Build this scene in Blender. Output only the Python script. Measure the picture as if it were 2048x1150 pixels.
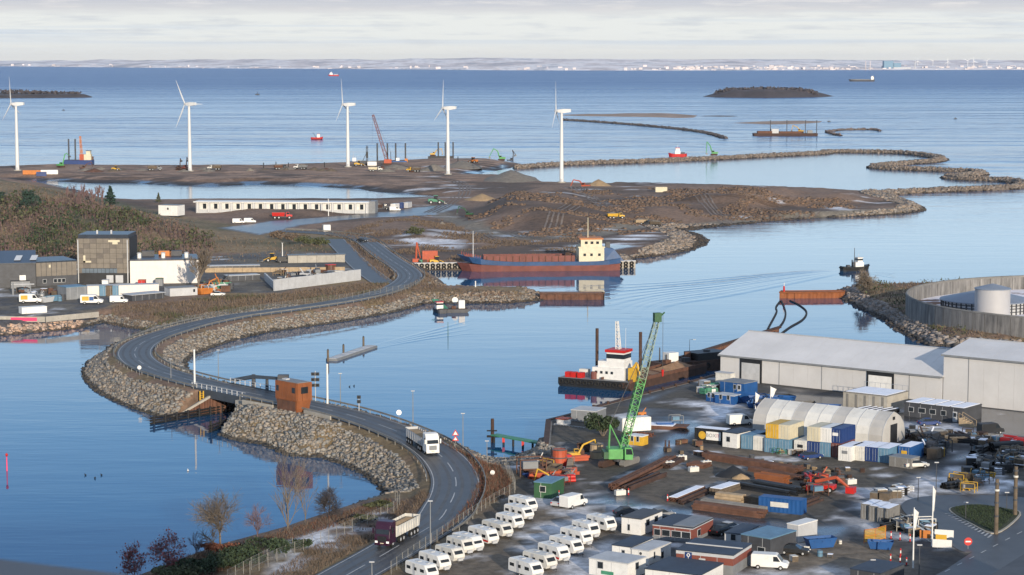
import bpy, bmesh, math, random
import numpy as np
from mathutils import Vector, Matrix, noise as mnoise
for o in list(bpy.data.objects): bpy.data.objects.remove(o)
scene = bpy.context.scene
C = scene.collection
RND = random.Random(11)
NR = np.random.default_rng(5)
PI = math.pi
# ------------------------------------------------------------ camera
CAMZ, FPX, HOR = 74.0, 4300.0, 118.0
PITCH = math.atan((575 - HOR) / FPX)
cd = bpy.data.cameras.new('camera'); cam = bpy.data.objects.new('camera', cd); C.objects.link(cam)
cam.location = (0, 0, CAMZ); cam.rotation_euler = (PI / 2 - PITCH, 0, 0)
cd.lens = 36 * FPX / 2048; cd.sensor_width = 36; cd.clip_start = 0.3; cd.clip_end = 120000
cd.dof.use_dof = True; cd.dof.focus_distance = 560; cd.dof.aperture_fstop = 8
scene.camera = cam
# ------------------------------------------------------------ sun and sky
SUN_EL, SUN_AZ = math.radians(11.5), math.radians(16)      # sun behind the viewer, a little to the right
ld = bpy.data.lights.new('sun', 'SUN'); ld.energy = 4.7; ld.angle = math.radians(0.53); ld.color = (1.0, .86, .68)
sun = bpy.data.objects.new('sun', ld); C.objects.link(sun)
tosun = Vector((math.sin(SUN_AZ) * math.cos(SUN_EL), -math.cos(SUN_AZ) * math.cos(SUN_EL), math.sin(SUN_EL)))
sun.rotation_euler = tosun.to_track_quat('Z', 'Y').to_euler(); sun.location = (60, -100, 200)
scene.view_settings.view_transform = 'Standard'; scene.view_settings.look = 'None'
scene.view_settings.exposure = 0.3; scene.view_settings.gamma = 1
world = bpy.data.worlds.new('World'); scene.world = world; world.use_nodes = True

def nodes_of(nt):
    for n in list(nt.nodes): nt.nodes.remove(n)
    def N(t, **kw):
        n = nt.nodes.new(t)
        for k, v in kw.items():
            if k.startswith('i_'):
                key = k[2:]; key = int(key) if key.isdigit() else key.replace('_', ' ')
                s = n.inputs[key]
                if hasattr(v, 'is_output') and v.is_output: nt.links.new(v, s)
                else: s.default_value = v
            else: setattr(n, k, v)
        return n
    def mth(op, a, b=None, c=None, clamp=False):
        n = nt.nodes.new('ShaderNodeMath'); n.operation = op; n.use_clamp = clamp
        for i, v in enumerate((a, b, c)):
            if v is None: continue
            if hasattr(v, 'is_output'): nt.links.new(v, n.inputs[i])
            else: n.inputs[i].default_value = v
        return n.outputs[0]
    def ramp(x, *st):
        n = nt.nodes.new('ShaderNodeValToRGB'); nt.links.new(x, n.inputs[0]); e = n.color_ramp.elements
        for i, (p, c) in enumerate(st):
            el = e[i] if i < 2 else e.new(p)
            el.position = p; el.color = c if len(c) == 4 else (*c, 1)
        return n.outputs[0]
    def mix(f, a, b, bt='MIX'):
        n = nt.nodes.new('ShaderNodeMix'); n.data_type = 'RGBA'; n.blend_type = bt
        for i, v in ((0, f), (6, a), (7, b)):
            if hasattr(v, 'is_output'): nt.links.new(v, n.inputs[i])
            elif i == 0: n.inputs[0].default_value = v
            else: n.inputs[i].default_value = v if len(v) == 4 else (*v, 1)
        return n.outputs[2]
    return N, mth, ramp, mix

def build_sky():
    nt = world.node_tree; N, mth, ramp, mix = nodes_of(nt)
    sky = N('ShaderNodeTexSky', sky_type='NISHITA', sun_disc=False, sun_elevation=SUN_EL, sun_rotation=PI - SUN_AZ,
            altitude=50, air_density=1.0, dust_density=0.6, ozone_density=2.0)
    tc = N('ShaderNodeTexCoord')
    sp = N('ShaderNodeSeparateXYZ', i_0=tc.outputs['Generated'])
    x, y, z = sp.outputs
    # streaky stratus low over the sea, in direction space stretched sideways
    mp = N('ShaderNodeMapping', i_0=tc.outputs['Generated'], i_3=(2.6, 2.6, 210.0))
    n1 = N('ShaderNodeTexNoise', i_Vector=mp.outputs[0], i_Scale=1.0, i_Detail=6.0, i_Roughness=0.6)
    mp2 = N('ShaderNodeMapping', i_0=tc.outputs['Generated'], i_3=(30.0, 30.0, 330.0))
    n2 = N('ShaderNodeTexNoise', i_Vector=mp2.outputs[0], i_Scale=1.0, i_Detail=7.0, i_Roughness=0.62)
    # low bank of heavier cloud from about 1.4 degrees up
    wob = mth('ADD', z, mth('MULTIPLY', mth('SUBTRACT', n2.outputs[0], 0.5), 0.0060))
    bank = ramp(wob, (0.0224, (0, 0, 0)), (0.0240, (1, 1, 1)), (0.036, (1, 1, 1)), (0.060, (0, 0, 0)))
    streak = ramp(n1.outputs[0], (0.46, (0, 0, 0)), (0.60, (1, 1, 1)))
    wisp = ramp(n2.outputs[0], (0.50, (0, 0, 0)), (0.70, (1, 1, 1)))
    pale = mix(streak, (8.0, 8.2, 8.0), (6.3, 7.0, 7.8))
    pale = mix(mth('MULTIPLY', wisp, 0.6), pale, (5.6, 6.0, 6.6))
    veil = ramp(z, (0.0, (8.0, 7.9, 7.5)), (0.006, (7.8, 7.8, 7.5)))
    low = mix(ramp(z, (0.002, (0, 0, 0)), (0.010, (1, 1, 1))), veil, pale)
    bcol = mix(wisp, (5.6, 5.6, 6.1), (8.0, 7.7, 7.5))
    low = mix(bank, low, bcol)
    # clear blue higher up; overhead clouds, out of view, thickened to lift the shade
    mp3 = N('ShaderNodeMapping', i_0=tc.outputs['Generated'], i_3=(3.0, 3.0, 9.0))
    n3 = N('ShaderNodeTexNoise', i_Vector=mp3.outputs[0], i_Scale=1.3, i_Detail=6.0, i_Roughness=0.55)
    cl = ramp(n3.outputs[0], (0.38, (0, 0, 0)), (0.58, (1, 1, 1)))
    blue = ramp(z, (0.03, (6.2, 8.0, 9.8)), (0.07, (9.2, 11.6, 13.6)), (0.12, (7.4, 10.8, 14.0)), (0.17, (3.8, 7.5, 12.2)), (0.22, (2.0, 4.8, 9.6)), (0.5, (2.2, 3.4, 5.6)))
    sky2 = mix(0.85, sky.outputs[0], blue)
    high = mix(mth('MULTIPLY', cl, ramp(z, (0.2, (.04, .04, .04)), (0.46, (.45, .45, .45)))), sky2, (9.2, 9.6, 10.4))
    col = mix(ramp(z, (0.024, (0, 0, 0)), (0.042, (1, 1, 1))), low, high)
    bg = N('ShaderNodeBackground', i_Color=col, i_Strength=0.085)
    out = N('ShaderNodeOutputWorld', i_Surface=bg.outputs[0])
build_sky()

# ------------------------------------------------------------ picture to place
cp, sp_ = math.cos(PITCH), math.sin(PITCH)
def G(u, v, z=0.0):
    a, b = (u - 1024) / FPX, -(v - 575) / FPX
    dx, dy, dz = a, cp + b * sp_, -sp_ + b * cp
    t = (z - CAMZ) / dz
    return (dx * t, dy * t)
def pix(x, y, z):
    dz = z - CAMZ; f = y * cp - dz * sp_; b = y * sp_ + dz * cp
    return (1024 + FPX * x / f, 575 - FPX * b / f)
def hgt(u, vb, vt, z=0.0):
    """height of something standing at pixel (u, vb) whose top shows at vt"""
    x, y = G(u, vb, z); b = -(vt - 575) / FPX
    t = y / (cp + b * sp_)
    return CAMZ + t * (-sp_ + b * cp) - z
def lin(r, g, b):
    f = lambda c: ((c / 255 + .055) / 1.055) ** 2.4 if c > 10 else c / 255 / 12.92
    return (f(r), f(g), f(b))

# ------------------------------------------------------------ materials
MATS = {}
def mat(name, col, rough=.65, metal=0., var=.18, scale=.6, bump=0., dirt=0., emit=None, dirtcol=(.06, .05, .04), spec=.4):
    if name in MATS: return MATS[name]
    m = bpy.data.materials.new(name); m.use_nodes = True; MATS[name] = m
    N, mth, ramp, mix = nodes_of(m.node_tree)
    geo = N('ShaderNodeTexCoord')
    n1 = N('ShaderNodeTexNoise', i_Vector=geo.outputs['Object'], i_Scale=scale, i_Detail=6.0, i_Roughness=.65)
    lo = tuple(c * (1 - var) for c in col); hi = tuple(min(1, c * (1 + var)) for c in col)
    c = mix(ramp(n1.outputs[0], (.32, (0, 0, 0)), (.68, (1, 1, 1))), lo, hi)
    if dirt:
        n2 = N('ShaderNodeTexNoise', i_Vector=geo.outputs['Object'], i_Scale=scale * 2.3, i_Detail=8.0, i_Roughness=.75)
        d = ramp(n2.outputs[0], (.5, (0, 0, 0)), (.72, (1, 1, 1)))
        c = mix(mth('MULTIPLY', d, dirt), c, dirtcol)
    b = N('ShaderNodeBsdfPrincipled', i_Base_Color=c, i_Roughness=rough, i_Metallic=metal)
    b.inputs['Specular IOR Level'].default_value = spec
    if emit: b.inputs['Emission Color'].default_value = (*emit[0], 1); b.inputs['Emission Strength'].default_value = emit[1]
    if bump:
        n3 = N('ShaderNodeTexNoise', i_Vector=geo.outputs['Object'], i_Scale=scale * 8, i_Detail=6.0)
        bp = N('ShaderNodeBump', i_Strength=bump, i_Distance=.1, i_Height=n3.outputs[0]); m.node_tree.links.new(bp.outputs[0], b.inputs['Normal'])
    N('ShaderNodeOutputMaterial', i_Surface=b.outputs[0])
    return m
def K(n): return MATS[n]
for a in [('white_paint', (.64, .635, .61), .5, 0, .08, .5, 0, .2), ('dirty_white', (.55, .54, .5), .6, 0, .12, .6, 0, .3), ('cream', (.52, .47, .34), .6, 0, .1, .5, 0, .2),
          ('black', (.015, .016, .018), .5, 0, .3), ('dark_grey', (.05, .053, .06), .6, 0, .25, .5, 0, .1), ('mid_grey', (.18, .19, .2), .6, 0, .15, .5, 0, .15), ('light_grey', (.4, .41, .42), .6, 0, .1, .4, 0, .15),
          ('rubber', (.012, .012, .012), .85, 0, .3), ('glass_dark', (.02, .025, .03), .12, 0, .2), ('window_grey', (.12, .15, .18), .15, 0, .2),
          ('rust', (.105, .05, .032), .85, 0, .35, .7, .2, .4), ('rust_dark', (.055, .03, .022), .85, 0, .35, .7, .2, .3), ('corten', (.21, .07, .024), .8, 0, .2, .5, .1, .15),
          ('hull_red', (.15, .05, .04), .7, 0, .25, .25, 0, .35), ('ship_blue', (.018, .06, .15), .55, 0, .2, .3, 0, .25, None, (.12, .06, .04)), ('blue', (.012, .07, .22), .5, 0, .15, .6, 0, .12), ('deep_blue', (.012, .035, .13), .5, 0, .15, .6, 0, .12),
          ('steel_blue', (.10, .2, .29), .55, 0, .15, .6, 0, .2), ('green_machine', (.08, .29, .08), .55, 0, .2, .6, 0, .3), ('dark_green', (.03, .09, .04), .6, 0, .2, .6, 0, .2), ('teal_green', (.05, .2, .12), .6, 0, .2),
          ('yellow', (.52, .31, .03), .55, 0, .18, .6, 0, .25), ('orange', (.44, .15, .03), .6, 0, .2, .6, 0, .3), ('orange_red', (.36, .07, .03), .6, 0, .2, .6, 0, .3), ('red', (.42, .015, .012), .5, 0, .12, .6, 0, .1), ('maroon', (.03, .007, .022), .35, 0, .15, .5, 0, .05),
          ('brick_red', (.17, .05, .035), .7, 0, .15, .6, 0, .1), ('concrete', (.32, .30, .26), .85, 0, .15, .35, .1, .3), ('concrete_dark', (.17, .165, .155), .9, 0, .2, .3, .1, .4), ('galv', (.32, .34, .36), .45, .5, .1), ('steel', (.13, .13, .13), .5, .5, .2),
          ('timber', (.11, .085, .06), .85, 0, .3, 1., .1), ('black_timber', (.012, .012, .013), .7, 0, .3), ('pale_timber', (.33, .25, .16), .8, 0, .2, 1.), ('roof_blue', (.022, .033, .055), .6, 0, .25, .5, 0, .15, None, (.12, .13, .15)),
          ('snow', (.74, .77, .84), .7, 0, .08, .8, .2), ('tarp_white', (.6, .59, .55), .6, 0, .08, .3, 0, .2), ('sand', (.30, .21, .12), .95, 0, .2, .8, .3), ('gravel_pile', (.17, .15, .125), .95, 0, .25, .5, .4), ('lamp_white', (.8, .8, .78), .4, 0, .02), ('pink_mark', (.7, .05, .14), .5, 0, .05)]:
    k = dict(zip(('name', 'col', 'rough', 'metal', 'var', 'scale', 'bump', 'dirt', 'emit', 'dirtcol'), a)); mat(**k)

# ------------------------------------------------------------ mesh builder
class MB:
    def __init__(s): s.v = []; s.f = []
    def add(s, vs, fs):
        n = len(s.v); s.v += [tuple(p) for p in vs]; s.f += [tuple(i + n for i in f) for f in fs]; return s
    def box(s, x0, x1, y0, y1, z0, z1, rz=0, o=None):
        p = [(x, y, z) for z in (z0, z1) for x, y in ((x0, y0), (x1, y0), (x1, y1), (x0, y1))]
        if rz:
            cx, cy = o or ((x0 + x1) / 2, (y0 + y1) / 2); c, n = math.cos(rz), math.sin(rz)
            p = [(cx + (x - cx) * c - (y - cy) * n, cy + (x - cx) * n + (y - cy) * c, z) for x, y, z in p]
        return s.add(p, [(3, 2, 1, 0), (4, 5, 6, 7), (0, 1, 5, 4), (1, 2, 6, 5), (2, 3, 7, 6), (3, 0, 4, 7)])
    def cb(s, cx, cy, z0, sx, sy, sz, rz=0): return s.box(cx - sx / 2, cx + sx / 2, cy - sy / 2, cy + sy / 2, z0, z0 + sz, rz)
    def prism(s, pts, z0, z1):
        n = len(pts); a = sum(pts[i][0] * pts[(i + 1) % n][1] - pts[(i + 1) % n][0] * pts[i][1] for i in range(n))
        if a < 0: pts = pts[::-1]
        return s.add([(*p[:2], z0) for p in pts] + [(*p[:2], z1) for p in pts], [tuple(range(n))[::-1], tuple(range(n, 2 * n))] + [(i, (i + 1) % n, n + (i + 1) % n, n + i) for i in range(n)])
    def ext(s, prof, y0, y1, inset=0):
        """(x,z) outline extruded along y"""
        n = len(prof); a = sum(prof[i][0] * prof[(i + 1) % n][1] - prof[(i + 1) % n][0] * prof[i][1] for i in range(n))
        if a < 0: prof = prof[::-1]
        return s.add([(x, y0, z) for x, z in prof] + [(x, y1, z) for x, z in prof], [tuple(range(n)), tuple(range(n, 2 * n))[::-1]] + [(i, n + i, n + (i + 1) % n, (i + 1) % n) for i in range(n)])
    def cyl(s, p, q, r0, r1=None, n=8, cap=True):
        r1 = r0 if r1 is None else r1; p, q = Vector(p), Vector(q); d = (q - p)
        if d.length < 1e-6: return s
        d.normalize(); a = d.orthogonal().normalized(); b = d.cross(a)
        vs = [p + (a * math.cos(2 * PI * i / n) + b * math.sin(2 * PI * i / n)) * r0 for i in range(n)] + [q + (a * math.cos(2 * PI * i / n) + b * math.sin(2 * PI * i / n)) * r1 for i in range(n)]
        fs = [(i, (i + 1) % n, n + (i + 1) % n, n + i) for i in range(n)]
        if cap: fs += [tuple(range(n))[::-1], tuple(range(n, 2 * n))]
        return s.add(vs, fs)
    def tube(s, pts, r, n=6):
        for a, b in zip(pts, pts[1:]): s.cyl(a, b, r, r, n)
        return s
    def lathe(s, prof, n=24, o=(0, 0)):
        m = len(prof); vs = [(o[0] + r * math.cos(2 * PI * j / n), o[1] + r * math.sin(2 * PI * j / n), z) for j in range(n) for r, z in prof]
        return s.add(vs, [(j * m + i, ((j + 1) % n) * m + i, ((j + 1) % n) * m + i + 1, j * m + i + 1) for j in range(n) for i in range(m - 1)])
    def torus(s, c, axis, R, r, n=12, m=6):
        ax = Vector(axis).normalized(); a = ax.orthogonal().normalized(); b = ax.cross(a); c = Vector(c); vs = []
        for i in range(n):
            d = a * math.cos(2 * PI * i / n) + b * math.sin(2 * PI * i / n)
            for j in range(m): vs.append(c + d * (R + r * math.cos(2 * PI * j / m)) + ax * (r * math.sin(2 * PI * j / m)))
        return s.add(vs, [(i * m + j, ((i + 1) % n) * m + j, ((i + 1) % n) * m + (j + 1) % m, i * m + (j + 1) % m) for i in range(n) for j in range(m)])
    def lattice(s, p, q, w0, w1, n, r):
        """square lattice boom from p to q"""
        p, q = Vector(p), Vector(q); d = (q - p).normalized(); a = d.cross(Vector((0, 0, 1))); a = a.normalized() if a.length > .01 else Vector((1, 0, 0)); b = d.cross(a)
        def ring(t): w = (w0 + (w1 - w0) * t) / 2; c = p.lerp(q, t); return [c + a * w + b * w, c - a * w + b * w, c - a * w - b * w, c + a * w - b * w]
        for i in range(n):
            A, B = ring(i / n), ring((i + 1) / n)
            for k in range(4):
                s.cyl(A[k], B[k], r, r, 4, False); s.cyl(A[k], B[(k + 1) % 4] if i % 2 else A[(k + 1) % 4], r * .6, r * .6, 4, False); s.cyl(A[(k + 1) % 4], B[k], r * .6, r * .6, 4, False)
        return s
    def mesh(s, name, m=None, smooth=False):
        me = bpy.data.meshes.new(name); me.from_pydata(s.v, [], s.f)
        if m: me.materials.append(K(m) if isinstance(m, str) else m)
        if smooth: me.shade_smooth()
        return me
    def build(s, name, m, parent=None, loc=None, rz=0, smooth=False, kind=None, bevel=0):
        o = bpy.data.objects.new(name, s.mesh(name, m, smooth)); C.objects.link(o)
        if parent: o.parent = parent
        if loc: o.location = loc
        if rz: o.rotation_euler.z = rz
        if kind: o['kind'] = kind
        if bevel: b = o.modifiers.new('bevel', 'BEVEL'); b.width = bevel; b.segments = 2; b.limit_method = 'ANGLE'
        return o
def npmesh(name, V, F, m, kind=None, parent=None, smooth=False, col=None):
    """big mesh from arrays; F is (n,k)"""
    me = bpy.data.meshes.new(name); V = np.asarray(V, np.float32); F = np.asarray(F, np.int32); n, k = F.shape
    me.vertices.add(len(V)); me.vertices.foreach_set('co', V.ravel()); me.loops.add(n * k); me.loops.foreach_set('vertex_index', F.ravel())
    me.polygons.add(n); me.polygons.foreach_set('loop_start', np.arange(n, dtype=np.int32) * k); me.polygons.foreach_set('loop_total', np.full(n, k, np.int32))
    me.update(calc_edges=True)
    if smooth: me.shade_smooth()
    if col is not None:
        at = me.color_attributes.new('Col', 'FLOAT_COLOR', 'POINT'); at.data.foreach_set('color', np.asarray(col, np.float32).ravel())
    me.materials.append(K(m) if isinstance(m, str) else m)
    o = bpy.data.objects.new(name, me); C.objects.link(o)
    if kind: o['kind'] = kind
    if parent: o.parent = parent
    return o
def tag(o, label, cat, group=None):
    o['label'] = label; o['category'] = cat
    if group: o['group'] = group
    return o
def thing(name, label, cat, loc=(0, 0, 0), rz=0, group=None):
    o = bpy.data.objects.new(name, None); C.objects.link(o); o.location = loc; o.rotation_euler = (0, 0, rz); o.empty_display_size = .5
    return tag(o, label, cat, group)
KIDS = {}
def kids(o):
    return [c for c in bpy.data.objects if c.parent == o]
def copy_tree(o, label, loc, rz=0, group=None, recol=None):
    """copy a thing with its parts and sub-parts; recol swaps materials on the copies"""
    if o.name not in KIDS:
        KIDS[o.name] = [(c, kids(c)) for c in kids(o)]
    r = o.copy(); C.objects.link(r); r.location = loc; r.rotation_euler = (0, 0, rz); r['label'] = label
    if group: r['group'] = group
    def cp(c, par):
        d = c.copy(); C.objects.link(d); d.parent = par
        if recol and c.data and c.data.materials and c.data.materials[0].name in recol:
            key = ('rc', c.data.name, recol[c.data.materials[0].name])
            if key not in KIDS:
                me = c.data.copy(); me.materials[0] = K(recol[c.data.materials[0].name]); KIDS[key] = me
            d.data = KIDS[key]
        return d
    for c, gs in KIDS[o.name]:
        d = cp(c, r)
        for g in gs: cp(g, d)
    return r
ORD = ['first', 'second', 'third', 'fourth', 'fifth', 'sixth', 'seventh', 'eighth', 'ninth', 'tenth', 'eleventh', 'twelfth', 'thirteenth', 'fourteenth', 'fifteenth', 'sixteenth']
def struct(o): o['kind'] = 'structure'; return o
# ------------------------------------------------------------ the lie of the land
def W(p):
    if p[0] == 'w': return (p[1], p[2])
    return G(*p)
def ring(pts): return np.array([W(p) for p in pts])
def sdist(x, y, rings):
    """signed distance to the shore, positive on land"""
    x = np.asarray(x, float); y = np.asarray(y, float)
    if x.size == 1:
        px, py = float(x.ravel()[0]), float(y.ravel()[0]); best = 1e18; ins = False
        for r in rings:
            a, b = r, np.roll(r, -1, 0); e = b - a; t = np.clip(((px - a[:, 0]) * e[:, 0] + (py - a[:, 1]) * e[:, 1]) / ((e * e).sum(1) + 1e-9), 0, 1)
            best = min(best, float(((px - a[:, 0] - t * e[:, 0]) ** 2 + (py - a[:, 1] - t * e[:, 1]) ** 2).min()))
            with np.errstate(all='ignore'): c = ((a[:, 1] > py) != (b[:, 1] > py)) & (px < e[:, 0] * (py - a[:, 1]) / np.where(e[:, 1] == 0, 1e-12, e[:, 1]) + a[:, 0])
            ins ^= bool(c.sum() % 2)
        return np.full(x.shape, math.sqrt(best) * (1 if ins else -1))
    d2 = np.full(x.shape, 1e18); ins = np.zeros(x.shape, bool)
    for r in rings:
        for (x0, y0), (x1, y1) in zip(r, np.roll(r, -1, 0)):
            ex, ey = x1 - x0, y1 - y0; L = ex * ex + ey * ey + 1e-9
            t = np.clip(((x - x0) * ex + (y - y0) * ey) / L, 0, 1)
            d2 = np.minimum(d2, (x - x0 - t * ex) ** 2 + (y - y0 - t * ey) ** 2)
            if y0 != y1: ins ^= ((y0 > y) != (y1 > y)) & (x < ex * (y - y0) / ey + x0)
    return np.where(ins, 1, -1) * np.sqrt(d2)
def ndist(x, y, line):
    """distance to a 3d polyline and its height there"""
    if np.size(x) == 1:
        L = np.asarray(line); a, b = L[:-1], L[1:]; e = b - a; px, py = float(np.ravel(x)[0]), float(np.ravel(y)[0])
        t = np.clip(((px - a[:, 0]) * e[:, 0] + (py - a[:, 1]) * e[:, 1]) / (e[:, 0] ** 2 + e[:, 1] ** 2 + 1e-9), 0, 1); d = np.hypot(px - a[:, 0] - t * e[:, 0], py - a[:, 1] - t * e[:, 1]); i = d.argmin()
        return np.full(np.shape(x), d[i]), np.full(np.shape(x), a[i, 2] + t[i] * e[i, 2])
    best = np.full(np.shape(x), 1e9); bz = np.zeros(np.shape(x))
    for (x0, y0, z0), (x1, y1, z1) in zip(line, line[1:]):
        ex, ey = x1 - x0, y1 - y0; t = np.clip(((x - x0) * ex + (y - y0) * ey) / (ex * ex + ey * ey + 1e-9), 0, 1)
        d = np.hypot(x - x0 - t * ex, y - y0 - t * ey); k = d < best
        best = np.where(k, d, best); bz = np.where(k, z0 + t * (z1 - z0), bz)
    return best, bz
def vnoise(x, y, s, seed=0, oct=4):
    """value noise in arrays, about 0..1"""
    out = 0; amp = .5; tot = 0
    for o in range(oct):
        xs, ys = np.asarray(x) / s * 2 ** o + seed * 17.3, np.asarray(y) / s * 2 ** o + seed * 9.1
        xi, yi = np.floor(xs).astype(np.int64), np.floor(ys).astype(np.int64); fx, fy = xs - xi, ys - yi
        fx, fy = fx * fx * (3 - 2 * fx), fy * fy * (3 - 2 * fy)
        def h(a, b):
            n = (a * 374761393 + b * 668265263 + seed * 1442695 + o * 31337) & 0x7fffffff
            n = ((n ^ (n >> 13)) * 1274126177) & 0x7fffffff
            return ((n ^ (n >> 16)) & 0xffff) / 65535.
        out = out + amp * ((h(xi, yi) * (1 - fx) + h(xi + 1, yi) * fx) * (1 - fy) + (h(xi, yi + 1) * (1 - fx) + h(xi + 1, yi + 1) * fx) * fy); tot += amp; amp *= .5
    return out / tot
def smooth(pts, n=8, closed=False):
    """Catmull-Rom through points"""
    P = [np.array(p, float) for p in pts]; out = []
    m = len(P)
    for i in range(m if closed else m - 1):
        p0, p1, p2, p3 = (P[(i + k) % m] if closed else P[min(max(i + k, 0), m - 1)] for k in (-1, 0, 1, 2))
        for j in range(n):
            t = j / n; out.append(.5 * ((2 * p1) + (p2 - p0) * t + (2 * p0 - 5 * p1 + 4 * p2 - p3) * t * t + (3 * p1 - p0 - 3 * p2 + p3) * t ** 3))
    if not closed: out.append(P[-1])
    return out

NORTH = ring([(-330, 338), (0, 337), (100, 334), (400, 335), (520, 334), (620, 331), (700, 328), (860, 321), (960, 321), (1010, 322), (1045, 328), (1020, 337), (985, 343), (942, 350), (970, 354), (1024, 352),
    (1084, 366), (1119, 369), (1211, 370), (1374, 374), (1536, 380), (1700, 386), (1735, 388), (1771, 390), (1811, 402), (1845, 415), (1848, 421), (1811, 427), (1736, 432), (1636, 436), (1536, 442), (1450, 451), (1359, 461), (1386, 468),
    (1404, 480), (1400, 490), (1379, 500), (1324, 511), (1264, 517), (1270, 536), (915, 541), (825, 541), (847, 546), (862, 557), (892, 583), (1024, 586), (1085, 588), (1085, 600), (1022, 606), (912, 607), (874, 606), (800, 610), (687, 630), (562, 646),
    (511, 657), (425, 677), (375, 702), (355, 720), (362, 742), (395, 757), (440, 775), (520, 806), (487, 812), (375, 827), (362, 829), (325, 832), (300, 827), (250, 807), (212, 790), (185, 770), (176, 747), (190, 720), (225, 692), (270, 672), (305, 661), (260, 656),
    (205, 645), (157, 657), (80, 664), (0, 672), (-250, 690)])
LAGOON = ring([(40, 361), (110, 369), (175, 384), (210, 398), (300, 404), (420, 402), (560, 402), (740, 401), (905, 398), (880, 393), (800, 387), (740, 383), (720, 378), (600, 371), (512, 368), (440, 372), (330, 370), (250, 366), (170, 366), (100, 362)])
SOUTH = ring([(447, 867), (490, 841), (573, 828), (640, 838), (760, 868), (880, 912), (975, 928), (1007, 931), (1024, 915), (1060, 905), (1091, 893), (1096, 842, 2.2), (1144, 830, 2.2), (1184, 817, 2.2), (1229, 805, 2.2), (1299, 785, 2.2), (1399, 760, 2.2), (1434, 750, 2.2),
    ('w', 64, 512), ('w', 230, 382), ('w', 270, 330), ('w', 270, 240), ('w', -70, 240), (190, 1210), (250, 1160), (325, 1132), (375, 1112), (440, 1095), (512, 1075), (562, 1057), (632, 1034), (735, 1003), (777, 992), (784, 987), (762, 955), (712, 927), (637, 908), (552, 897), (512, 887)])
EAST = ring([(1676, 581), (1756, 578), (1791, 578), ('w', 150, 700), ('w', 230, 760), ('w', 360, 740), ('w', 360, 430), (2200, 712), (2047, 702), (1900, 694), (1851, 690), (1816, 670), (1783, 650), (1773, 642), (1711, 612), (1676, 592)])
ROADPX = [(560, 462, 3), (612, 464, 3), (655, 467, 3), (690, 471, 3), (716, 476, 3.2), (737, 486, 3.5), (757, 502, 3.6), (782, 520, 3.6), (807, 536, 3.6), (820, 550, 3.6), (812, 563, 3.6), (787, 577, 3.6), (737, 592, 3.6), (662, 606, 3.6), (587, 617, 3.6), (512, 627, 3.6), (475, 632, 3.6), (400, 647, 3.6), (337, 665, 3.6),
    (295, 680, 3.6), (272, 697, 3.7), (272, 715, 3.9), (300, 735, 4.2), (350, 752, 4.6), (412, 768, 4.9), (462, 778, 5), (510, 788, 5), (562, 799, 5), (637, 815, 5), (687, 827, 4.9), (737, 842, 4.8), (787, 860, 4.5), (844, 885, 4.2), (881, 911, 3.9), (903, 937, 3.7), (912, 962, 3.6), (909, 987, 3.5), (897, 1012, 3.4), (876, 1042, 3.3), (819, 1078, 3.2), (762, 1112, 3.1), (712, 1140, 3), (640, 1180, 3), (520, 1240, 3)]
ROAD = [tuple(p) for p in smooth([(*G(u, v, z), z) for u, v, z in ROADPX], 5)]
IB = [min(range(len(ROAD)), key=lambda i: math.hypot(ROAD[i][0] - a, ROAD[i][1] - b)) for a, b in (G(428, 771, 5), G(516, 789, 5))]
ROAD_N, ROAD_S = ROAD[:IB[0] + 1], ROAD[IB[1]:]
# raised and sunk features on the land: outline, height, edge slope
def feat(pts, h, slope, z=3): return (ring([(u, v, z) for u, v in pts]), h, slope)
FEAT_N = [feat([(915, 452), (930, 418), (985, 396), (1130, 382), (1300, 379), (1500, 380), (1680, 388), (1780, 397), (1700, 408), (1560, 412), (1440, 426), (1340, 444), (1230, 458), (1060, 464)], 3.6, .2),
          feat([(1040, 455), (960, 440), (975, 412), (1060, 398), (1150, 395), (1200, 410), (1190, 430), (1220, 446), (1150, 458)], 3.6, .25),
          feat([(1440, 418), (1350, 415), (1400, 398), (1500, 392), (1620, 396), (1560, 412), (1480, 424)], 2.6, .22),
          feat([(-200, 372), (30, 366), (120, 380), (200, 394), (300, 420), (440, 455), (400, 485), (250, 500), (90, 500), (-200, 500)], 11, .16),
          feat([(-200, 372), (20, 368), (110, 385), (160, 420), (60, 470), (-200, 470)], 5, .12),
          feat([(560, 490), (640, 470), (660, 480), (640, 500), (580, 505)], 1.2, .15),
          feat([(640, 455), (700, 440), (860, 430), (930, 460), (900, 482), (800, 478), (700, 466)], 1.6, .1),
          feat([(430, 422), (600, 418), (720, 420), (640, 433), (480, 440)], 2.0, .15)]
FLAT_N = [feat([(-200, 515), (160, 515), (560, 505), (700, 512), (740, 560), (560, 590), (300, 605), (100, 650), (-200, 660)], 0, 1)]
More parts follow.
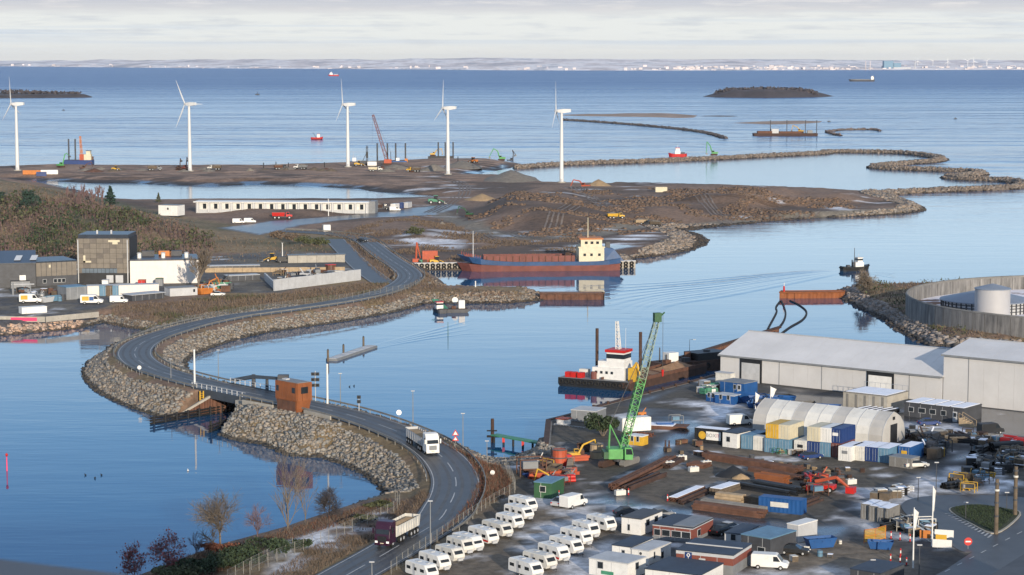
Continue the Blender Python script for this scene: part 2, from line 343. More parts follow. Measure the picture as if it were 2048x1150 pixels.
def land_north(x, y):
    s = sdist(x, y, [NORTH, LAGOON]); base = np.clip(2.9 + .8 * (vnoise(x, y, 60, 1) - .5), 0, 9)
    far = np.clip((y - 820) / 200, 0, 1)
    base = base + far * (1.6 * (vnoise(x, y, 45, 2) - .5) - .3 + 1.1 * np.abs(vnoise(x, y, 14, 5) - .5))
    for r, h, sl in FEAT_N:
        d = sdist(x, y, [r]); base = base + np.clip(d * sl, 0, h) * (1 + .25 * (vnoise(x, y, 30, 3) - .5))
    fl = np.clip(sdist(x, y, [FLAT_N[0][0]]) / 8, 0, 1); base = base * (1 - fl) + 2.9 * fl
    slope = np.where(y > 850, .16, .42); slope = np.where((y > 1000) & (x > 60), .45, slope)
    z = np.minimum(base, s * slope + .12 * (vnoise(x, y, 4, 4) - .5) * np.clip(y / 1000, .3, 1) - .05)
    d, zr = ndist(x, y, ROAD_N)
    bank = zr - .25 - np.clip(d - 5.6, 0, 99) * .55
    near = d < 60
    z = np.where(near & (s > -14), np.maximum(z, np.where(bank > -1.2, bank, -9)), z)
    z = np.where(d < 5.4, zr - .22, np.where((d < 9), np.minimum(z, zr - .22 + .12 * (d - 5.4)), z))
    z = np.where(sdist(x, y, [CHANNEL]) > .3, -2.4, z)
    d2, zr2 = ndist(x, y, ROAD_LOW); z = np.where(d2 < 5, np.minimum(z, zr2 - .22), z)
    return z
def land_south(x, y):
    s = sdist(x, y, [SOUTH]); base = np.full(np.shape(x), 2.5)
    nat = np.clip((-x - 4 - (y - 280) * .02) / 10, 0, 1); base = base + nat * (1.0 * (vnoise(x, y, 25, 6) - .35))
    quay = (x > 5) & (y > 330)
    z = np.minimum(base, np.where(quay, s * 6 - .5, s * .42 - .05 + .15 * (vnoise(x, y, 3, 7) - .5)))
    d, zr = ndist(x, y, ROAD_S); bank = zr - .25 - np.clip(d - 5.6, 0, 99) * .55
    z = np.where((d < 60) & (s > -14) & (bank > -1.2), np.maximum(z, bank), z)
    z = np.where(d < 5.4, zr - .22, np.where(d < 9, np.minimum(z, zr - .22 + .12 * (d - 5.4)), z))
    z = np.where((d > 5.4), np.maximum(z, 4.75 + np.minimum(sdist(x, y, [PLAT]), 0) * .62), z)
    return np.where(sdist(x, y, [CHANNEL]) > .3, -2.4, z)
def land_east(x, y):
    s = sdist(x, y, [EAST]); return np.minimum(2.8 + .5 * (vnoise(x, y, 12, 8) - .5), s * .33 - .05 + .15 * (vnoise(x, y, 3, 9) - .5))
PLAT = np.array([G(u, v, 4.8) for u, v in [(500, 812), (540, 802), (620, 822), (690, 848), (640, 850), (596, 832), (530, 823)]])
CHANNEL = np.array([G(*p) for p in [(362, 829), (375, 827), (487, 812), (516, 806), (600, 790), (640, 815), (573, 828), (490, 841), (447, 867), (380, 890), (330, 850)]])
ROAD_LOW = [(*G(u, v, 3), 3) for u, v in [(668, 478), (690, 500), (712, 522), (738, 545), (768, 566)]]
ROAD_LOW = [tuple(p) for p in smooth(ROAD_LOW, 5)]
def landz(x, y):
    """ground height at one point"""
    X, Y = np.array([x]), np.array([y]); return float(max(land_north(X, Y)[0], land_south(X, Y)[0], land_east(X, Y)[0]))
def P(u, v, z=None):
    """the place on the ground that shows at a pixel"""
    if z is not None: x, y = G(u, v, z); return (x, y, z)
    z = 2.6
    for _ in range(4): x, y = G(u, v, z); z = landz(x, y)
    return (x, y, z)
def Y(u, v, z=2.5): x, y = G(u, v, z); return (x, y, z)      # in the south yard, which is level
def line(uA, vA, uB, vB, z=2.5):
    a, b = G(uA, vA, z), G(uB, vB, z); return a, math.hypot(b[0] - a[0], b[1] - a[1]), math.atan2(b[1] - a[1], b[0] - a[0])

def land_material():
    m = bpy.data.materials.new('land'); m.use_nodes = True; MATS['land'] = m
    N, mth, ramp, mix = nodes_of(m.node_tree)
    at = N('ShaderNodeVertexColor', layer_name='Col'); tc = N('ShaderNodeTexCoord')
    n1 = N('ShaderNodeTexNoise', i_Vector=tc.outputs['Object'], i_Scale=.55, i_Detail=8.0, i_Roughness=.7)
    n2 = N('ShaderNodeTexNoise', i_Vector=tc.outputs['Object'], i_Scale=.05, i_Detail=6.0, i_Roughness=.65)
    c = mix(.85, at.outputs[0], ramp(n1.outputs[0], (.3, (.4, .4, .4)), (.7, (1.6, 1.58, 1.55))), 'MULTIPLY')
    c = mix(.75, c, ramp(n2.outputs[0], (.3, (.7, .68, .66)), (.7, (1.25, 1.22, 1.15))), 'MULTIPLY')
    wet = at.outputs[1]
    b = N('ShaderNodeBsdfPrincipled', i_Base_Color=c)
    b.inputs['Specular IOR Level'].default_value = .4
    m.node_tree.links.new(mth('SUBTRACT', .95, mth('MULTIPLY', wet, .87), clamp=True), b.inputs['Roughness'])
    bp = N('ShaderNodeBump', i_Strength=.5, i_Distance=.35, i_Height=n1.outputs[0])
    m.node_tree.links.new(mth('SUBTRACT', .55, mth('MULTIPLY', wet, .55), clamp=True), bp.inputs['Strength'])
    m.node_tree.links.new(bp.outputs[0], b.inputs['Normal'])
    N('ShaderNodeOutputMaterial', i_Surface=b.outputs[0])
land_material()
EARTH, DARK, GRASS, GREEN, SNOW, STONE, GRAVEL, TAR, MUD = map(np.array, [(.185, .125, .092), (.085, .06, .048), (.21, .155, .085), (.085, .085, .042), (.62, .65, .72), (.2, .18, .15), (.15, .138, .118), (.048, .05, .056), (.035, .034, .038)])
def zone(pts, z=3): return ring([(u, v, z) for u, v in pts])
Z_STRIP = zone([(-300, 320), (1000, 310), (1030, 340), (940, 352), (1000, 362), (900, 372), (740, 384), (600, 376), (-300, 376)])
Z_HILL = zone([(-300, 362), (30, 362), (130, 378), (200, 392), (300, 418), (470, 450), (700, 465), (690, 500), (560, 505), (420, 505), (-300, 520)])
Z_YARDN = zone([(-250, 515), (160, 512), (400, 515), (560, 500), (700, 512), (725, 545), (560, 585), (420, 585), (250, 600), (120, 645), (-250, 665)])
Z_ROADG = zone([(440, 455), (560, 440), (720, 428), (900, 405), (930, 412), (870, 428), (720, 436), (600, 450), (520, 470)])
Z_TRACK = zone([(855, 425), (890, 418), (930, 440), (1010, 465), (1180, 462), (1300, 440), (1330, 446), (1200, 472), (1060, 478), (960, 470)])
Z_BRINE = zone([(940, 470), (1080, 468), (1200, 478), (1340, 458), (1345, 480), (1230, 500), (1080, 500), (960, 495), (900, 485)])
Z_SNOWP = [zone(p) for p in ([(1200, 480), (1260, 468), (1310, 462), (1312, 472), (1270, 486), (1215, 490)], [(790, 475), (830, 468), (850, 480), (920, 490), (910, 497), (830, 492)], [(1650, 412), (1700, 411), (1750, 416), (1700, 421)], [(860, 470), (920, 478), (915, 492), (870, 486)])]
def lerp(a, b, t): return a * (1 - t[:, None]) + b * t[:, None]
def sm(x, a, b): t = np.clip((x - a) / (b - a), 0, 1); return t * t * (3 - 2 * t)
def col_north(x, y, z):
    n1, n2, n3 = vnoise(x, y, 40, 11), vnoise(x, y, 9, 12), vnoise(x, y, 150, 13)
    c = lerp(np.tile(EARTH, (len(x), 1)), DARK, sm(n1, .4, .65)); wet = np.zeros(len(x))
    ins = lambda r, w=2.: np.clip(sdist(x, y, [r]) / w + .5, 0, 1)
    t = ins(Z_STRIP, 6); low = sm(-z, -1.9, -1.0); c = lerp(c, EARTH * 1.5, t * sm(n2, .45, .6) * (1 - low)); wet = np.maximum(wet, t * low * sm(n2 * .5 + vnoise(x, y * 4, 90, 21) * .5, .40, .58)); c = lerp(c, MUD, t * low)
    t = ins(Z_HILL, 6); c = lerp(c, lerp(GRASS[None] * np.ones_like(c), GREEN, sm(n1, .42, .6)), t * .85)
    t = ins(Z_YARDN, 1); c = lerp(c, lerp(TAR[None] * 1.5 * np.ones_like(c), GRAVEL * .8, sm(n2, .4, .6)), t); c = lerp(c, SNOW, t * sm(n2 * .6 + n1 * .4, .60, .68) * .8)
    t = ins(Z_ROADG, 2); c = lerp(c, TAR * 1.6, t); wet = np.maximum(wet, t * .75)
    t = ins(Z_TRACK, 2); c = lerp(c, GRAVEL * 1.15, t * .9)
    t = ins(Z_BRINE, 4); pud = t * sm(vnoise(x * .45, y, 14, 23), .54, .62); c = lerp(c, SNOW * .8, pud * sm(n2, .4, .5) * .8); wet = np.maximum(wet, pud * .9)
    for r in Z_SNOWP:
        t = ins(r, 8) * sm(vnoise(x * .5, y, 8, 25), .42, .54); c = lerp(c, SNOW, t)
    c = lerp(c, SNOW * .9, (y > 800) * (x > -60) * sm(vnoise(x * .5, y, 11, 24), .70, .76) * .7)
    d, zr = ndist(x, y, ROAD_N); c = lerp(c, lerp(GRASS[None] * np.ones_like(c) * .9, EARTH, sm(n2, .4, .6)), (y < 700) * (1 - ins(Z_YARDN, 1)) * 1.0)
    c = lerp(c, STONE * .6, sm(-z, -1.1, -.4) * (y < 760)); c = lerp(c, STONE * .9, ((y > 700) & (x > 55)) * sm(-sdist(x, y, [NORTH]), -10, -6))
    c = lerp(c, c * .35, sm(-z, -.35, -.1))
    return np.c_[c, wet]
Z_YARDS = zone([(1010, 930), (1060, 890), (1100, 838), (1440, 745), (2300, 740), (2300, 1300), (700, 1300), (800, 1150), (880, 1090), (1000, 1005), (1035, 960)], 2.5)
Z_TARS = [zone(p, 2.5) for p in ([(1090, 1010), (1180, 985), (1225, 960), (1290, 910), (1330, 870), (1370, 850), (1420, 850), (1380, 880), (1340, 905), (1290, 950), (1250, 985), (1290, 1005), (1500, 1035), (1640, 1050), (1720, 990), (1850, 940), (1930, 900), (1960, 910), (1900, 950), (1800, 985), (1740, 1030), (1680, 1080), (1560, 1060), (1200, 1010)],
    [(1230, 810), (1440, 755), (1640, 800), (1900, 840), (2300, 880), (2300, 840), (1900, 810), (1450, 760), (1440, 745), (1380, 765), (1240, 830), (1330, 860), (1440, 850), (1480, 830)], [(1480, 770), (2300, 860), (2300, 900), (1800, 850), (1600, 810)])]
Z_SNOWS = [zone(p, 2.5) for p in ([(1690, 1030), (1720, 1000), (1830, 960), (1930, 935), (1990, 940), (1960, 960), (1830, 985), (1740, 1010), (1725, 1035), (1760, 1060), (1740, 1065)], [(1040, 1070), (1110, 1050), (1150, 1040), (1130, 1060), (1080, 1090), (1040, 1105)], [(1130, 1125), (1160, 1120), (1190, 1150), (1130, 1160)], [(1600, 1150), (1660, 1135), (1690, 1150)], [(1960, 960), (2050, 930), (2070, 960), (1990, 985)], [(1130, 990), (1175, 975), (1190, 985), (1150, 1000)], [(1400, 975), (1440, 965), (1460, 980), (1430, 995)],
    [(1050, 1055), (1100, 1046), (1110, 1075), (1060, 1085)], [(1180, 1100), (1220, 1085), (1230, 1110), (1190, 1120)], [(1330, 805), (1480, 800), (1490, 830), (1420, 845), (1390, 815)], [(1800, 845), (1900, 850), (2000, 870), (2040, 890), (1960, 890), (1850, 870)])]
Z_SNOWW = [zone(p, 2.8) for p in ([(560, 1090), (640, 1060), (700, 1030), (760, 1020), (770, 1035), (735, 1060), (690, 1085), (640, 1110), (590, 1150), (540, 1150)], [(600, 1080), (650, 1055), (690, 1060), (640, 1085)], [(735, 1020), (760, 1000), (785, 1015), (760, 1035)])]
Z_GRAVS = [zone(p, 2.5) for p in ([(1242, 990), (1360, 916), (1600, 945), (1700, 972), (1600, 1030), (1420, 1010), (1330, 1008)], [(800, 1170), (900, 1090), (1010, 1005), (1100, 1005), (1240, 1035), (1200, 1120), (1160, 1170)], [(1480, 1165), (1560, 1085), (1640, 1075), (1760, 1090), (1850, 1120), (1800, 1170)], [(1380, 895), (1520, 900), (1660, 925), (1800, 940), (1700, 950), (1500, 915), (1400, 905)])]
def col_south(x, y, z):
    n1, n2 = vnoise(x, y, 18, 14), vnoise(x, y, 4, 15)
    c = lerp(np.tile(GRASS * .8, (len(x), 1)), EARTH * .8, sm(n1, .4, .6)); wet = np.zeros(len(x))
    ins = lambda r, w=2.: np.clip(sdist(x, y, [r]) / w + .5, 0, 1)
    t = ins(Z_YARDS); c = lerp(c, lerp(GRAVEL[None] * .45 * np.ones_like(c), TAR * 1.1, sm(n1, .4, .65)), t)
    for r in Z_GRAVS: t = ins(r, 4) * (.5 + .5 * sm(n1, .35, .6)); c = lerp(c, GRAVEL * np.array((.95, .86, .78)), t)
    for r in Z_TARS: t = ins(r, 3); c = lerp(c, TAR * 1.1, t); wet = np.maximum(wet, t * sm(n1, .25, .55) * .86)
    for r in Z_SNOWS: t = ins(r, 5) * sm(n2 * .5 + n1 * .5, .36, .5); c = lerp(c, SNOW, t); wet = wet * (1 - t)
    c = lerp(c, SNOW * .85, ins(Z_YARDS) * sm(vnoise(x, y, 7, 16), .62, .74) * .75)
    for r in Z_SNOWW: t = ins(r, 3) * sm(n2, .40, .55); c = lerp(c, SNOW, t * .95)
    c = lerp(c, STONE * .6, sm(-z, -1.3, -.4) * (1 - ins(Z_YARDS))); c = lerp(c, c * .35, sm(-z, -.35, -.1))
    return np.c_[c, wet]
def col_east(x, y, z):
    n1, n2 = vnoise(x, y, 14, 17), vnoise(x, y, 3, 18)
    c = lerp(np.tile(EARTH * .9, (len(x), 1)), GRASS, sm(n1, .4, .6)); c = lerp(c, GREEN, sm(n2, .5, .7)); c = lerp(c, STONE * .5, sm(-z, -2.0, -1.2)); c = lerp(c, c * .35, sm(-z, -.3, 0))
    return np.c_[c, np.zeros(len(x))]
def land_grid(name, x0, x1, y0, y1, res, zf, cf):
    nx, ny = int((x1 - x0) / res) + 1, int((y1 - y0) / res) + 1
    X, Yy = np.meshgrid(np.linspace(x0, x1, nx), np.linspace(y0, y1, ny)); x, y = X.ravel(), Yy.ravel(); z = zf(x, y)
    z = np.maximum(z, -2.5)
    i = (np.arange(ny - 1)[:, None] * nx + np.arange(nx - 1)[None]).ravel(); F = np.c_[i, i + 1, i + nx + 1, i + nx]
    F = F[(z[F] > -1.2).any(1)]; used, inv = np.unique(F, return_inverse=True); F = inv.reshape(F.shape)
    c = cf(x[used], y[used], z[used]); V = np.c_[x, y, z][used]
    # wetness rides in the alpha channel
    return npmesh(name, V, F, 'land', 'structure', smooth=True, col=c)
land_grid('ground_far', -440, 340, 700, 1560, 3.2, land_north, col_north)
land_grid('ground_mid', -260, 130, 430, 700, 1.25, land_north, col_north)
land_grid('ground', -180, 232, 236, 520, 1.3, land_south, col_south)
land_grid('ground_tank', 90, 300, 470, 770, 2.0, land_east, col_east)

# ------------------------------------------------------------ the sea
def water_material():
    m = bpy.data.materials.new('sea_water'); m.use_nodes = True; MATS['sea_water'] = m
    N, mth, ramp, mix = nodes_of(m.node_tree)
    tc = N('ShaderNodeTexCoord'); sp = N('ShaderNodeSeparateXYZ', i_0=tc.outputs['Object']); yy = sp.outputs[1]
    # wind lanes, calm in the harbour and rough on the open sound
    mp = N('ShaderNodeMapping', i_0=tc.outputs['Object'], i_2=(0, 0, math.radians(9)), i_3=(.0010, .0042, 1))
    lane = N('ShaderNodeTexNoise', i_Vector=mp.outputs[0], i_Scale=1.0, i_Detail=5.0, i_Roughness=.6)
    mp1 = N('ShaderNodeMapping', i_0=tc.outputs['Object'], i_2=(0, 0, math.radians(-6)), i_3=(.012, .03, 1))
    lane2 = N('ShaderNodeTexNoise', i_Vector=mp1.outputs[0], i_Scale=1.0, i_Detail=4.0, i_Roughness=.55)
    open_ = ramp(mth('DIVIDE', yy, 10000.), (.08, (.0, .0, .0)), (.13, (.32, .32, .32)), (.38, (.6, .6, .6)), (.62, (1, 1, 1)))
    lanes = ramp(lane.outputs[0], (.42, (.0, .0, .0)), (.60, (1, 1, 1)))
    calm = ramp(lane2.outputs[0], (.35, (.35, .35, .35)), (.65, (1, 1, 1)))
    mr = N('ShaderNodeMapping', i_0=tc.outputs['Object'], i_2=(0, 0, math.radians(14)), i_3=(.16, .62, 1))
    rip = N('ShaderNodeTexNoise', i_Vector=mr.outputs[0], i_Scale=1.0, i_Detail=3.0, i_Roughness=.5)
    mw = N('ShaderNodeMapping', i_0=tc.outputs['Object'], i_2=(0, 0, math.radians(20)), i_3=(.035, .13, 1))
    swell = N('ShaderNodeTexNoise', i_Vector=mw.outputs[0], i_Scale=1.0, i_Detail=4.0, i_Roughness=.5)
    amp = mth('ADD', mth('MULTIPLY', open_, mth('ADD', .22, mth('MULTIPLY', lanes, .5))), mth('MULTIPLY', calm, .034))
    h = mth('ADD', mth('MULTIPLY', rip.outputs[0], .55), mth('MULTIPLY', swell.outputs[0], 1.6))
    mf = N('ShaderNodeMapping', i_0=tc.outputs['Object'], i_3=(.005, .011, 1))
    sea = N('ShaderNodeTexNoise', i_Vector=mf.outputs[0], i_Scale=1.0, i_Detail=4.0, i_Roughness=.7)
    big = mth('MULTIPLY', sea.outputs[0], mth('MULTIPLY', ramp(mth('DIVIDE', yy, 10000.), (.10, (0, 0, 0)), (.22, (.4, .4, .4)), (.7, (1, 1, 1))), mth('ADD', 12., mth('MULTIPLY', lanes, 16.))))
    bp = N('ShaderNodeBump', i_Strength=1.0, i_Distance=1.0, i_Height=mth('ADD', big, mth('MULTIPLY', h, mth('MULTIPLY', amp, .95))))
    deep = mix(open_, (.010, .065, .15), (.003, .05, .19))
    b = N('ShaderNodeBsdfPrincipled', i_Base_Color=deep, i_Roughness=.06, i_IOR=1.333, i_Normal=bp.outputs[0])
    m.node_tree.links.new(mth('ADD', .03, mth('MULTIPLY', open_, .28)), b.inputs['Roughness'])
    N('ShaderNodeOutputMaterial', i_Surface=b.outputs[0])
water_material()
def lagoon_material():
    m = bpy.data.materials.new('lagoon_water'); m.use_nodes = True; MATS['lagoon_water'] = m; N, mth, ramp, mix = nodes_of(m.node_tree); tc = N('ShaderNodeTexCoord')
    mp = N('ShaderNodeMapping', i_0=tc.outputs['Object'], i_3=(.05, .2, 1)); n = N('ShaderNodeTexNoise', i_Vector=mp.outputs[0], i_Scale=1., i_Detail=3.0); bp = N('ShaderNodeBump', i_Strength=1., i_Distance=1., i_Height=mth('MULTIPLY', n.outputs[0], .12))
    N('ShaderNodeOutputMaterial', i_Surface=N('ShaderNodeBsdfPrincipled', i_Base_Color=(.012, .07, .15, 1), i_Roughness=.12, i_IOR=1.333, i_Normal=bp.outputs[0]).outputs[0])
lagoon_material()
for nm, px in (('lagoon_left', [(20, 358), (110, 371), (175, 386), (210, 400), (300, 406), (560, 404), (740, 403), (908, 398), (880, 391), (740, 381), (600, 369), (440, 368), (250, 364), (100, 360)]), ('lagoon_right', [(940, 350), (985, 342), (1045, 333), (1200, 324), (1440, 315), (1640, 305), (1660, 302.5), (1800, 304), (1870, 313), (1765, 326), (1752, 330), (1790, 334), (1940, 340), (1905, 348), (2000, 356), (2045, 362), (1850, 378), (1740, 388), (1536, 382), (1374, 376), (1211, 372), (1084, 368), (1024, 354), (970, 356)])):
    struct(MB().add([(*G(u, v), .012) for u, v in px], [tuple(range(len(px)))]).build(nm, 'lagoon_water'))
struct(MB().add([(-12000, 150, 0), (12000, 150, 0), (12000, 30000, 0), (-12000, 30000, 0)], [(0, 1, 2, 3)]).build('sea', 'sea_water'))
# ------------------------------------------------------------ roads
mat('asphalt', (.05, .052, .056), .5, 0, .22, .25, .15, .25, None, (.03, .032, .036), spec=.5)
mat('asphalt_dry', (.10, .10, .10), .8, 0, .2, .3, .1, .2)
mat('road_paint', (.42, .42, .41), .6, 0, .3, 2., 0, .5); mat('road_wear', (.078, .078, .078), .62, 0, .3, .3, 0, .3, None, (.045, .047, .05))
def ribbon(line, o0, o1, dz=0., mb=None, thick=0):
    """strip along a 3d line between two sideways offsets"""
    mb = mb or MB(); L = [Vector(p) for p in line]; vs = []
    for i, p in enumerate(L):
        t = (L[min(i + 1, len(L) - 1)] - L[max(i - 1, 0)]); t.z = 0; t.normalize(); n = Vector((-t.y, t.x, 0))
        vs += [p + n * o0 + Vector((0, 0, dz)), p + n * o1 + Vector((0, 0, dz))]
        if thick: vs += [p + n * o1 + Vector((0, 0, dz - thick)), p + n * o0 + Vector((0, 0, dz - thick))]
    k = 4 if thick else 2; fs = []
    for i in range(len(L) - 1):
        a, b = i * k, (i + 1) * k
        if thick: fs += [(a + j, a + (j + 1) % 4, b + (j + 1) % 4, b + j)[::-1] for j in range(4)]
        else: fs.append((a, b, b + 1, a + 1) if o0 > o1 else (a, a + 1, b + 1, b))
    if thick: e = (len(L) - 1) * 4; fs += [(0, 1, 2, 3), (e + 3, e + 2, e + 1, e)]
    return mb.add(vs, fs)
def offs(line, o, dz=0):
    L = [Vector(p) for p in line]; out = []
    for i, p in enumerate(L):
        t = (L[min(i + 1, len(L) - 1)] - L[max(i - 1, 0)]); t.z = 0; t.normalize(); out.append(p + Vector((-t.y, t.x, 0)) * o + Vector((0, 0, dz)))
    return out
def resample(line, step):
    L = [Vector(p) for p in line]; out = [L[0]]; acc = 0
    for a, b in zip(L, L[1:]):
        d = (b - a).length
        while acc + d >= step:
            t = (step - acc) / d; a = a.lerp(b, t); out.append(a); d = (b - a).length; acc = 0
        acc += d
    return out
struct(ribbon(ROAD_N, 4.2, -4.2, 0.0, thick=.18).build('road_north', 'asphalt')); struct(ribbon(ROAD_S, 4.2, -4.2, 0.0, thick=.18).build('road_south', 'asphalt'))
struct(ribbon(ROAD_LOW, 4.0, -4.0, 0., thick=.18).build('road_low', 'asphalt'))
pm = MB()
for seg in (ROAD, ):
    for o in (3.75, -3.75): ribbon(seg, o + .08, o - .08, .03, pm)
    pts = resample(seg, 2.5)
    for i in range(0, len(pts) - 3, 5): ribbon(pts[i:i + 4], .09, -.09, .03, pm)
struct(pm.build('road_markings', 'road_paint'))
wm = MB()
for seg in (ROAD_N, ROAD_S):
    for o in (-2.75, -1.05, 1.05, 2.75): ribbon(seg, o + .28, o - .28, .012, wm)
struct(wm.build('road_wheel_tracks', 'road_wear'))
pm = MB()
for o in (3.6, -3.6): ribbon(ROAD_LOW, o + .08, o - .08, .03, pm)
struct(pm.build('road_low_markings', 'road_paint'))
mat('rail_grey', (.2, .195, .18), .6, .2, .2, .5, 0, .3)
def guard_rail(line, label, zoff=0, step=4.):
    t = thing('guard_rail', label, 'guard rail', tuple(line[0])); o = Vector(line[0]); L = [Vector(p) - o + Vector((0, 0, zoff)) for p in line]
    ribbon(L, .06, -.06, .78, thick=.34).build('beam', 'rail_grey', t)
    mb = MB()
    for p in resample(L, step): mb.box(p.x - .06, p.x + .06, p.y - .06, p.y + .06, p.z - .45, p.z + .5)
    mb.build('posts', 'rail_grey', t, kind='stuff')
def sub(line, i0, i1): return line[int(len(line) * i0):int(len(line) * i1)]
guard_rail(offs(sub(ROAD_N, .68, 1), -4.9), 'steel guard rail on the outer side of the far bend, left of the bridge')
guard_rail(offs(sub(ROAD_N, .45, 1), 4.9), 'steel guard rail on the inner harbour side of the far causeway')
guard_rail(offs(sub(ROAD_S, .0, .55), -4.9), 'steel guard rail along the near causeway above the stone slope')
guard_rail(offs(sub(ROAD_S, .0, .75), 4.9), 'steel guard rail on the harbour side of the near causeway behind the white truck')
guard_rail(offs(sub(ROAD_N, .0, .44), 4.9), 'steel guard rail beside the far road above the ship quay')
guard_rail(offs(sub(ROAD_N, .1, .4), -4.9), 'steel guard rail between the far road and the lower road')
# ------------------------------------------------------------ rocks
def rock_material():
    m = bpy.data.materials.new('rock'); m.use_nodes = True; MATS['rock'] = m
    N, mth, ramp, mix = nodes_of(m.node_tree); at = N('ShaderNodeVertexColor', layer_name='Col'); tc = N('ShaderNodeTexCoord')
    n1 = N('ShaderNodeTexNoise', i_Vector=tc.outputs['Object'], i_Scale=2.5, i_Detail=5.0)
    c = mix(.7, at.outputs[0], ramp(n1.outputs[0], (.3, (.6, .6, .6)), (.7, (1.3, 1.3, 1.3))), 'MULTIPLY')
    N('ShaderNodeOutputMaterial', i_Surface=N('ShaderNodeBsdfPrincipled', i_Base_Color=c, i_Roughness=.9).outputs[0])
rock_material()
CUBE = np.array([(x, y, z) for z in (-1, 1) for x, y in ((-1, -1), (1, -1), (1, 1), (-1, 1))], float) * .5
CF = np.array([(3, 2, 1, 0), (4, 5, 6, 7), (0, 1, 5, 4), (1, 2, 6, 5), (2, 3, 7, 6), (3, 0, 4, 7)])
def rocks(name, pts, size, tint=(.27, .245, .21), parent=None, wetz=.35):
    n = len(pts); pts = np.asarray(pts); size = np.broadcast_to(size, (n,)) * (.55 + 1.1 * NR.uniform(0, 1, n) ** 2.2)
    V = CUBE[None] * np.stack([NR.uniform(.7, 1.3, n), NR.uniform(.7, 1.3, n), NR.uniform(.55, .95, n)], 1)[:, None] + NR.uniform(-.17, .17, (n, 8, 3))
    a, b = NR.uniform(0, 2 * PI, n), NR.uniform(-.6, .6, n); ca, sa, cb_, sb = np.cos(a), np.sin(a), np.cos(b), np.sin(b)
    x, y, z = V[..., 0], V[..., 1] * cb_[:, None] - V[..., 2] * sb[:, None], V[..., 1] * sb[:, None] + V[..., 2] * cb_[:, None]
    V = np.stack([x * ca[:, None] - y * sa[:, None], x * sa[:, None] + y * ca[:, None], z], 2) * size[:, None, None] + pts[:, None]
    br = NR.uniform(.68, 1.3, n); hue = NR.uniform(-.1, .1, n)
    col = np.array(tint)[None] * br[:, None] * np.stack([1 + hue, np.ones(n), 1 - hue], 1)
    col = col * np.where(pts[:, 2] < wetz, .25, 1)[:, None]
    col = np.repeat(np.c_[col, np.ones(n)], 8, 0)
    return npmesh(name, V.reshape(-1, 3), (CF[None] + np.arange(n)[:, None, None] * 8).reshape(-1, 4), 'rock', 'stuff', parent, col=col)
# ------------------------------------------------------------ plants
def bare_tree(name, label, cat, base, h, spread, col='bark', seed=1, twigs=3, levels=4, r0=None, group=None, leaf=None, split=(3, 5), low=.25, rmin=.035, tf=.42, up=.25):
    rr = random.Random(seed); t = thing(name, label, cat, base, rr.uniform(0, 6), group); tr, cr, lf = MB(), MB(), MB(); r0 = r0 or h * .022
    def grow(p, d, L, r, lev):
        r = max(r, rmin)
        q = p + d * L; mid = p.lerp(q, .5) + Vector((rr.uniform(-1, 1), rr.uniform(-1, 1), 0)) * L * .05
        mb = tr if lev == 0 else cr; mb.cyl(p, mid, r, r * .8, 5 if lev < 2 else 3, False); mb.cyl(mid, q, r * .8, max(rmin * .6, r * .55), 5 if lev < 2 else 3, False)
        if lev >= levels:
            if leaf:
                for _ in range(leaf):
                    c = p.lerp(q, rr.random()) + Vector((rr.gauss(0, 1), rr.gauss(0, 1), rr.gauss(0, 1))) * L * .35; s = h * .009 * rr.uniform(.6, 1.4)
                    a, b = Vector((rr.gauss(0, 1), rr.gauss(0, 1), rr.gauss(0, 1))).normalized() * s, Vector((rr.gauss(0, 1), rr.gauss(0, 1), rr.gauss(0, 1))).normalized() * s; lf.add([c - a, c + b, c + a, c - b], [(0, 1, 2, 3)])
            return
        for k in range(rr.randint(*split) if lev < levels - 1 else twigs):
            f = rr.uniform(low if lev == 0 else .35, 1.0); s = p.lerp(mid, f * 2) if f < .5 else mid.lerp(q, f * 2 - 1)
            ax = d.orthogonal().normalized(); ax.rotate(Matrix.Rotation(rr.uniform(0, 2 * PI), 3, d)); nd = (d * 1.0 + ax * spread * rr.uniform(.6, 1.2) + Vector((0, 0, up))).normalized()
            grow(s, nd, L * rr.uniform(.5, .78), r * (.62 - .2 * f), lev + 1)
        if lev > 0 or True: grow(q, (d + Vector((rr.uniform(-.3, .3), rr.uniform(-.3, .3), .1))).normalized(), L * .65, r * .5, lev + 1)
    grow(Vector((0, 0, -.3)), Vector((rr.uniform(-.06, .06), rr.uniform(-.06, .06), 1)).normalized(), h * tf, r0, 0)
    tr.build('trunk', col, t); cr.build('crown', col, t)
    if leaf: lf.build('leaves', leaf_mat[0], t)
    return t
leaf_mat = ['dark_green']
mat('bark', (.14, .115, .09), .9, 0, .25, 1.5); mat('bark_red', (.16, .08, .075), .9, 0, .3, 1.5); mat('bark_dark', (.045, .04, .042), .9, 0, .3, 1.5); mat('bark_purple', (.13, .085, .085), .9, 0, .25, 1.5)
mat('leaf_red', (.22, .07, .07), .8, 0, .4, 1.5); mat('leaf_dark', (.03, .048, .022), .8, 0, .45, 1.5); mat('leaf_olive', (.062, .07, .032), .8, 0, .45, .5); mat('leaf_brown', (.125, .092, .066), .85, 0, .4, .8); mat('leaf_fir', (.022, .045, .034), .85, 0, .4, 1.2)
def leaf_cloud(pts, size, flat=.0):
    """one small randomly turned quad at each point"""
    n = len(pts); a = NR.normal(size=(n, 3)); b = NR.normal(size=(n, 3)); a[:, 2] *= 1 - flat; b[:, 2] *= 1 - flat
    s = (np.broadcast_to(size, (n,)) * NR.uniform(.5, 1.4, n))[:, None]
    a *= s / np.linalg.norm(a, axis=1)[:, None]; b *= s / np.linalg.norm(b, axis=1)[:, None]; p = np.asarray(pts)
    V = np.stack([p - a, p + b, p + a, p - b], 1).reshape(-1, 3); return V, np.arange(4 * n).reshape(n, 4)
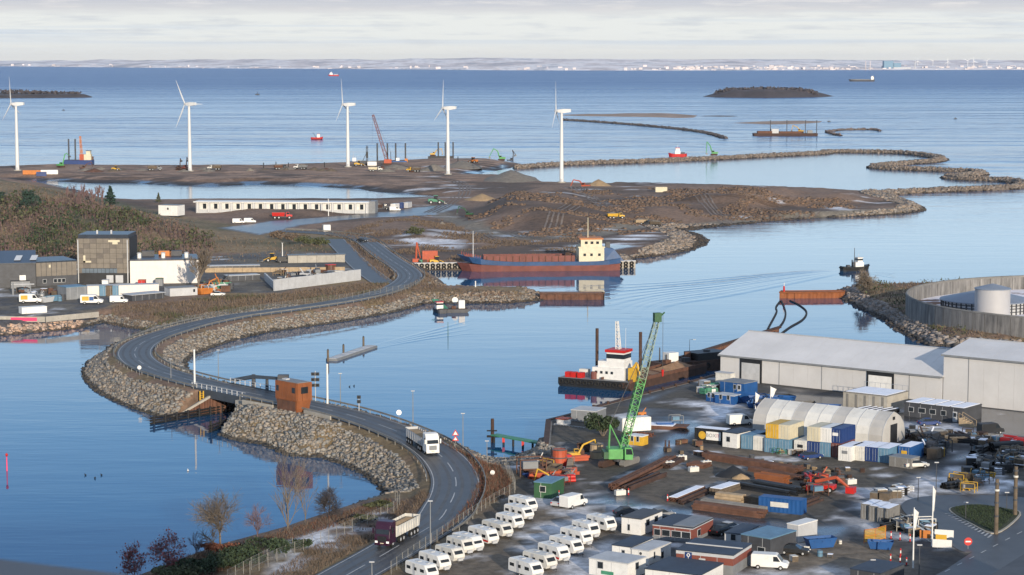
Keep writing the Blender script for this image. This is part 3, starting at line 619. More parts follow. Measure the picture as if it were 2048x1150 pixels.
def bush_blob(n, rx, ry, h, lobes=7, rr=NR):
    """points in an uneven crown"""
    c = np.stack([rr.uniform(-.6, .6, lobes) * rx, rr.uniform(-.6, .6, lobes) * ry, rr.uniform(.3, .72, lobes) * h], 1); R_ = rr.uniform(.3, .55, lobes)
    k = rr.integers(0, lobes, n); d = rr.normal(size=(n, 3)); d /= np.linalg.norm(d, axis=1)[:, None]; rad = rr.uniform(.25, 1, n) ** .5
    p = c[k] + d * rad[:, None] * R_[k][:, None] * np.array([rx, ry, h * .55]); p[:, 2] = np.maximum(p[:, 2], .05); return p
def bush(name, label, cat, base, rx, ry, h, leafm, n=500, size=.25, group=None, stem='bark', tall=False):
    t = thing(name, label, cat, base, 0, group); st = MB()
    if tall:
        st.cyl((0, 0, -.3), (0, 0, h * .9), h * .035, h * .008, 6); hh = NR.uniform(.12, 1, n); r = (1.03 - hh) * NR.uniform(.3, 1, n) ** .5 * (1 + .35 * np.sin(hh * 40)); a = NR.uniform(0, 2 * PI, n); p = np.stack([np.cos(a) * r * rx, np.sin(a) * r * ry, hh * h], 1)
    else:
        p = bush_blob(n, rx, ry, h)
        for k in range(9): a = k * .7; st.cyl((0, 0, -.3), (math.cos(a) * rx * .55, math.sin(a) * ry * .55, h * .6), h * .018, h * .006, 4, False)
    st.build('trunk', stem, t); V, F = leaf_cloud(p, size); npmesh('crown', V, F, leafm, None, t)
    return t
def blades(name, pts, h, m, w=.06, lean=.35, label=None):
    """upright grass or twig blades standing on points"""
    n = len(pts); p = np.asarray(pts); a = NR.uniform(0, 2 * PI, n); hh = np.broadcast_to(h, (n,)) * NR.uniform(.5, 1.3, n); dx = np.stack([np.cos(a), np.sin(a), np.zeros(n)], 1) * (np.broadcast_to(w, (n,))[:, None]); tip = np.stack([NR.normal(size=n) * lean * hh, NR.normal(size=n) * lean * hh, hh], 1)
    V = np.stack([p - dx - [0, 0, .1], p + dx - [0, 0, .1], p + tip], 1).reshape(-1, 3); o = npmesh(name, V, np.arange(3 * n).reshape(n, 3), m, 'stuff')
    if label: o['label'] = label
    return o
# ------------------------------------------------------------ machines and boxes
def wheel(par, x, y, r, w=.28, m='rubber'):
    o = MB().cyl((x, y - w / 2, r), (x, y + w / 2, r), r, r, 12).build('wheel', m, par); MB().cyl((x, y - w / 2 - .01, r), (x, y + w / 2 + .01, r), r * .5, r * .5, 8).build('rim', 'light_grey', o)
def car(label, loc, rz, body='black', kind='car', group=None):
    t = thing('parked_car' if kind == 'car' else kind, label, 'car' if kind == 'car' else 'van', loc, rz, group)
    if kind == 'car':
        L, Wd = 4.4, 1.78; MB().ext([(-2.2, .32), (2.15, .32), (2.2, .62), (1.95, .82), (1.0, .95), (-1.75, .98), (-2.18, .85)], -Wd / 2, Wd / 2).build('body', body, t, bevel=.07)
        cab = [(1.0, .94), (.25, 1.42), (-1.0, 1.45), (-1.75, .97)]; w1 = Wd / 2 - .02
        MB().add([(x, s * (w1 if i in (0, 3) else w1 - .2), z) for s in (-1, 1) for i, (x, z) in enumerate(cab)], [(0, 1, 2, 3), (7, 6, 5, 4), (0, 4, 5, 1), (1, 5, 6, 2), (2, 6, 7, 3)]).build('windows', 'glass_dark', t)
        MB().box(-.98, .22, -w1 + .2, w1 - .2, 1.43, 1.48).build('roof', body, t, bevel=.03); wx = 1.35
        for s in (-1, 1): MB().cb(2.16, s * .65, .6, .1, .34, .14).build('headlight', 'lamp_white', t); MB().cb(-2.17, s * .68, .68, .1, .3, .16).build('tail_light', 'red', t)
        r = .32
    else:
        L, Wd = 5.2, 1.95; MB().ext([(-2.6, .38), (2.55, .38), (2.6, .85), (2.35, 1.1), (1.75, 1.2), (1.05, 2.1), (.8, 2.2), (-2.5, 2.2), (-2.6, 2.05)], -Wd / 2, Wd / 2).build('body', body, t, bevel=.08)
        MB().add([(1.79, -.82, 1.22), (1.79, .82, 1.22), (1.12, .76, 2.06), (1.12, -.76, 2.06)], [(0, 1, 2, 3)]).build('windscreen', 'glass_dark', t)
        for s in (-1, 1): MB().add([(1.55, s * (Wd / 2 + .01), 1.25), (.55, s * (Wd / 2 + .01), 1.25), (.55, s * (Wd / 2 + .01), 1.95), (1.1, s * (Wd / 2 + .01), 1.95)], [(0, 1, 2, 3)][::1] if s < 0 else [(3, 2, 1, 0)]).build('window', 'glass_dark', t); MB().cb(2.56, s * .7, .72, .1, .3, .2).build('headlight', 'lamp_white', t)
        wx, r = 1.6, .34
    for x in (-wx, wx):
        for s in (-1, 1): wheel(t, x, s * (Wd / 2 - .13), r)
    return t
def corrugated(mb, L, Wd, H, z0=0., step=.34, d=.045):
    n = int(L / step); xs = [-L / 2 + L * i / n for i in range(n + 1)]
    for s in (-1, 1):
        vs = []; 
        for i, x in enumerate(xs): y = s * (Wd / 2 - (d if i % 2 else 0)); vs += [(x, y, z0 + .12), (x, y, z0 + H - .1)]
        mb.add(vs, [(2 * i, 2 * i + 2, 2 * i + 3, 2 * i + 1) if s < 0 else (2 * i + 1, 2 * i + 3, 2 * i + 2, 2 * i) for i in range(n)])
    return mb
def container(label, loc, rz, m='blue', L=6.06, Wd=2.44, H=2.6, door=None, snow=False, group=None, logo=None):
    t = thing('container', label, 'container', loc, rz, group); b = MB(); corrugated(b, L - .2, Wd - .04, H); b.box(-L / 2 + .04, L / 2 - .04, -Wd / 2 + .06, Wd / 2 - .06, .08, H - .06); b.build('body', m, t)
    f = MB()
    for sx in (-1, 1):
        for sy in (-1, 1): f.cb(sx * (L / 2 - .07), sy * (Wd / 2 - .07), 0, .14, .14, H)
        f.cb(sx * (L / 2 - .07), 0, 0, .13, Wd - .3, .15); f.cb(sx * (L / 2 - .07), 0, H - .12, .13, Wd - .3, .12)
    for sy in (-1, 1): f.cb(0, sy * (Wd / 2 - .06), 0, L - .3, .11, .16); f.cb(0, sy * (Wd / 2 - .06), H - .11, L - .3, .11, .11)
    f.build('frame', m, t)
    for s in (-1, 1):
        d = MB().cb(-L / 2 + .02, s * Wd * .24, .14, .06, Wd * .45, H - .26).build('door', door or m, t)
        q = MB()
        for k in (-.25, .25): q.cyl((-L / 2 - .03, s * Wd * .24 + k, .2), (-L / 2 - .03, s * Wd * .24 + k, H - .2), .025, .025, 5)
        q.build('lock_rod', 'galv', d)
    MB().box(-L / 2 + .12, L / 2 - .12, -Wd / 2 + .1, Wd / 2 - .1, H - .05, H + .02).build('roof', 'snow' if snow else m, t)
    if logo: MB().cb(-L / 2 - .045, 0, H * .5, .02, Wd * .45, H * .22).build('sign', logo, t)
    return t
def box_at(uA, vA, uB, vB, z=2.5):
    """origin, length and heading of a wall foot seen between two pixels"""
    return line(uA, vA, uB, vB, z)
def hut(label, A, rz, L, D, H, wall='dirty_white', roof='roof_blue', wins=((.25, 1.0, .9),), doors=(), cat='site hut', name='site_hut', group=None, trim='light_grey', band=None, z=2.5, roofth=.16, over=.06, side=()):
    """box building: x along the front foot from A, y into the block; wins: (fraction, sill, width)"""
    t = thing(name, label, cat, (A[0], A[1], z), rz, group)
    if band:
        h1, m1, h2, m2 = band; MB().box(0, L, 0, D, 0, h1).build('lower_wall', m1, t); MB().box(.01, L - .01, .01, D - .01, h1, h2).build('wall', wall, t); MB().box(-.02, L + .02, -.02, D + .02, h2, H).build('fascia', m2, t)
    else: MB().box(0, L, 0, D, 0, H).build('wall', wall, t)
    MB().box(-over, L + over, -over, D + over, H, H + roofth).build('roof', roof, t)
    n = MB()
    for x in np.arange(1.2, L - .3, 2.44): n.cb(x, -.01, .1, .05, .03, H - .15)
    n.build('cladding_joints', trim, t, kind='stuff')
    for f, sill, w in wins:
        o = MB().cb(L * f, -.03, sill, w, .06, 1.05).build('window', trim, t); MB().cb(L * f, -.065, sill + .08, w - .16, .02, .89).build('pane', 'glass_dark', o)
    for f in doors:
        o = MB().cb(L * f, -.03, .05, .95, .06, 2.0).build('door', trim, t); MB().cb(L * f, -.065, 1.0, .55, .02, .8).build('pane', 'glass_dark', o)
    for f, sill, w in side:
        o = MB().cb(L + .03, D * f, sill, .06, w, 1.05).build('window', trim, t); MB().cb(L + .065, D * f, sill + .08, .02, w - .16, .89).build('pane', 'glass_dark', o)
    return t
def excavator(label, loc, rz, m='yellow', s=1., arm=((2.5, 4.2), (6.2, 5.6), (7.4, 1.6)), group=None, name='excavator', track='rust_dark'):
    t = thing(name, label, 'excavator', loc, rz, group); t.scale = (s, s, s)
    for q in (-1, 1): MB().ext([(-2, .25), (-1.7, 0), (1.7, 0), (2, .25), (2, .7), (1.7, .95), (-1.7, .95), (-2, .7)], q * 1.15 - .32, q * 1.15 + .32).build('track', track, t)
    MB().cyl((0, 0, .8), (0, 0, 1.15), .8, .8, 12).build('turntable', 'dark_grey', t)
    MB().ext([(-2.3, 1.15), (1.4, 1.15), (1.4, 1.7), (-.2, 2.1), (-2.3, 2.05)], -1.3, 1.3).build('house', m, t, bevel=.1)
    c = MB().ext([(-.1, 2.0), (1.35, 1.5), (1.5, 2.2), (1.2, 3.0), (-.1, 3.0)], .35, 1.25).build('cab', m, t); MB().ext([(0, 2.2), (1.3, 2.0), (1.42, 2.3), (1.1, 2.85), (0, 2.85)], .33, 1.27).build('window', 'glass_dark', c)
    a, b, e = arm; MB().add([], []).cyl((1.1, -.1, 1.7), (a[0], -.1, a[1]), .34, .3, 6).cyl((a[0], -.1, a[1]), (b[0], -.1, b[1]), .3, .2, 6).build('boom', m, t)
    MB().cyl((b[0], -.1, b[1]), (e[0], -.1, e[1]), .24, .16, 6).build('stick', m, t)
    MB().ext([(e[0] - .1, e[1] + .2), (e[0] + .4, e[1] - .1), (e[0] + .1, e[1] - .9), (e[0] - .8, e[1] - .95), (e[0] - .9, e[1] - .4)], -.75, .55).build('bucket', 'steel', t)
    return t
def dumper(label, loc, rz, m='yellow', s=1., load=True, group=None, cab=None):
    t = thing('dump_truck', label, 'dump truck', loc, rz, group); t.scale = (s, s, s); cab = cab or m
    MB().box(-4.6, 3.6, -.5, .5, .8, 1.25).build('chassis', 'dark_grey', t)
    MB().add([(x, y * w, z) for x, z, w in ((-5, 1.5, .9), (-5.2, 3.0, 1.3), (.6, 1.3, .9), (.9, 3.0, 1.3)) for y in (-1, 1)], [(0, 1, 3, 2), (0, 2, 6, 4), (1, 5, 7, 3), (4, 6, 7, 5), (0, 4, 5, 1)]).build('tipper_body', m, t)
    if load: MB().add([(-5, -1.2, 2.85), (.7, -1.2, 2.85), (.7, 1.2, 2.85), (-5, 1.2, 2.85), (-3.4, 0, 3.6), (-1, .1, 3.5)], [(0, 1, 5, 4), (1, 2, 5), (2, 3, 4, 5), (3, 0, 4)]).build('load', 'gravel_pile', t)
    c = MB().ext([(1.3, 1.2), (4.4, 1.2), (4.4, 2.0), (3.2, 2.2), (2.9, 3.3), (1.4, 3.3)], -1.15, 1.15).build('cab', cab, t, bevel=.08); MB().ext([(1.7, 2.3), (3.1, 2.3), (2.86, 3.15), (1.7, 3.15)], -1.17, 1.17).build('window', 'glass_dark', c)
    for x in (-3.8, -1.9, 3.0):
        for q in (-1, 1): wheel(t, x, q * 1.1, .8, .6)
    return t
def loader(label, loc, rz, m='yellow', s=1., group=None):
    t = thing('wheel_loader', label, 'loader', loc, rz, group); t.scale = (s, s, s)
    MB().ext([(-3, .9), (.3, .9), (.3, 1.7), (-1.2, 2.1), (-3, 2.0)], -1, 1).build('body', m, t, bevel=.1); MB().ext([(-.9, 1.9), (.5, 1.5), (.6, 3.2), (-.8, 3.2)], -.75, .75).build('cab', 'glass_dark', t); MB().box(-.9, .7, -.8, .8, 3.2, 3.35).build('roof', m, t)
    MB().box(.3, 2.0, -.5, .5, .8, 1.3).build('front_frame', m, t)
    for q in (-1, 1): MB().cyl((1.0, q * .6, 1.7), (3.2, q * .6, .7), .16, .14, 5).build('lift_arm', m, t)
    MB().ext([(3.0, 1.3), (3.0, .2), (4.2, .1), (4.0, .4), (3.4, .5)], -1.35, 1.35).build('bucket', 'steel', t)
    for x in (-2.0, 1.3):
        for q in (-1, 1): wheel(t, x, q * 1.0, .75, .5)
    return t
def lamp_post(label, loc, h=8., m='galv', arm=0, rz=0, r=.09, group=None, head='light_grey'):
    t = thing('street_lamp', label, 'lamp post', loc, rz, group); MB().cyl((0, 0, -.2), (0, 0, h), r, r * .6, 7).build('pole', m, t)
    if arm: MB().cyl((0, 0, h - .05), (arm, 0, h + .1), r * .5, r * .5, 5).build('arm', m, t)
    MB().cb(arm, 0, h - .05, .7, .26, .14).build('lamp_head', head, t); return t
def pole(label, loc, h, r=.12, m='white_paint', name='mast', cat='pole', group=None, r1=None, cap=True):
    t = thing(name, label, cat, loc, 0, group); MB().cyl((0, 0, -.3), (0, 0, h), r, r1 or r * .8, 8).build('shaft', m, t)
    if cap: MB().cyl((0, 0, h), (0, 0, h + r), r * 1.15, r * .6, 8).build('cap', m, t)
    return t
def fence(label, line3, h=1.9, step=2.5, m='rail_grey', mesh=True, name='fence', rail=True, mm='fence_mesh'):
    o = Vector(line3[0]); L = resample([Vector(p) - o for p in line3], step); t = thing(name, label, 'fence', tuple(o)); p_ = MB()
    for p in L: p_.box(p.x - .035, p.x + .035, p.y - .035, p.y + .035, p.z - .3, p.z + h)
    p_.build('posts', m, t, kind='stuff'); r_ = MB()
    for zz in ((h - .06, h * .5) if rail else (h - .05,)): r_.tube([p + Vector((0, 0, zz)) for p in L], .02, 4)
    r_.build('rails', m, t)
    if mesh:
        q = MB()
        for a, b in zip(L, L[1:]): q.add([a + Vector((0, 0, .05)), b + Vector((0, 0, .05)), b + Vector((0, 0, h - .08)), a + Vector((0, 0, h - .08))], [(0, 1, 2, 3)])
        q.build('mesh_panels', mm, t, kind='stuff')
    return t
def fence_material():
    m = bpy.data.materials.new('fence_mesh'); m.use_nodes = True; MATS['fence_mesh'] = m; N, mth, ramp, mix = nodes_of(m.node_tree)
    b = N('ShaderNodeBsdfPrincipled', i_Base_Color=(.2, .21, .2, 1), i_Roughness=.6); t = N('ShaderNodeBsdfTransparent'); mx = N('ShaderNodeMixShader', i_0=.13, i_1=t.outputs[0], i_2=b.outputs[0]); N('ShaderNodeOutputMaterial', i_Surface=mx.outputs[0])
fence_material()
def hull(mb, L, B, D, z0=-.6, sheer=.0, bow=.25, stern=.08, n=14, tf=.88, lv=None):
    """ship hull, bow at +x; lv: levels (z, width factor, share of sheer)"""
    lv = lv or [(z0, tf * .85, 0), (z0 * .2, tf, 0), (D, 1, 1)]; st = []; m = len(lv)
    for i in range(n + 1):
        t = i / n; x = -L / 2 + L * t
        w = B / 2 * ((1 - ((t - (1 - bow)) / bow) ** 2.2) if t > 1 - bow else 1) * (1 - .25 * ((stern - t) / stern) ** 2 if t < stern else 1); w = max(w, .04)
        sh = sheer * (max(0, t - .6) / .4) ** 2 + sheer * .4 * (max(0, .2 - t) / .2) ** 2; rk = max(0, t - .85) / .15 * .05 * L
        q = [(x - rk * (1 - (z - lv[0][0]) / max(.1, D - lv[0][0])), w * f, z + sh * k) for z, f, k in lv]
        st.append([(x_, -w_, z_) for x_, w_, z_ in q] + [(x_, w_, z_) for x_, w_, z_ in q[::-1]])
    k = 2 * m; vs = [p for s in st for p in s]; fs = [(i * k + j, i * k + k + j, i * k + k + j + 1, i * k + j + 1) for i in range(n) for j in range(k - 1)]
    return mb.add(vs, fs + [tuple(range(k)), tuple(range(n * k, n * k + k))[::-1]])

# ------------------------------------------------------------ odds and ends
CNAME = {'rust': 'rusty', 'rust_dark': 'dark rusty', 'dirty_white': 'dirty white', 'mid_grey': 'grey', 'light_grey': 'pale grey', 'dark_grey': 'dark grey', 'black': 'black', 'timber': 'brown', 'pale_timber': 'pale timber', 'blue': 'blue', 'deep_blue': 'dark blue', 'steel_blue': 'grey-blue', 'orange': 'orange', 'orange_red': 'orange-red', 'yellow': 'yellow', 'red': 'red', 'teal_green': 'green', 'concrete': 'concrete', 'sand': 'tan', 'snow': 'snow-covered', 'white_paint': 'white', 'concrete_dark': 'dark concrete'}
def junk(kind, m, loc, rz, where, s=1., group=None, label=None, top=None):
    r = RND; nm = {'crate': 'crate', 'drum': 'drum', 'pallets': 'pallet_stack', 'pipes': 'pipe_bundle', 'beams': 'beam_stack', 'skip': 'skip', 'blocks': 'block_stack', 'machine': 'site_machine', 'frame': 'storage_rack'}[kind]
    t = thing(nm, label or f'{CNAME.get(m, m)} {nm.replace("_", " ")} {where}', {'pallets': 'pallets', 'pipes': 'pipes', 'beams': 'beams', 'blocks': 'blocks', 'machine': 'machine', 'frame': 'rack'}.get(kind, kind), loc, rz, group); t.scale = (s, s, s)
    if kind == 'crate':
        w, d, h = r.uniform(1.2, 2), r.uniform(1, 1.5), r.uniform(.8, 1.4); MB().box(-w / 2, w / 2, -d / 2, d / 2, .1, h).build('body', m, t); MB().box(-w / 2 - .04, w / 2 + .04, -d / 2 - .04, d / 2 + .04, h, h + .1).build('lid', top or m, t)
        for x in (-w / 2, w / 2): MB().box(x - .06, x + .06, -d / 2 - .05, d / 2 + .05, 0, h - .02).build('batten', 'timber', t)
    elif kind == 'drum': MB().cyl((0, 0, 0), (0, 0, 1.3), .6, .6, 14).build('body', m, t); MB().torus((0, 0, 1.3), (0, 0, 1), .58, .06, 14, 5).torus((0, 0, .65), (0, 0, 1), .6, .05, 14, 5).build('hoop', 'steel', t)
    elif kind == 'pallets':
        for k in range(r.randint(4, 7)): MB().box(-.62, .62, -.5, .5, k * .2 + .06, k * .2 + .12).box(-.62, .62, -.5, -.38, k * .2, k * .2 + .05).box(-.62, .62, .38, .5, k * .2, k * .2 + .05).build('pallet', m if k % 2 else (top or m), t)
    elif kind == 'pipes':
        L, R_ = r.uniform(4, 7), r.uniform(.22, .38)
        for k in range(5): y = ((k % 3) - 1) * R_ * 2.05 + (R_ if k > 2 else 0); z = R_ + (R_ * 1.75 if k > 2 else 0); MB().cyl((-L / 2, y, z), (L / 2, y, z), R_, R_, 10, False).build('pipe', m, t)
    elif kind == 'beams':
        L = r.uniform(4, 9)
        for k in range(4):
            y = (k % 2 - .5) * .9; z = (k // 2) * .5; x = r.uniform(-.4, .4); MB().box(x - L / 2, x + L / 2, y - .2, y + .2, z, z + .08).box(x - L / 2, x + L / 2, y - .05, y + .05, z + .081, z + .379).box(x - L / 2, x + L / 2, y - .2, y + .2, z + .38, z + .46).build('beam', m, t)
    elif kind == 'skip':
        L, w, h = 4.2, 1.8, 1.4; MB().add([(x * a, y * b, z) for x, y in ((-1, -1), (1, -1), (1, 1), (-1, 1)) for a, b, z in ((L / 2 - .5, w / 2 - .15, .1), (L / 2, w / 2, h))], [(0, 2, 3, 1), (2, 4, 5, 3), (4, 6, 7, 5), (6, 0, 1, 7), (0, 6, 4, 2)]).build('shell', m, t); q = MB()
        for x in (-1.2, 0, 1.2): q.box(x - .06, x + .06, -w / 2 - .06, w / 2 + .06, h - .45, h - .3)
        q.build('ribs', m, t); MB().box(-L / 2 + .35, L / 2 - .35, -w / 2 + .15, w / 2 - .15, h * .6, h * .75).build('contents', top or 'rust_dark', t)
    elif kind == 'blocks':
        for k in range(6): MB().box(-.8 + (k % 3) * .55, -.28 + (k % 3) * .55, -.3, .3, (k // 3) * .55, (k // 3) * .55 + .5).build('block', m, t, bevel=.03)
    elif kind == 'machine':
        MB().box(-1.1, 1.1, -.6, .6, .35, 1.2).build('body', m, t, bevel=.1); MB().cyl((.4, 0, 1.2), (1.2, 0, 2.2), .13, .1, 6).build('arm', top or m, t); MB().cyl((-.5, -.5, 1.2), (-.5, .5, 1.2), .4, .4, 10).build('reel', 'dark_grey', t)
        for x in (-.7, .7): MB().cyl((x, -.65, .35), (x, .65, .35), .35, .35, 10).build('wheels', 'rubber', t)
    elif kind == 'frame':
        b = MB()
        for x in (-1.2, 1.2):
            for y in (-.8, .8): b.box(x - .05, x + .05, y - .05, y + .05, 0, 1.6)
        b.box(-1.25, 1.25, -.85, -.75, 1.5, 1.6).box(-1.25, 1.25, .75, .85, 1.5, 1.6); b.build('posts', m, t); MB().box(-1.1, 1.1, -.7, .7, .6, .7).build('shelf', top or m, t); MB().box(-.9, .5, -.6, .6, .701, 1.35).build('stored_goods', RND.choice(['timber', 'dark_grey', 'steel_blue', 'mid_grey']), t)
    return t
def scatter_junk(n, poly, z, where, group, kinds, cols, s=(1, 1), snowy=.0, ang=None, north=False):
    r = zone(poly, z); x0, y0 = r.min(0); x1, y1 = r.max(0); k = 0; made = {}
    for _ in range(n * 40):
        if k >= n: break
        x, y = RND.uniform(x0, x1), RND.uniform(y0, y1)
        if sdist(np.array([x]), np.array([y]), [r])[0] < .8: continue
        zz = landz(x, y) if north else z; c = RND.choice(cols); o = junk(RND.choice(kinds), c, (x, y, zz), (ang if ang is not None else RND.uniform(0, 3.1)) + RND.uniform(-.2, .2), where, RND.uniform(*s), group, None, 'snow' if RND.random() < snowy else None); k += 1; made.setdefault(o['label'], []).append(o)
    for l, os_ in made.items():
        if len(os_) > 1:
            for i, o in enumerate(sorted(os_, key=lambda o: o.location.x / o.location.y)): o['label'] = f'{l}, {ORD[i]} from left'
# ------------------------------------------------------------ far shore, islands, breakwaters
def water_pt(u, v): x, y = G(u, v, 0); return (x, y, 0)
def coast_mat():
    m = bpy.data.materials.new('far_land'); m.use_nodes = True; MATS['far_land'] = m; N, mth, ramp, mix = nodes_of(m.node_tree); tc = N('ShaderNodeTexCoord')
    mp = N('ShaderNodeMapping', i_0=tc.outputs['Object'], i_3=(.0022, .0009, .012)); n = N('ShaderNodeTexNoise', i_Vector=mp.outputs[0], i_Scale=1.0, i_Detail=8.0, i_Roughness=.7)
    c = ramp(n.outputs[0], (.34, (.3, .31, .35)), (.45, (.56, .50, .49)), (.53, (.8, .76, .75)), (.61, (.36, .36, .39)), (.70, (.82, .8, .82)))
    N('ShaderNodeOutputMaterial', i_Surface=N('ShaderNodeBsdfPrincipled', i_Base_Color=c, i_Roughness=.95).outputs[0])
coast_mat()
def coast():
    us = np.linspace(-260, 2310, 260); base = np.interp(us, [-260, 0, 300, 500, 700, 1000, 1300, 1700, 2048, 2310], [134, 132.5, 135.5, 137.2, 138, 140.5, 141.3, 140.2, 139.6, 139.2])
    V, rows = [], [(0, 0), (60, 5), (500, 14), (1500, 30), (2600, 46), (3600, 62), (4600, 50)]
    for dy, hh in rows:
        for u, b in zip(us, base):
            x, y = G(u, b, 0); k = .35 + 1.1 * vnoise(np.array([x / 1000]), np.array([dy / 900.]), 1.6, 31)[0] + .35 * vnoise(np.array([x / 1000]), np.array([dy / 900.]), .3, 32)[0]
            V.append((x * (1 + dy / y), y + dy, -2 if dy == 0 else hh * k))
    n = len(us); F = [(r * n + i, r * n + i + 1, (r + 1) * n + i + 1, (r + 1) * n + i) for r in range(len(rows) - 1) for i in range(n - 1)]
    npmesh('far_coast', V, F, 'far_land', 'structure', smooth=False)
    tn = MB()       # the far town: too many and too small to count
    for k in range(620):
        u = RND.choice([RND.uniform(0, 2048), RND.uniform(1250, 2048), RND.uniform(1350, 1700)]); b = np.interp(u, us, base); x, y = G(u, b, 0); dy = abs(RND.gauss(0, 500)) + 40; w = RND.uniform(6, 34); h = RND.choice([5, 6, 7, 8, 10, 14, 20]) * RND.uniform(.7, 1.2)
        tn.cb(x * (1 + dy / y), y + dy, -1, w, RND.uniform(12, 30), h + dy * .012)
    o = tn.build('far_town', 'far_wall'); o['kind'] = 'stuff'
mat('far_wall', (.5, .46, .46), .8, 0, .35, .004); coast()
def far_thing(name, label, cat, u, v, parts, group=None):
    t = thing(name, label, cat, water_pt(u, v), 0, group)
    for nm, m, mb in parts: mb.build(nm, m, t)
    return t
far_thing('power_station', 'block-shaped blue-grey power station on the far shore, right of centre', 'power station', 1795, 140, [('reactor_hall', 'far_wall_blue' if 'far_wall_blue' in MATS else 'steel_blue', MB().cb(-30, 200, -1, 65, 60, 62).cb(30, 200, -1, 50, 60, 48)), ('low_hall', 'light_grey', MB().cb(60, 180, -1, 120, 50, 18)), ('chimney', 'light_grey', MB().cyl((155, 200, 0), (155, 200, 66), 4, 3, 8))])
for u in (1737, 1746): far_thing('chimney_stack', f'{"left" if u < 1740 else "right"} of two thin chimneys on the far shore left of the power station', 'chimney', u, 140.5, [('shaft', 'far_wall', MB().cyl((0, 120, 0), (0, 120, 62), 4, 3, 8))])
for k, (u, h) in enumerate([(1884, 58), (1916, 60), (1948, 55), (1990, 62), (2003, 58), (2030, 60)]):
    b = [('tower', 'white_paint', MB().cyl((0, 900, 10), (0, 900, h), 2, 1.2, 6)), ('rotor', 'white_paint', MB().cyl((0, 896, h), (math.sin(k) * 26, 896, h + math.cos(k) * 26), 1.2, .5, 4).cyl((0, 896, h), (math.sin(k + 2.09) * 34, 896, h + math.cos(k + 2.09) * 34), 2, .6, 4).cyl((0, 896, h), (math.sin(k + 4.19) * 34, 896, h + math.cos(k + 4.19) * 34), 2, .6, 4))]
    far_thing('far_turbine', f'tiny white wind turbine on the far coast, {ORD[k]} right of the power station', 'wind turbine', u, 139.6, b, 'turbines on the far coast')
def islet(name, pts, h, res, slope=.25, m='land', colr=(.10, .08, .075), bumps=.4, seed=40, plateau=0):
    """low island from its waterline"""
    r = ring(pts); x0, y0 = r.min(0); x1, y1 = r.max(0); nx, ny = min(160, int((x1 - x0) / res) + 3), min(120, int((y1 - y0) / res) + 3)
    X, Yy = np.meshgrid(np.linspace(x0 - res, x1 + res, nx), np.linspace(y0 - res, y1 + res, ny)); x, y = X.ravel(), Yy.ravel(); s = sdist(x, y, [r])
    z = np.clip(s * slope, -1.5, h) * (1 + bumps * (vnoise(x, y, res * 6, seed) - .5) * 2 * (s > 0)); i = (np.arange(ny - 1)[:, None] * nx + np.arange(nx - 1)[None]).ravel(); F = np.c_[i, i + 1, i + nx + 1, i + nx]; F = F[(z[F] > -1.2).any(1)]
    c = np.array(colr)[None] * (.6 + .8 * vnoise(x, y, res * 3, seed + 1))[:, None]; return npmesh(name, np.c_[x, y, z], F, m, 'structure', smooth=True, col=np.c_[c, np.zeros(len(x))])
islet('fort_island', [(1405, 193.2), (1430, 195), (1540, 196), (1640, 194.5), (1668, 192.6), (1640, 191.2), (1540, 190.4), (1440, 191.2)], 13, 8, .3, colr=(.06, .052, .058), bumps=.3)
def isl_trees():
    pts = []
    for k in range(1400):
        u = RND.uniform(1428, 1636); v = RND.uniform(191.6, 194.2); x, y = G(u, v, 0); e = min((u - 1420) / 30, (1645 - u) / 45, 1); pts.append((x, y, 11 * max(.1, e) + RND.uniform(-1, 6.5) * (.3 + vnoise(np.array([x]), np.array([y * .3]), 60, 91)[0])))
    V, F = leaf_cloud(np.array(pts), 3.2); npmesh('island_scrub', V, F, 'leaf_bramble', 'stuff')
mat('leaf_bramble', (.06, .052, .055), .9, 0, .4, .1); isl_trees()
islet('left_spit', [(-260, 197), (0, 196.5), (100, 195.8), (184, 195), (184, 193.2), (100, 192), (0, 190), (-260, 189)], 5.5, 8, .35, colr=(.055, .05, .055), bumps=.15)
pts = []
for k in range(500): u = RND.uniform(-30, 160); x, y = G(u, RND.uniform(191.5, 194), 0); pts.append((x, y, 6 + RND.uniform(0, 7) * (1 - max(0, u) / 180)))
V, F = leaf_cloud(np.array(pts), 3.2); npmesh('spit_scrub', V, F, 'leaf_bramble', 'stuff')
islet('sand_bar_long', [(1120, 231), (1180, 232.5), (1300, 234), (1360, 236), (1388, 235), (1395, 231), (1350, 227.5), (1280, 227), (1200, 228.5), (1130, 229.4)], 1.3, 5, .05, colr=(.28, .21, .17))
islet('sand_bar_low', [(1465, 246), (1540, 249), (1600, 248), (1640, 245), (1645, 242.5), (1580, 241.5), (1500, 244)], .9, 5, .05, colr=(.28, .21, .17))
islet('sand_bar_thin', [(1395, 232.2), (1440, 233.2), (1482, 232.6), (1440, 231.6)], .7, 4, .12, colr=(.1, .085, .08))
ROCKN = []
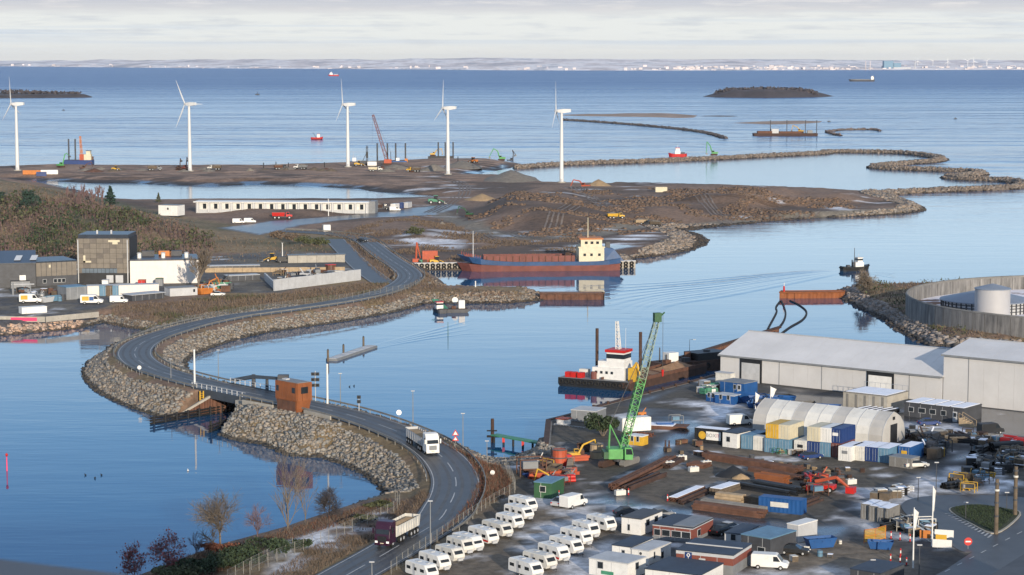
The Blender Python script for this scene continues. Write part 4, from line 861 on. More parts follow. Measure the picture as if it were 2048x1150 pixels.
def dike(name, px, z, crest, base, rsize, dens, zs=None, tint=(.24, .20, .17)):
    L = [tuple(p) for p in smooth([(*G(u, v, z), z) for u, v in px], 6)]; mb = MB(); L2 = resample(L, 4); R_ = []
    vs = []; n = len(L2)
    for i, p in enumerate(L2):
        t = L2[min(i + 1, n - 1)] - L2[max(i - 1, 0)]; t.z = 0; t.normalize(); nn = Vector((-t.y, t.x, 0)); w = math.sin(min(1, min(i, n - 1 - i) / 2 + .15) * PI / 2)
        for o, zz in ((-base, -1), (-crest, z), (crest, z), (base, -1)): q = p + nn * o * w; vs.append((q.x, q.y, zz + (RND.uniform(-.2, .2) if zz > 0 else 0)))
        for k in range(int(dens * 4)):
            o = RND.uniform(-1, 1) * (base - .5); zz = z if abs(o) < crest else z - (abs(o) - crest) / (base - crest) * (z + 1)
            q = p + nn * o * w + t * RND.uniform(-2, 2); R_.append((q.x, q.y, zz))
    mb.add(vs, [(i * 4 + j, i * 4 + j + 1, i * 4 + j + 5, i * 4 + j + 4) for i in range(n - 1) for j in range(3)]); o = struct(mb.build(name, 'dike_fill'))
    rocks('armour_stones', np.array(R_), rsize, tint, o)
    return L
mat('dike_fill', (.13, .105, .085), .95, 0, .3, .3, .3)
dike('breakwater_winding', [(1035, 331), (1120, 325), (1230, 321), (1340, 317), (1440, 313), (1536, 308), (1640, 303), (1660, 300), (1740, 300.5), (1800, 302), (1845, 306), (1878, 312), (1870, 318), (1820, 322), (1762, 327), (1752, 330), (1790, 333), (1880, 336), (1945, 339), (1958, 343), (1925, 347), (1900, 349.5), (1930, 353), (2010, 356), (2050, 363), (2020, 370), (1940, 374), (1850, 377), (1780, 381), (1740, 386)], 2.1, 2.4, 7.2, 1.05, 8, tint=(.185, .155, .132))
dike('breakwater_far', [(1128, 238), (1200, 242.5), (1280, 248.5), (1370, 257.5), (1420, 265), (1450, 274)], 1.6, 1.2, 4.5, 1.2, 2, tint=(.10, .09, .09))
dike('shoal_arc', [(1653, 262), (1680, 258.5), (1720, 257.5), (1750, 258), (1760, 260)], 1.2, 1, 4, 1.2, 2, tint=(.14, .11, .10))
dike('shoal_tail', [(1655, 263), (1670, 267), (1682, 269)], 1.2, 1, 4, 1.2, 2, tint=(.14, .11, .10))
# armour along the landfill, the causeways and the tank shore
def shore_rocks(name, x0, x1, y0, y1, zf, cond, dens, size, tint, parent):
    n = int((x1 - x0) * (y1 - y0) * dens); x, y = NR.uniform(x0, x1, n), NR.uniform(y0, y1, n); z = zf(x, y); k = (z > -.5) & cond(x, y, z); rocks(name, np.c_[x, y, z][k], size, tint, parent)
OB = bpy.data.objects
Z_ARM1 = zone([(1180, 520), (1230, 512), (1310, 494), (1345, 478), (1330, 468), (1290, 458), (1300, 449), (1420, 443), (1560, 432), (1700, 424), (1790, 418), (1800, 410), (1740, 396), (1720, 386), (1780, 375), (1900, 400), (1880, 440), (1560, 460), (1450, 480), (1420, 520), (1270, 530)], 2)
shore_rocks('armour_stones', 40, 240, 780, 1210, land_north, lambda x, y, z: sdist(x, y, [Z_ARM1]) > 0, 1.3, .95, (.215, .18, .15), OB['ground_far'])
def c_n(x, y, z):
    d, zr = ndist(x, y, ROAD_N); yard = sdist(x, y, [Z_YARDN]); return (d > 5.9 + 1.2 * vnoise(x, y, 6, 51)) & (z < np.where((y < 470) & (x > -85), 4.6, 3.4)) & (yard < -1) & ((d < 15 + (x < -70) * 14 * (y < 530)) | (z < 1.6)) & ~((x > -95) & (x < 60) & (y > 620) & (z > 2.0))
shore_rocks('embankment_stones', -175, 20, 436, 660, land_north, c_n, 3.8, .54, (.205, .185, .16), OB['ground_mid'])
shore_rocks('shore_stones', -250, -120, 560, 660, land_north, lambda x, y, z: (z < 1.9) & (x < -118), 1.8, .7, (.36, .26, .20), OB['ground_mid'])
def c_s(x, y, z):
    d, zr = ndist(x, y, ROAD_S); return (d > 5.9 + 1.2 * vnoise(x, y, 6, 52)) & (d < 24) & (x < 8 - (y < 375) * 14 + (y < 375) * 0) & (y > 352 + 0 * x) & ~((x > 4) & (y < 385))
shore_rocks('embankment_stones', -75, 10, 345, 450, land_south, c_s, 4.8, .5, (.215, .195, .168), OB['ground'])
shore_rocks('shore_stones', 95, 240, 470, 700, land_east, lambda x, y, z: (z < 1.9), 1.5, .8, (.22, .19, .17), OB['ground_tank'])
# rubble mole with a sheet-pile head, facing the rusty ship
shore_rocks('mole_stones', -32, 20, 645, 700, land_north, lambda x, y, z: (z < 2.6) & (y > 640), 1.6, .7, (.2, .16, .125), OB['ground_mid'])
def sheet_pile(mb, a, b, z0, z1, w=.6, d=.32):
    """folded steel wall from a to b"""
    a, b = Vector((*a[:2], 0)), Vector((*b[:2], 0)); L = (b - a).length; t = (b - a) / L; nn = Vector((-t.y, t.x, 0)); n = max(2, int(L / w)); vs = []
    for i in range(n + 1):
        p = a + t * (L * i / n) + nn * (d if (i // 2) % 2 else 0); vs += [(p.x, p.y, z0), (p.x, p.y, z1)]
    return mb.add(vs, [(2 * i, 2 * i + 2, 2 * i + 3, 2 * i + 1) for i in range(n)])
def pile_mole(name, label, px, z, m='rust', cap='concrete_dark'):
    pts = [G(u, v, z) for u, v in px]; o = Vector((*pts[0], 0)); t = thing(name, label, 'pier', tuple(o)); P_ = [Vector((*p, 0)) - o for p in pts]; mb = MB()
    for a, b in zip(P_, P_[1:] + P_[:1]): sheet_pile(mb, a, b, -1.5, z)
    mb.build('sheet_piles', m, t); c = MB().prism([(p.x, p.y) for p in P_], z - .25, z - .02); c.build('deck', cap, t)
    r = MB()
    for a, b in zip(P_, P_[1:] + P_[:1]): r.tube([a + Vector((0, 0, z)), b + Vector((0, 0, z))], .22, 5)
    r.build('cap_beam', m, t); return t
pile_mole('sheet_pile_pier', 'rust-brown sheet-pile pier head at the tip of the rubble mole before the ship', [(1080, 587), (1204, 587), (1209, 586), (1204, 584.5), (1080, 584.5)], 2.0, 'rust')
pile_mole('sheet_pile_pier', 'orange-lit sheet-pile jetty reaching left from the tank shore', [(1559, 584.5), (1590, 585), (1686, 584), (1690, 581), (1590, 582), (1562, 582)], 1.9, 'corten', 'rust')
# ------------------------------------------------------------ wind turbines on the strip
mat('turbine_white', (.55, .555, .55), .5, 0, .04, .3)
def turbine(label, u, vb, vh, rot, yaw=math.radians(150), blade=17.):
    x, y, z = P(u, vb); h = hgt(u, vb, vh, z); t = thing('wind_turbine', label, 'wind turbine', (x, y, z), 0, 'turbines on the landfill strip')
    MB().cyl((0, 0, -.5), (0, 0, h - 1), 1.25, .7, 20).build('tower', 'turbine_white', t, smooth=False); MB().cyl((0, 0, -.5), (0, 0, .5), 2.6, 2.4, 16).build('foundation', 'concrete', t)
    ax = Vector((math.cos(yaw), math.sin(yaw), 0)); sd = Vector((-ax.y, ax.x, 0)); c = Vector((0, 0, h))
    n = MB(); vs = [c + ax * a + sd * b + Vector((0, 0, k)) for a, w, lo, hi in ((2.2, .8, -.8, .8), (-1, 1.15, -1.2, 1.2), (-5.4, .9, -.6, 1.1)) for b, k in ((-w, lo), (w, lo), (w, hi), (-w, hi))]
    n.add(vs, [(3, 2, 1, 0), (8, 9, 10, 11)] + [(r * 4 + j, r * 4 + (j + 1) % 4, r * 4 + 4 + (j + 1) % 4, r * 4 + 4 + j) for r in (0, 1) for j in range(4)]); n.build('nacelle', 'turbine_white', t)
    hubc = c + ax * 3.0; hub = MB().cyl(c + ax * 2.1, hubc + ax * .6, .95, .85, 12).cyl(hubc + ax * .6, hubc + ax * 1.5, .85, .1, 12).build('rotor_hub', 'light_grey', t)
    for k in range(3):
        a = rot + k * 2 * PI / 3; d = sd * math.sin(a) + Vector((0, 0, math.cos(a))); e = d.cross(ax)
        w = [(.0, .35, .35), (.12, .5, .3), (.22, .95, .2), (.6, .6, .12), (1, .12, .04)]; vs = []
        for f, cw, th in w: p = hubc + ax * .4 + d * (blade * f + .5); vs += [p - e * cw * .4 - ax * th, p + e * cw * .6 - ax * th * .3, p + e * cw * .6 + ax * th * .3, p - e * cw * .4 + ax * th]
        MB().add(vs, [(r * 4 + j, r * 4 + (j + 1) % 4, r * 4 + 4 + (j + 1) % 4, r * 4 + 4 + j) for r in range(4) for j in range(4)] + [(16, 17, 18, 19)]).build('blade', 'turbine_white', hub)
    MB().cb(0, -1.45, 0, 1, .3, 2.1).build('door', 'light_grey', t)
turbine('leftmost white wind turbine, beside the left edge above the orange and white containers', 35, 341, 208, .1, math.radians(170)); turbine('white wind turbine with two long blades standing left of its tower', 380, 342, 208, .5, math.radians(148)); turbine('white wind turbine directly left of the reddish lattice crane barge', 696, 334, 209, .15, math.radians(165)); turbine('white wind turbine by the grey gravel heap, second from the right', 896, 349, 216, -.1, math.radians(163)); turbine('rightmost white wind turbine at the corner of the inner lagoon', 1123, 365, 222, .05, math.radians(170))
# ------------------------------------------------------------ ships and barges out on the water
def ship(name, label, u, v, rz, L, B, D, hullm, parts, sheer=0, cat='ship', bow=.25, band=None):
    t = thing(name, label, cat, water_pt(u, v), rz); hull(MB(), L, B, D, sheer=sheer, bow=bow).build('hull', hullm, t)
    for nm, m, mb in parts: mb.build(nm, m, t)
    return t
ship('coaster', 'distant red-hulled ship with white superstructure just below the far shore', 667, 152, PI, 46, 9, 5, 'red', [('superstructure', 'white_paint', MB().cb(10, 0, 5, 14, 8, 7).cb(10, 0, 12, 8, 7, 4)), ('mast', 'white_paint', MB().cyl((8, 0, 16), (8, 0, 22), .5, .3, 5)), ('deck_cargo', 'light_grey', MB().cb(-10, 0, 5, 18, 6, 3))], 2)
ship('cargo_ship', 'distant long black cargo ship with white bridge at its right end', 1723, 163, PI, 86, 13, 6, 'dark_grey', [('bridge_house', 'white_paint', MB().cb(-35, 0, 6, 9, 11, 9).cb(-35, 0, 15, 6, 10, 3)), ('hatch_covers', 'mid_grey', MB().cb(5, 0, 6, 62, 9, 1.6)), ('funnel', 'dark_grey', MB().cb(-40, 0, 6, 3, 3, 12))], 2)
ship('work_boat', 'small red tug with a raised crane arm on the open water', 634, 279, 0, 11, 4, 1.9, 'red', [('wheelhouse', 'white_paint', MB().cb(1.5, 0, 1.9, 2.6, 2.6, 3.0)), ('roof', 'red', MB().cb(1.5, 0, 4.9, 2.9, 2.9, .3)), ('crane_arm', 'dark_grey', MB().cyl((-.5, 0, 2), (-4.0, 0, 6.5), .25, .15, 6)), ('fender', 'rubber', MB().cb(0, 0, .2, 10, 4.3, .5))], .8)
ship('work_boat', 'red and white work boat moored behind the breakwater left of the green excavator', 1355, 313.5, PI, 14, 5, 2.2, 'red', [('wheelhouse', 'white_paint', MB().cb(0, 0, 2.2, 4, 3.4, 2.4).cb(0, 0, 4.6, 3, 3, 1.9)), ('roof', 'red', MB().cb(0, 0, 6.5, 3.4, 3.3, .4)), ('mast', 'white_paint', MB().cyl((0, 0, 6.9), (0, 0, 9), .12, .1, 5)), ('deck_gear', 'dark_grey', MB().cb(-4, 0, 2.2, 3, 2, 1.2))], 1)
def spud_barge(label, u, v, rz, L, B, D, m, spuds, sh=12., extra=(), name='spud_barge', sm='dark_grey', r=.55, cat='barge'):
    t = thing(name, label, cat, water_pt(u, v), rz); MB().ext([(-L / 2 + 1, -.6), (L / 2 - 1, -.6), (L / 2, .4), (L / 2, D), (-L / 2, D), (-L / 2, .4)], -B / 2, B / 2).build('pontoon', m, t); MB().box(-L / 2 + .2, L / 2 - .2, -B / 2 + .2, B / 2 - .2, D, D + .06).build('deck', 'rust_dark', t)
    for x, y in spuds: MB().cyl((x, y, -2), (x, y, sh), r, r, 10).build('spud_leg', sm, t)
    for nm, mm, mb in extra: mb.build(nm, mm, t)
    return t
spud_barge('dark blue jack-up barge with two black legs and an orange crane at left', 158, 329, 0, 20, 9, 3.2, 'deep_blue', [(-7, 0), (-2.4, 0)], 18, [('crane_house', 'orange_red', MB().cb(2.5, 0, 3.2, 3.5, 3.5, 4)), ('crane_jib', 'orange', MB().lattice((2, 0, 6), (1, 1, 20), 1.4, .8, 8, .14)), ('wheelhouse', 'cream', MB().cb(6.5, 0, 3.2, 5, 5, 4).cb(7, 0, 7.2, 3, 4, 2.4)), ('roof', 'dark_grey', MB().cb(7, 0, 9.6, 3.5, 4.5, .3)), ('stern_gear', 'rust', MB().cb(8.8, 2, 3.2, 2, 2, 2.4))])
spud_barge('blue jack-up barge with four tall black legs below the reddish crane', 793, 331, 0, 15, 9, 3.4, 'blue', [(-6.4, 2), (-.6, 2), (6.2, 2), (-13.5, 2)], 15.5, [('walkway', 'deep_blue', MB().box(-14.2, -7, .8, 3.2, 1.4, 2)), ('control_cabin', 'white_paint', MB().cb(1, -2, 3.4, 2.4, 2.2, 2)), ('ramp', 'orange', MB().cb(7, -3, 1, 2, 2, 4))])
t = thing('lattice_crane', 'tall reddish lattice-boom crawler crane leaning left beside the blue barge', 'crane', P(774, 330)); MB().cb(0, 0, 0, 6, 1, 1.2).cb(0, 3, 0, 6, 1, 1.2).build('tracks', 'rust_dark', t); MB().cb(.5, 1.5, 1.2, 5, 3, 2.6).build('house', 'orange_red', t); MB().lattice((0, 1.5, 3), (-9.4, 1.5, 34), 2.2, 1.2, 16, .2).build('boom', 'hull_red', t); MB().cyl((2.5, 1.5, 3), (2.5, 1.5, 9), .2, .2, 5).cyl((2.5, 1.5, 9), (-9.4, 1.5, 34), .07, .07, 4).build('gantry', 'dark_grey', t); MB().cyl((-9.6, 1.5, 34), (-10, 1.5, 14), .06, .06, 4).build('hoist_rope', 'black', t)
t = thing('piling_rig', 'dark piling rig with vertical mast between turbine and blue barge', 'piling rig', P(731, 331)); MB().cb(0, 0, 0, 4.5, .9, 1).cb(0, 2.6, 0, 4.5, .9, 1).build('tracks', 'rust_dark', t); MB().cb(-1.5, 1.3, 1, 4, 2.8, 2.2).build('house', 'dark_grey', t); MB().lattice((1, 1.3, .5), (1, 1.3, 13.5), 1.1, 1.1, 9, .16).cb(1.0, 1.3, 5, 1.4, 1.2, 4).build('leader_mast', 'black', t); MB().cyl((-2, 1.3, 3), (1, 1.3, 9), .2, .2, 5).build('back_stay', 'dark_grey', t)
spud_barge('dark spud barge with three legs carrying a yellow excavator, beyond the strip', 882, 318, 0, 19, 8, 2, 'black', [(-2, 1), (3.2, 1), (9, 1)], 12.5)
excavator('yellow long-arm excavator standing on the dark three-legged spud barge', (*G(866, 317.6), 2.06), .15, 'yellow', 1.0)
spud_barge('far rust-dark barge with four thin spud legs off the low sand bar', 1570, 271, 0, 62, 14, 2.2, 'rust_dark', [(-14, 2), (2, 2), (20, 2), (31, 2)], 15, [('deck_load', 'rust', MB().cb(-20, 0, 2.2, 14, 8, 2.2).cb(5, 0, 2.2, 22, 9, 1.8)), ('deckhouse', 'light_grey', MB().cb(-10, 0, 2.2, 7, 6, 4.2)), ('generator', 'mid_grey', MB().cb(24, 0, 2.2, 5, 4, 3))], r=.4)
excavator('yellow excavator on the far four-legged barge near the sand bar', (*G(1601, 270.6), 2.3), 2.6, 'yellow', 1.3)
boat = spud_barge('small blue work vessel moored left of the piling rig', 706, 329, 0, 9, 4, 2.2, 'blue', [], extra=[('wheelhouse', 'white_paint', MB().cb(1, 0, 2.2, 2.6, 2.4, 2.6)), ('mast', 'light_grey', MB().cyl((0, 0, 4), (.6, 0, 9), .12, .08, 5))], name='work_boat', cat='boat')
for k, (u, v, l) in enumerate([(515, 190, 'tiny dark boat left of the red ship, beyond the turbines'), (127, 221, 'tiny dark buoy on the water right of the leftmost turbine'), (1911, 238, 'tiny dark buoy on the open water at the far right'), (1658, 244, 'small dark beacon right of the low sand bar'), (1853, 341, 'small pale sailing dinghy inside the winding breakwater')]):
    t = thing('buoy' if k != 4 else 'dinghy', l, 'buoy' if k != 4 else 'boat', water_pt(u, v)); s = 3 if v < 200 else 1.3
    hull(MB(), 3 * s, 1.2 * s, .7 * s).build('float', 'dark_grey' if k != 4 else 'white_paint', t); MB().cyl((0, 0, .3), (0, 0, 2.2 * s), .3 * s, .12 * s, 6).build('top_mark', 'dark_grey' if k != 4 else 'white_paint', t)
# ------------------------------------------------------------ machines on the landfill
excavator('bright green long-arm excavator by the shore, left of the jack-up barge', P(122, 335), .9, 'green_machine', 1.15, ((3, 7.5), (4.2, 8), (6.5, 6.5)))
excavator('bright green material handler with arched boom at the start of the breakwater', P(1003, 321), PI, 'green_machine', 1.25, ((2.2, 5.5), (4.5, 7), (7, 2.2)))
excavator('dark excavator with raised boom, right of the green handler', P(1022, 322), .3, 'dark_grey', 1.2, ((1.5, 6), (.8, 8), (3, 5)))
excavator('green excavator with straight-hanging stick on the winding breakwater', (*G(1428, 311, 2.9), 2.9), PI, 'green_machine', 1.25, ((2.2, 5.5), (4.2, 8.2), (4.6, 1.5)))
excavator('orange excavator reaching left near the rightmost turbine', P(1170, 379), PI - .2, 'orange_red', 1.25, ((2.2, 3.6), (5.2, 4.2), (6.5, 1.2)))
mach = [('white and tan dump truck on the strip below the crane barge', 752, 343, .1, 'cream', 'dirty_white'), ('dark yellow dump truck on the strip left of the fourth turbine', 826, 344, 2.9, 'timber', 'yellow'), ('tan dump truck near the shore between first and second turbines', 311, 341, .2, 'timber', 'mid_grey'), ('tan dump truck just right of the second turbine base', 428, 340, 3.0, 'timber', 'dirty_white'), ('brown dump truck on the strip left of the third turbine', 563, 339, .3, 'rust', 'dark_grey'), ('grey dump truck close to the left of the third turbine', 600, 339, 2.8, 'mid_grey', 'white_paint'),
        ('yellow dump truck at the foot of the dark mound, left of two', 1233, 434, .2, 'yellow', 'yellow'), ('pale articulated dump truck at the mound foot, right of the yellow one', 1287, 437, .4, 'pale_timber', 'pale_timber'), ('brown dump truck right beside the pale articulated one on the landfill', 1304, 434, 2.6, 'timber', 'dark_grey')]
for l, u, v, rz, m, c in mach: dumper(l, P(u, v), rz, m, .8 if v > 400 else .95, True, None, c)
excavator('rust-brown excavator among spoil heaps, right of the jack-up barge', P(166, 340), .5, 'rust', .9); excavator('dark piling excavator pair left of the second turbine base, left one', P(358, 340), 1.2, 'rust_dark', 1.0, ((1.4, 5), (1.8, 7.5), (3, 6))); excavator('reddish piling excavator against the second turbine base', P(370, 340), 1.0, 'hull_red', 1.05, ((1.4, 5), (1.8, 8), (3, 6)))
loader('yellow wheel loader near the shore above the long white hall', P(232, 341), 0, 'yellow', .9); loader('yellow loader on the strip beside the piling rig', P(718, 332), .2, 'yellow', 1.1); loader('orange digger loader by the gravel heaps, right of the fourth turbine', P(946, 326), 2.5, 'orange', 1.2)
container('orange container at the far left shore, beside the leftmost turbine', P(66, 348), .05, 'orange', 12.2); container('dark blue container between orange and white ones on the left shore', P(83, 349), .1, 'deep_blue'); container('white container on the left shore, left of two white ones', P(92, 348), .1, 'white_paint'); container('white container on the left shore, right of two white ones', P(106, 348), .1, 'white_paint')
container('white site cabin on the strip right of the third turbine', P(744, 331), .1, 'white_paint'); container('tan site cabin at the landfill edge below the inner lagoon', P(1322, 384), .1, 'cream')
for k, (u, v) in enumerate([(527, 336), (552, 334), (577, 336), (649, 335), (916, 323)]): pole(f'short dark marker post on the strip shore, {ORD[k]} from the left', P(u, v), 3.2, .35, 'black', 'marker_post', 'post', 'marker posts on the strip')
def heap(label, u, v, r, h, m='gravel_pile', ry=None, name='spoil_heap'):
    t = P(u, v); n = 22; mb = MB(); vs = [(0, 0, h)]; ry = ry or r
    for k, f in enumerate((.3, .6, .85, 1.05)):
        for j in range(n): a = 2 * PI * j / n; q = f * RND.uniform(.9, 1.1); vs.append((r * q * math.cos(a), ry * q * math.sin(a), h * (1 - f) * RND.uniform(.85, 1.1) - (.4 if k == 3 else 0)))
    mb.add(vs, [(0, 1 + j, 1 + (j + 1) % n) for j in range(n)] + [(1 + k * n + j, 1 + (k + 1) * n + j, 1 + (k + 1) * n + (j + 1) % n, 1 + k * n + (j + 1) % n) for k in range(3) for j in range(n)])
    return tag(mb.build(name, m, loc=t, smooth=True), label, 'heap')
heap('large grey gravel heap at the left end of the inner lagoon', 1022, 360, 17, 6, ry=30); heap('brown soil heap right of the orange excavator', 1197, 373, 8, 4.2, 'sand'); heap('pale gravel heap left of the fourth turbine', 868, 341, 9, 4.5, 'gravel_pile'); heap('broad gravel heap right of the fourth turbine', 925, 334, 13, 4.5, 'gravel_pile', 20); heap('pale sand heap on top of the dark mound', 964, 400, 9, 3.4, 'sand'); heap('low grey heap on the strip near the white dump truck', 790, 336, 9, 2.6)
us = sorted(RND.uniform(120, 860) for _ in range(26)); cnt = {}
for u in us:
    b = 'between the first and second turbines' if u < 380 else 'between the second and third turbines' if u < 696 else 'between the third and fourth turbines'; cnt[b] = cnt.get(b, 0) + 1
    heap(f'small low spoil mound on the strip {b}, {ORD[cnt[b] - 1]} from left', u, 340 + RND.uniform(-2, 4), RND.uniform(3, 7), RND.uniform(1, 2.4), RND.choice(['gravel_pile', 'rust', 'timber', 'gravel_pile']))['group'] = 'small spoil mounds on the strip'
# ------------------------------------------------------------ left hill: scrub and trees
def hill_scatter(n, pts, z=4): 
    r = zone(pts, z); x0, y0 = r.min(0); x1, y1 = r.max(0); x, y = NR.uniform(x0, x1, n), NR.uniform(y0, y1, n); k = sdist(x, y, [r]) > 0; x, y = x[k], y[k]; return np.c_[x, y, land_north(x, y)]
HB = [(-150, 425), (40, 418), (130, 425), (260, 432), (350, 440), (430, 462), (425, 478), (330, 492), (255, 498), (90, 488), (-150, 480)]
p = hill_scatter(26000, HB, 8); cl = vnoise(p[:, 0], p[:, 1], 22, 61); k = vnoise(p[:, 0], p[:, 1], 6, 62) > .38; p, cl = p[k], cl[k]
hh = (1.2 + 7 * vnoise(p[:, 0], p[:, 1], 11, 63) ** 1.5); q = p.copy(); q[:, 2] += hh * NR.uniform(.15, 1, len(p)); split = cl < .53
V, F = leaf_cloud(q[split], .5); npmesh('hillside_scrub_green', V, F, 'leaf_olive', 'stuff'); V, F = leaf_cloud(q[~split], .42); npmesh('hillside_scrub_brown', V, F, 'leaf_brown', 'stuff')
blades('hillside_brush', p[::2], hh[::2] * 1.05, 'bark_purple', .12, .12)
cx_ = hill_scatter(26000, [(930, 452), (940, 415), (1000, 392), (1300, 378), (1560, 384), (1740, 395), (1560, 430), (1340, 450), (1100, 462)], 6); rocks('spoil_clods', cx_[(vnoise(cx_[:, 0], cx_[:, 1], 25, 68) > .56)], .9, (.13, .088, .062), wetz=-9)
r3 = (vnoise(p[:, 0], p[:, 1], 13, 69) > .58) & (p[:, 0] < -100); V, F = leaf_cloud(q[r3] + NR.normal(size=(int(r3.sum()), 3)) * .5, .55); npmesh('hillside_evergreens', V, F, 'leaf_dark', 'stuff')
blades('hill_grass', hill_scatter(14000, [(-150, 372), (30, 368), (130, 384), (210, 400), (300, 425), (450, 455), (640, 470), (690, 500), (560, 502), (420, 500), (-150, 515)], 7), .8, 'leaf_brown', .25, .5)
bush('pine_tree', 'dark green pine on the left hill crown, right of the leftmost pine', 'tree', P(64, 424), 4.2, 4.2, 10, 'leaf_fir', 900, .55, None, 'bark_dark'); bush('pine_tree', 'pointed dark green fir on the hill above the grey tower block', 'tree', P(221, 414), 3.6, 3.6, 9.5, 'leaf_fir', 900, .45, None, 'bark_dark', True); bush('pine_tree', 'dark pine cut by the left edge of the picture', 'tree', P(0, 412), 3.4, 3.4, 7, 'leaf_fir', 600, .5); bush('shrub', 'small green tree beside the small white building', 'tree', P(317, 406), 1.6, 1.6, 5, 'leaf_olive', 300, .3, None, 'bark', True)
for k, u in enumerate([136, 148, 158, 168, 177, 187, 196, 205]): bare_tree('bare_tree', f'bare purplish tree in the hilltop clump, {ORD[k]} from the left', 'tree', P(u, 412 + (k % 3) * 5), 8.5 + (k % 4) * .7, .38, 'bark_purple', 70 + k, 5, 3, rmin=.1, group='bare trees on the hill')
for k, (u, v, l) in enumerate([(612, 490, 'olive bush at the left foot of the far road bend'), (590, 484, 'brownish bush left of the olive one near the far road'), (640, 492, 'dull olive bush beside the lower road'), (560, 478, 'small brown bush below the grey service road'), (827, 468, 'small bush on the slope right of the far road')]): bush('shrub', l, 'bush', P(u, v), 5, 4, 3.6, ['leaf_olive', 'leaf_brown'][k % 2], 420, .38)
# ------------------------------------------------------------ far side of the settlement
A, L, rz = line(392, 419, 737, 421, 4.2); zb = 4.0
t = thing('terrace_hall', 'long low white-roofed hall with a row of window bays below the lagoon', 'building', (*A, zb), rz); MB().box(0, L, 0, 10, -1.5, 3.6).build('wall', 'light_grey', t); MB().box(-1, L + .3, -1.2, 10.5, 3.6, 4.0).build('roof', 'white_paint', t); MB().box(L + .02, L + 3, 1, 10, -1.5, 4.4).build('end_block', 'mid_grey', t); nb = 15
for k in range(nb):
    x = 1 + (L - 2) * (k + .5) / nb; o = MB().cb(x, -.06, .3, 3.9, .12, 3.0).build('bay', 'dirty_white', t); MB().cb(x + .5, -.15, .6, 1.6, .06, 2.4).build('window', 'glass_dark', o)
for k in range(nb + 1): MB().cb(.9 + (L - 1.8) * k / nb, -.9, -1, .25, .25, 4.6).build('pillar', 'white_paint', t)
A, L, rz = line(317, 429, 355, 430, 4.0); hut('small white house with grey roof left of the long white-roofed hall', A, rz, L, 7, 4.6, 'white_paint', 'mid_grey', [(.5, 2.6, .9)], [], 'house', 'small_house', z=3.6)
car('white van with dark windows on the grey service road, left of two', P(477, 447), .1, 'white_paint', 'van'); car('white van on the grey service road, right of two', P(500, 446), .1, 'white_paint', 'van'); dumper('bright red tipper truck on the grey service road', P(566, 438), .1, 'red', .95, False, None, 'red')
for k, (l, u, v, m) in enumerate([('white site container left of the dark blue one near the lagoon tip', 790, 418, 'white_paint'), ('dark blue site container near the lagoon tip', 804, 416, 'deep_blue'), ('pale grey site container right of the dark blue one', 815, 415, 'light_grey')]): container(l, P(u, v), 1.3, m)
car('white pickup-like van below the site containers near the lagoon tip', P(790, 422), .1, 'white_paint', 'van'); dumper('dark brown tipper truck left of the white site container', P(762, 420), .15, 'rust_dark', .9, True, None, 'dark_grey'); loader('green loader at the right tip of the lagoon', P(872, 408), .1, 'teal_green', 1.3); excavator('small green machine on the slope above the landfill track', P(938, 433), 2.8, 'dark_green', .8)
heap('pale boulder heap on the slope beside the landfill track', 884, 449, 1.6, 1.4, 'gravel_pile')
for k, (u, v, l) in enumerate([(653, 462, 'small white cube kiosk beside the far road'), (568, 520, 'small white floodlight cabin by the yellow loader')]): container(l, P(u, v), .3, 'white_paint', 3, 2.4, 2.6) if k == 0 else None
for k, (u, vb, vt, l) in enumerate([(657, 432, 398, 'thin white lamp post in front of the long white-roofed hall'), (565, 518, 486, 'white floodlight mast beside the yellow wheel loader in the inner yard')]): lamp_post(l, P(u, vb), hgt(u, vb, vt, 3), 'white_paint', 0, 0, .2)
car('small dark car driving on the far road towards the viewer', (*G(724, 484, 3.4), 3.4), -.6, 'black')
# ------------------------------------------------------------ works buildings at the left
ZN = 2.9
mat('cladding', (.17, .15, .125), .85, 0, .16, .5, 0, .2); mat('cladding_dark', (.13, .115, .10), .85, 0, .16, .5, 0, .2); mat('wall_white', (.62, .58, .54), .7, 0, .05, .3, 0, .12); mat('roof_dark', (.022, .03, .045), .35, 0, .25, .3)
A, L, rz = line(155, 566, 260, 566, ZN); H = hgt(200, 566, 477, ZN)
t = thing('tower_block', 'tall grey timber-clad block with dark flat roof and strip window', 'building', (*A, ZN), rz); MB().box(.1, L - .1, .1, 15, 0, H).build('wall', 'black', t); nx, nz = 8, 7; z0 = H * .22
for i in range(nx):
    for j in range(nz):
        x0, x1, a, b = L * i / nx, L * (i + 1) / nx, z0 + (H - z0) * j / nz, z0 + (H - z0) * (j + 1) / nz
        if not (j == 0 and 0 < i < 6) and not (j == 1 and i < 6 and i > 0 and False): MB().box(x0 + .04, x1 - .04, 0, .12, a + .03, b - .03).build('panel', 'cladding' if (i * 3 + j * 5) % 4 else 'cladding_dark', t)
for i in range(9):
    o = MB().box(L * (.09 + .075 * i), L * (.09 + .075 * (i + 1)) - .1, -.02, .1, z0 + .1, z0 + (H - z0) / nz - .1).build('window', 'window_grey', t)
for x0, x1, a, b in ((.12, .16, .46, .62), (.12, .27, .46, .50), (.60, .82, .92, .965), (.68, .78, .87, .92)): MB().box(L * x0, L * x1, -.06, 0, H * a, H * b).build('white_patch', 'cream', t)
for x in (.025, .965): MB().cb(L * x, -.15, 0, .32, .3, H - .4).build('downpipe', 'light_grey', t)
MB().box(.4, L - .4, .6, 15, H, H + 1.2).build('roof', 'roof_dark', t)
for x in (.35, .62): MB().cb(L * x, 4, H + 1.2, .5, .5, 1.2).build('roof_vent', 'light_grey', t)
for x, w in ((.62, 2.2), (.8, 2.4)): MB().cb(L * x, -.02, .1, w, .1, 2.4).build('door', 'light_grey', t)
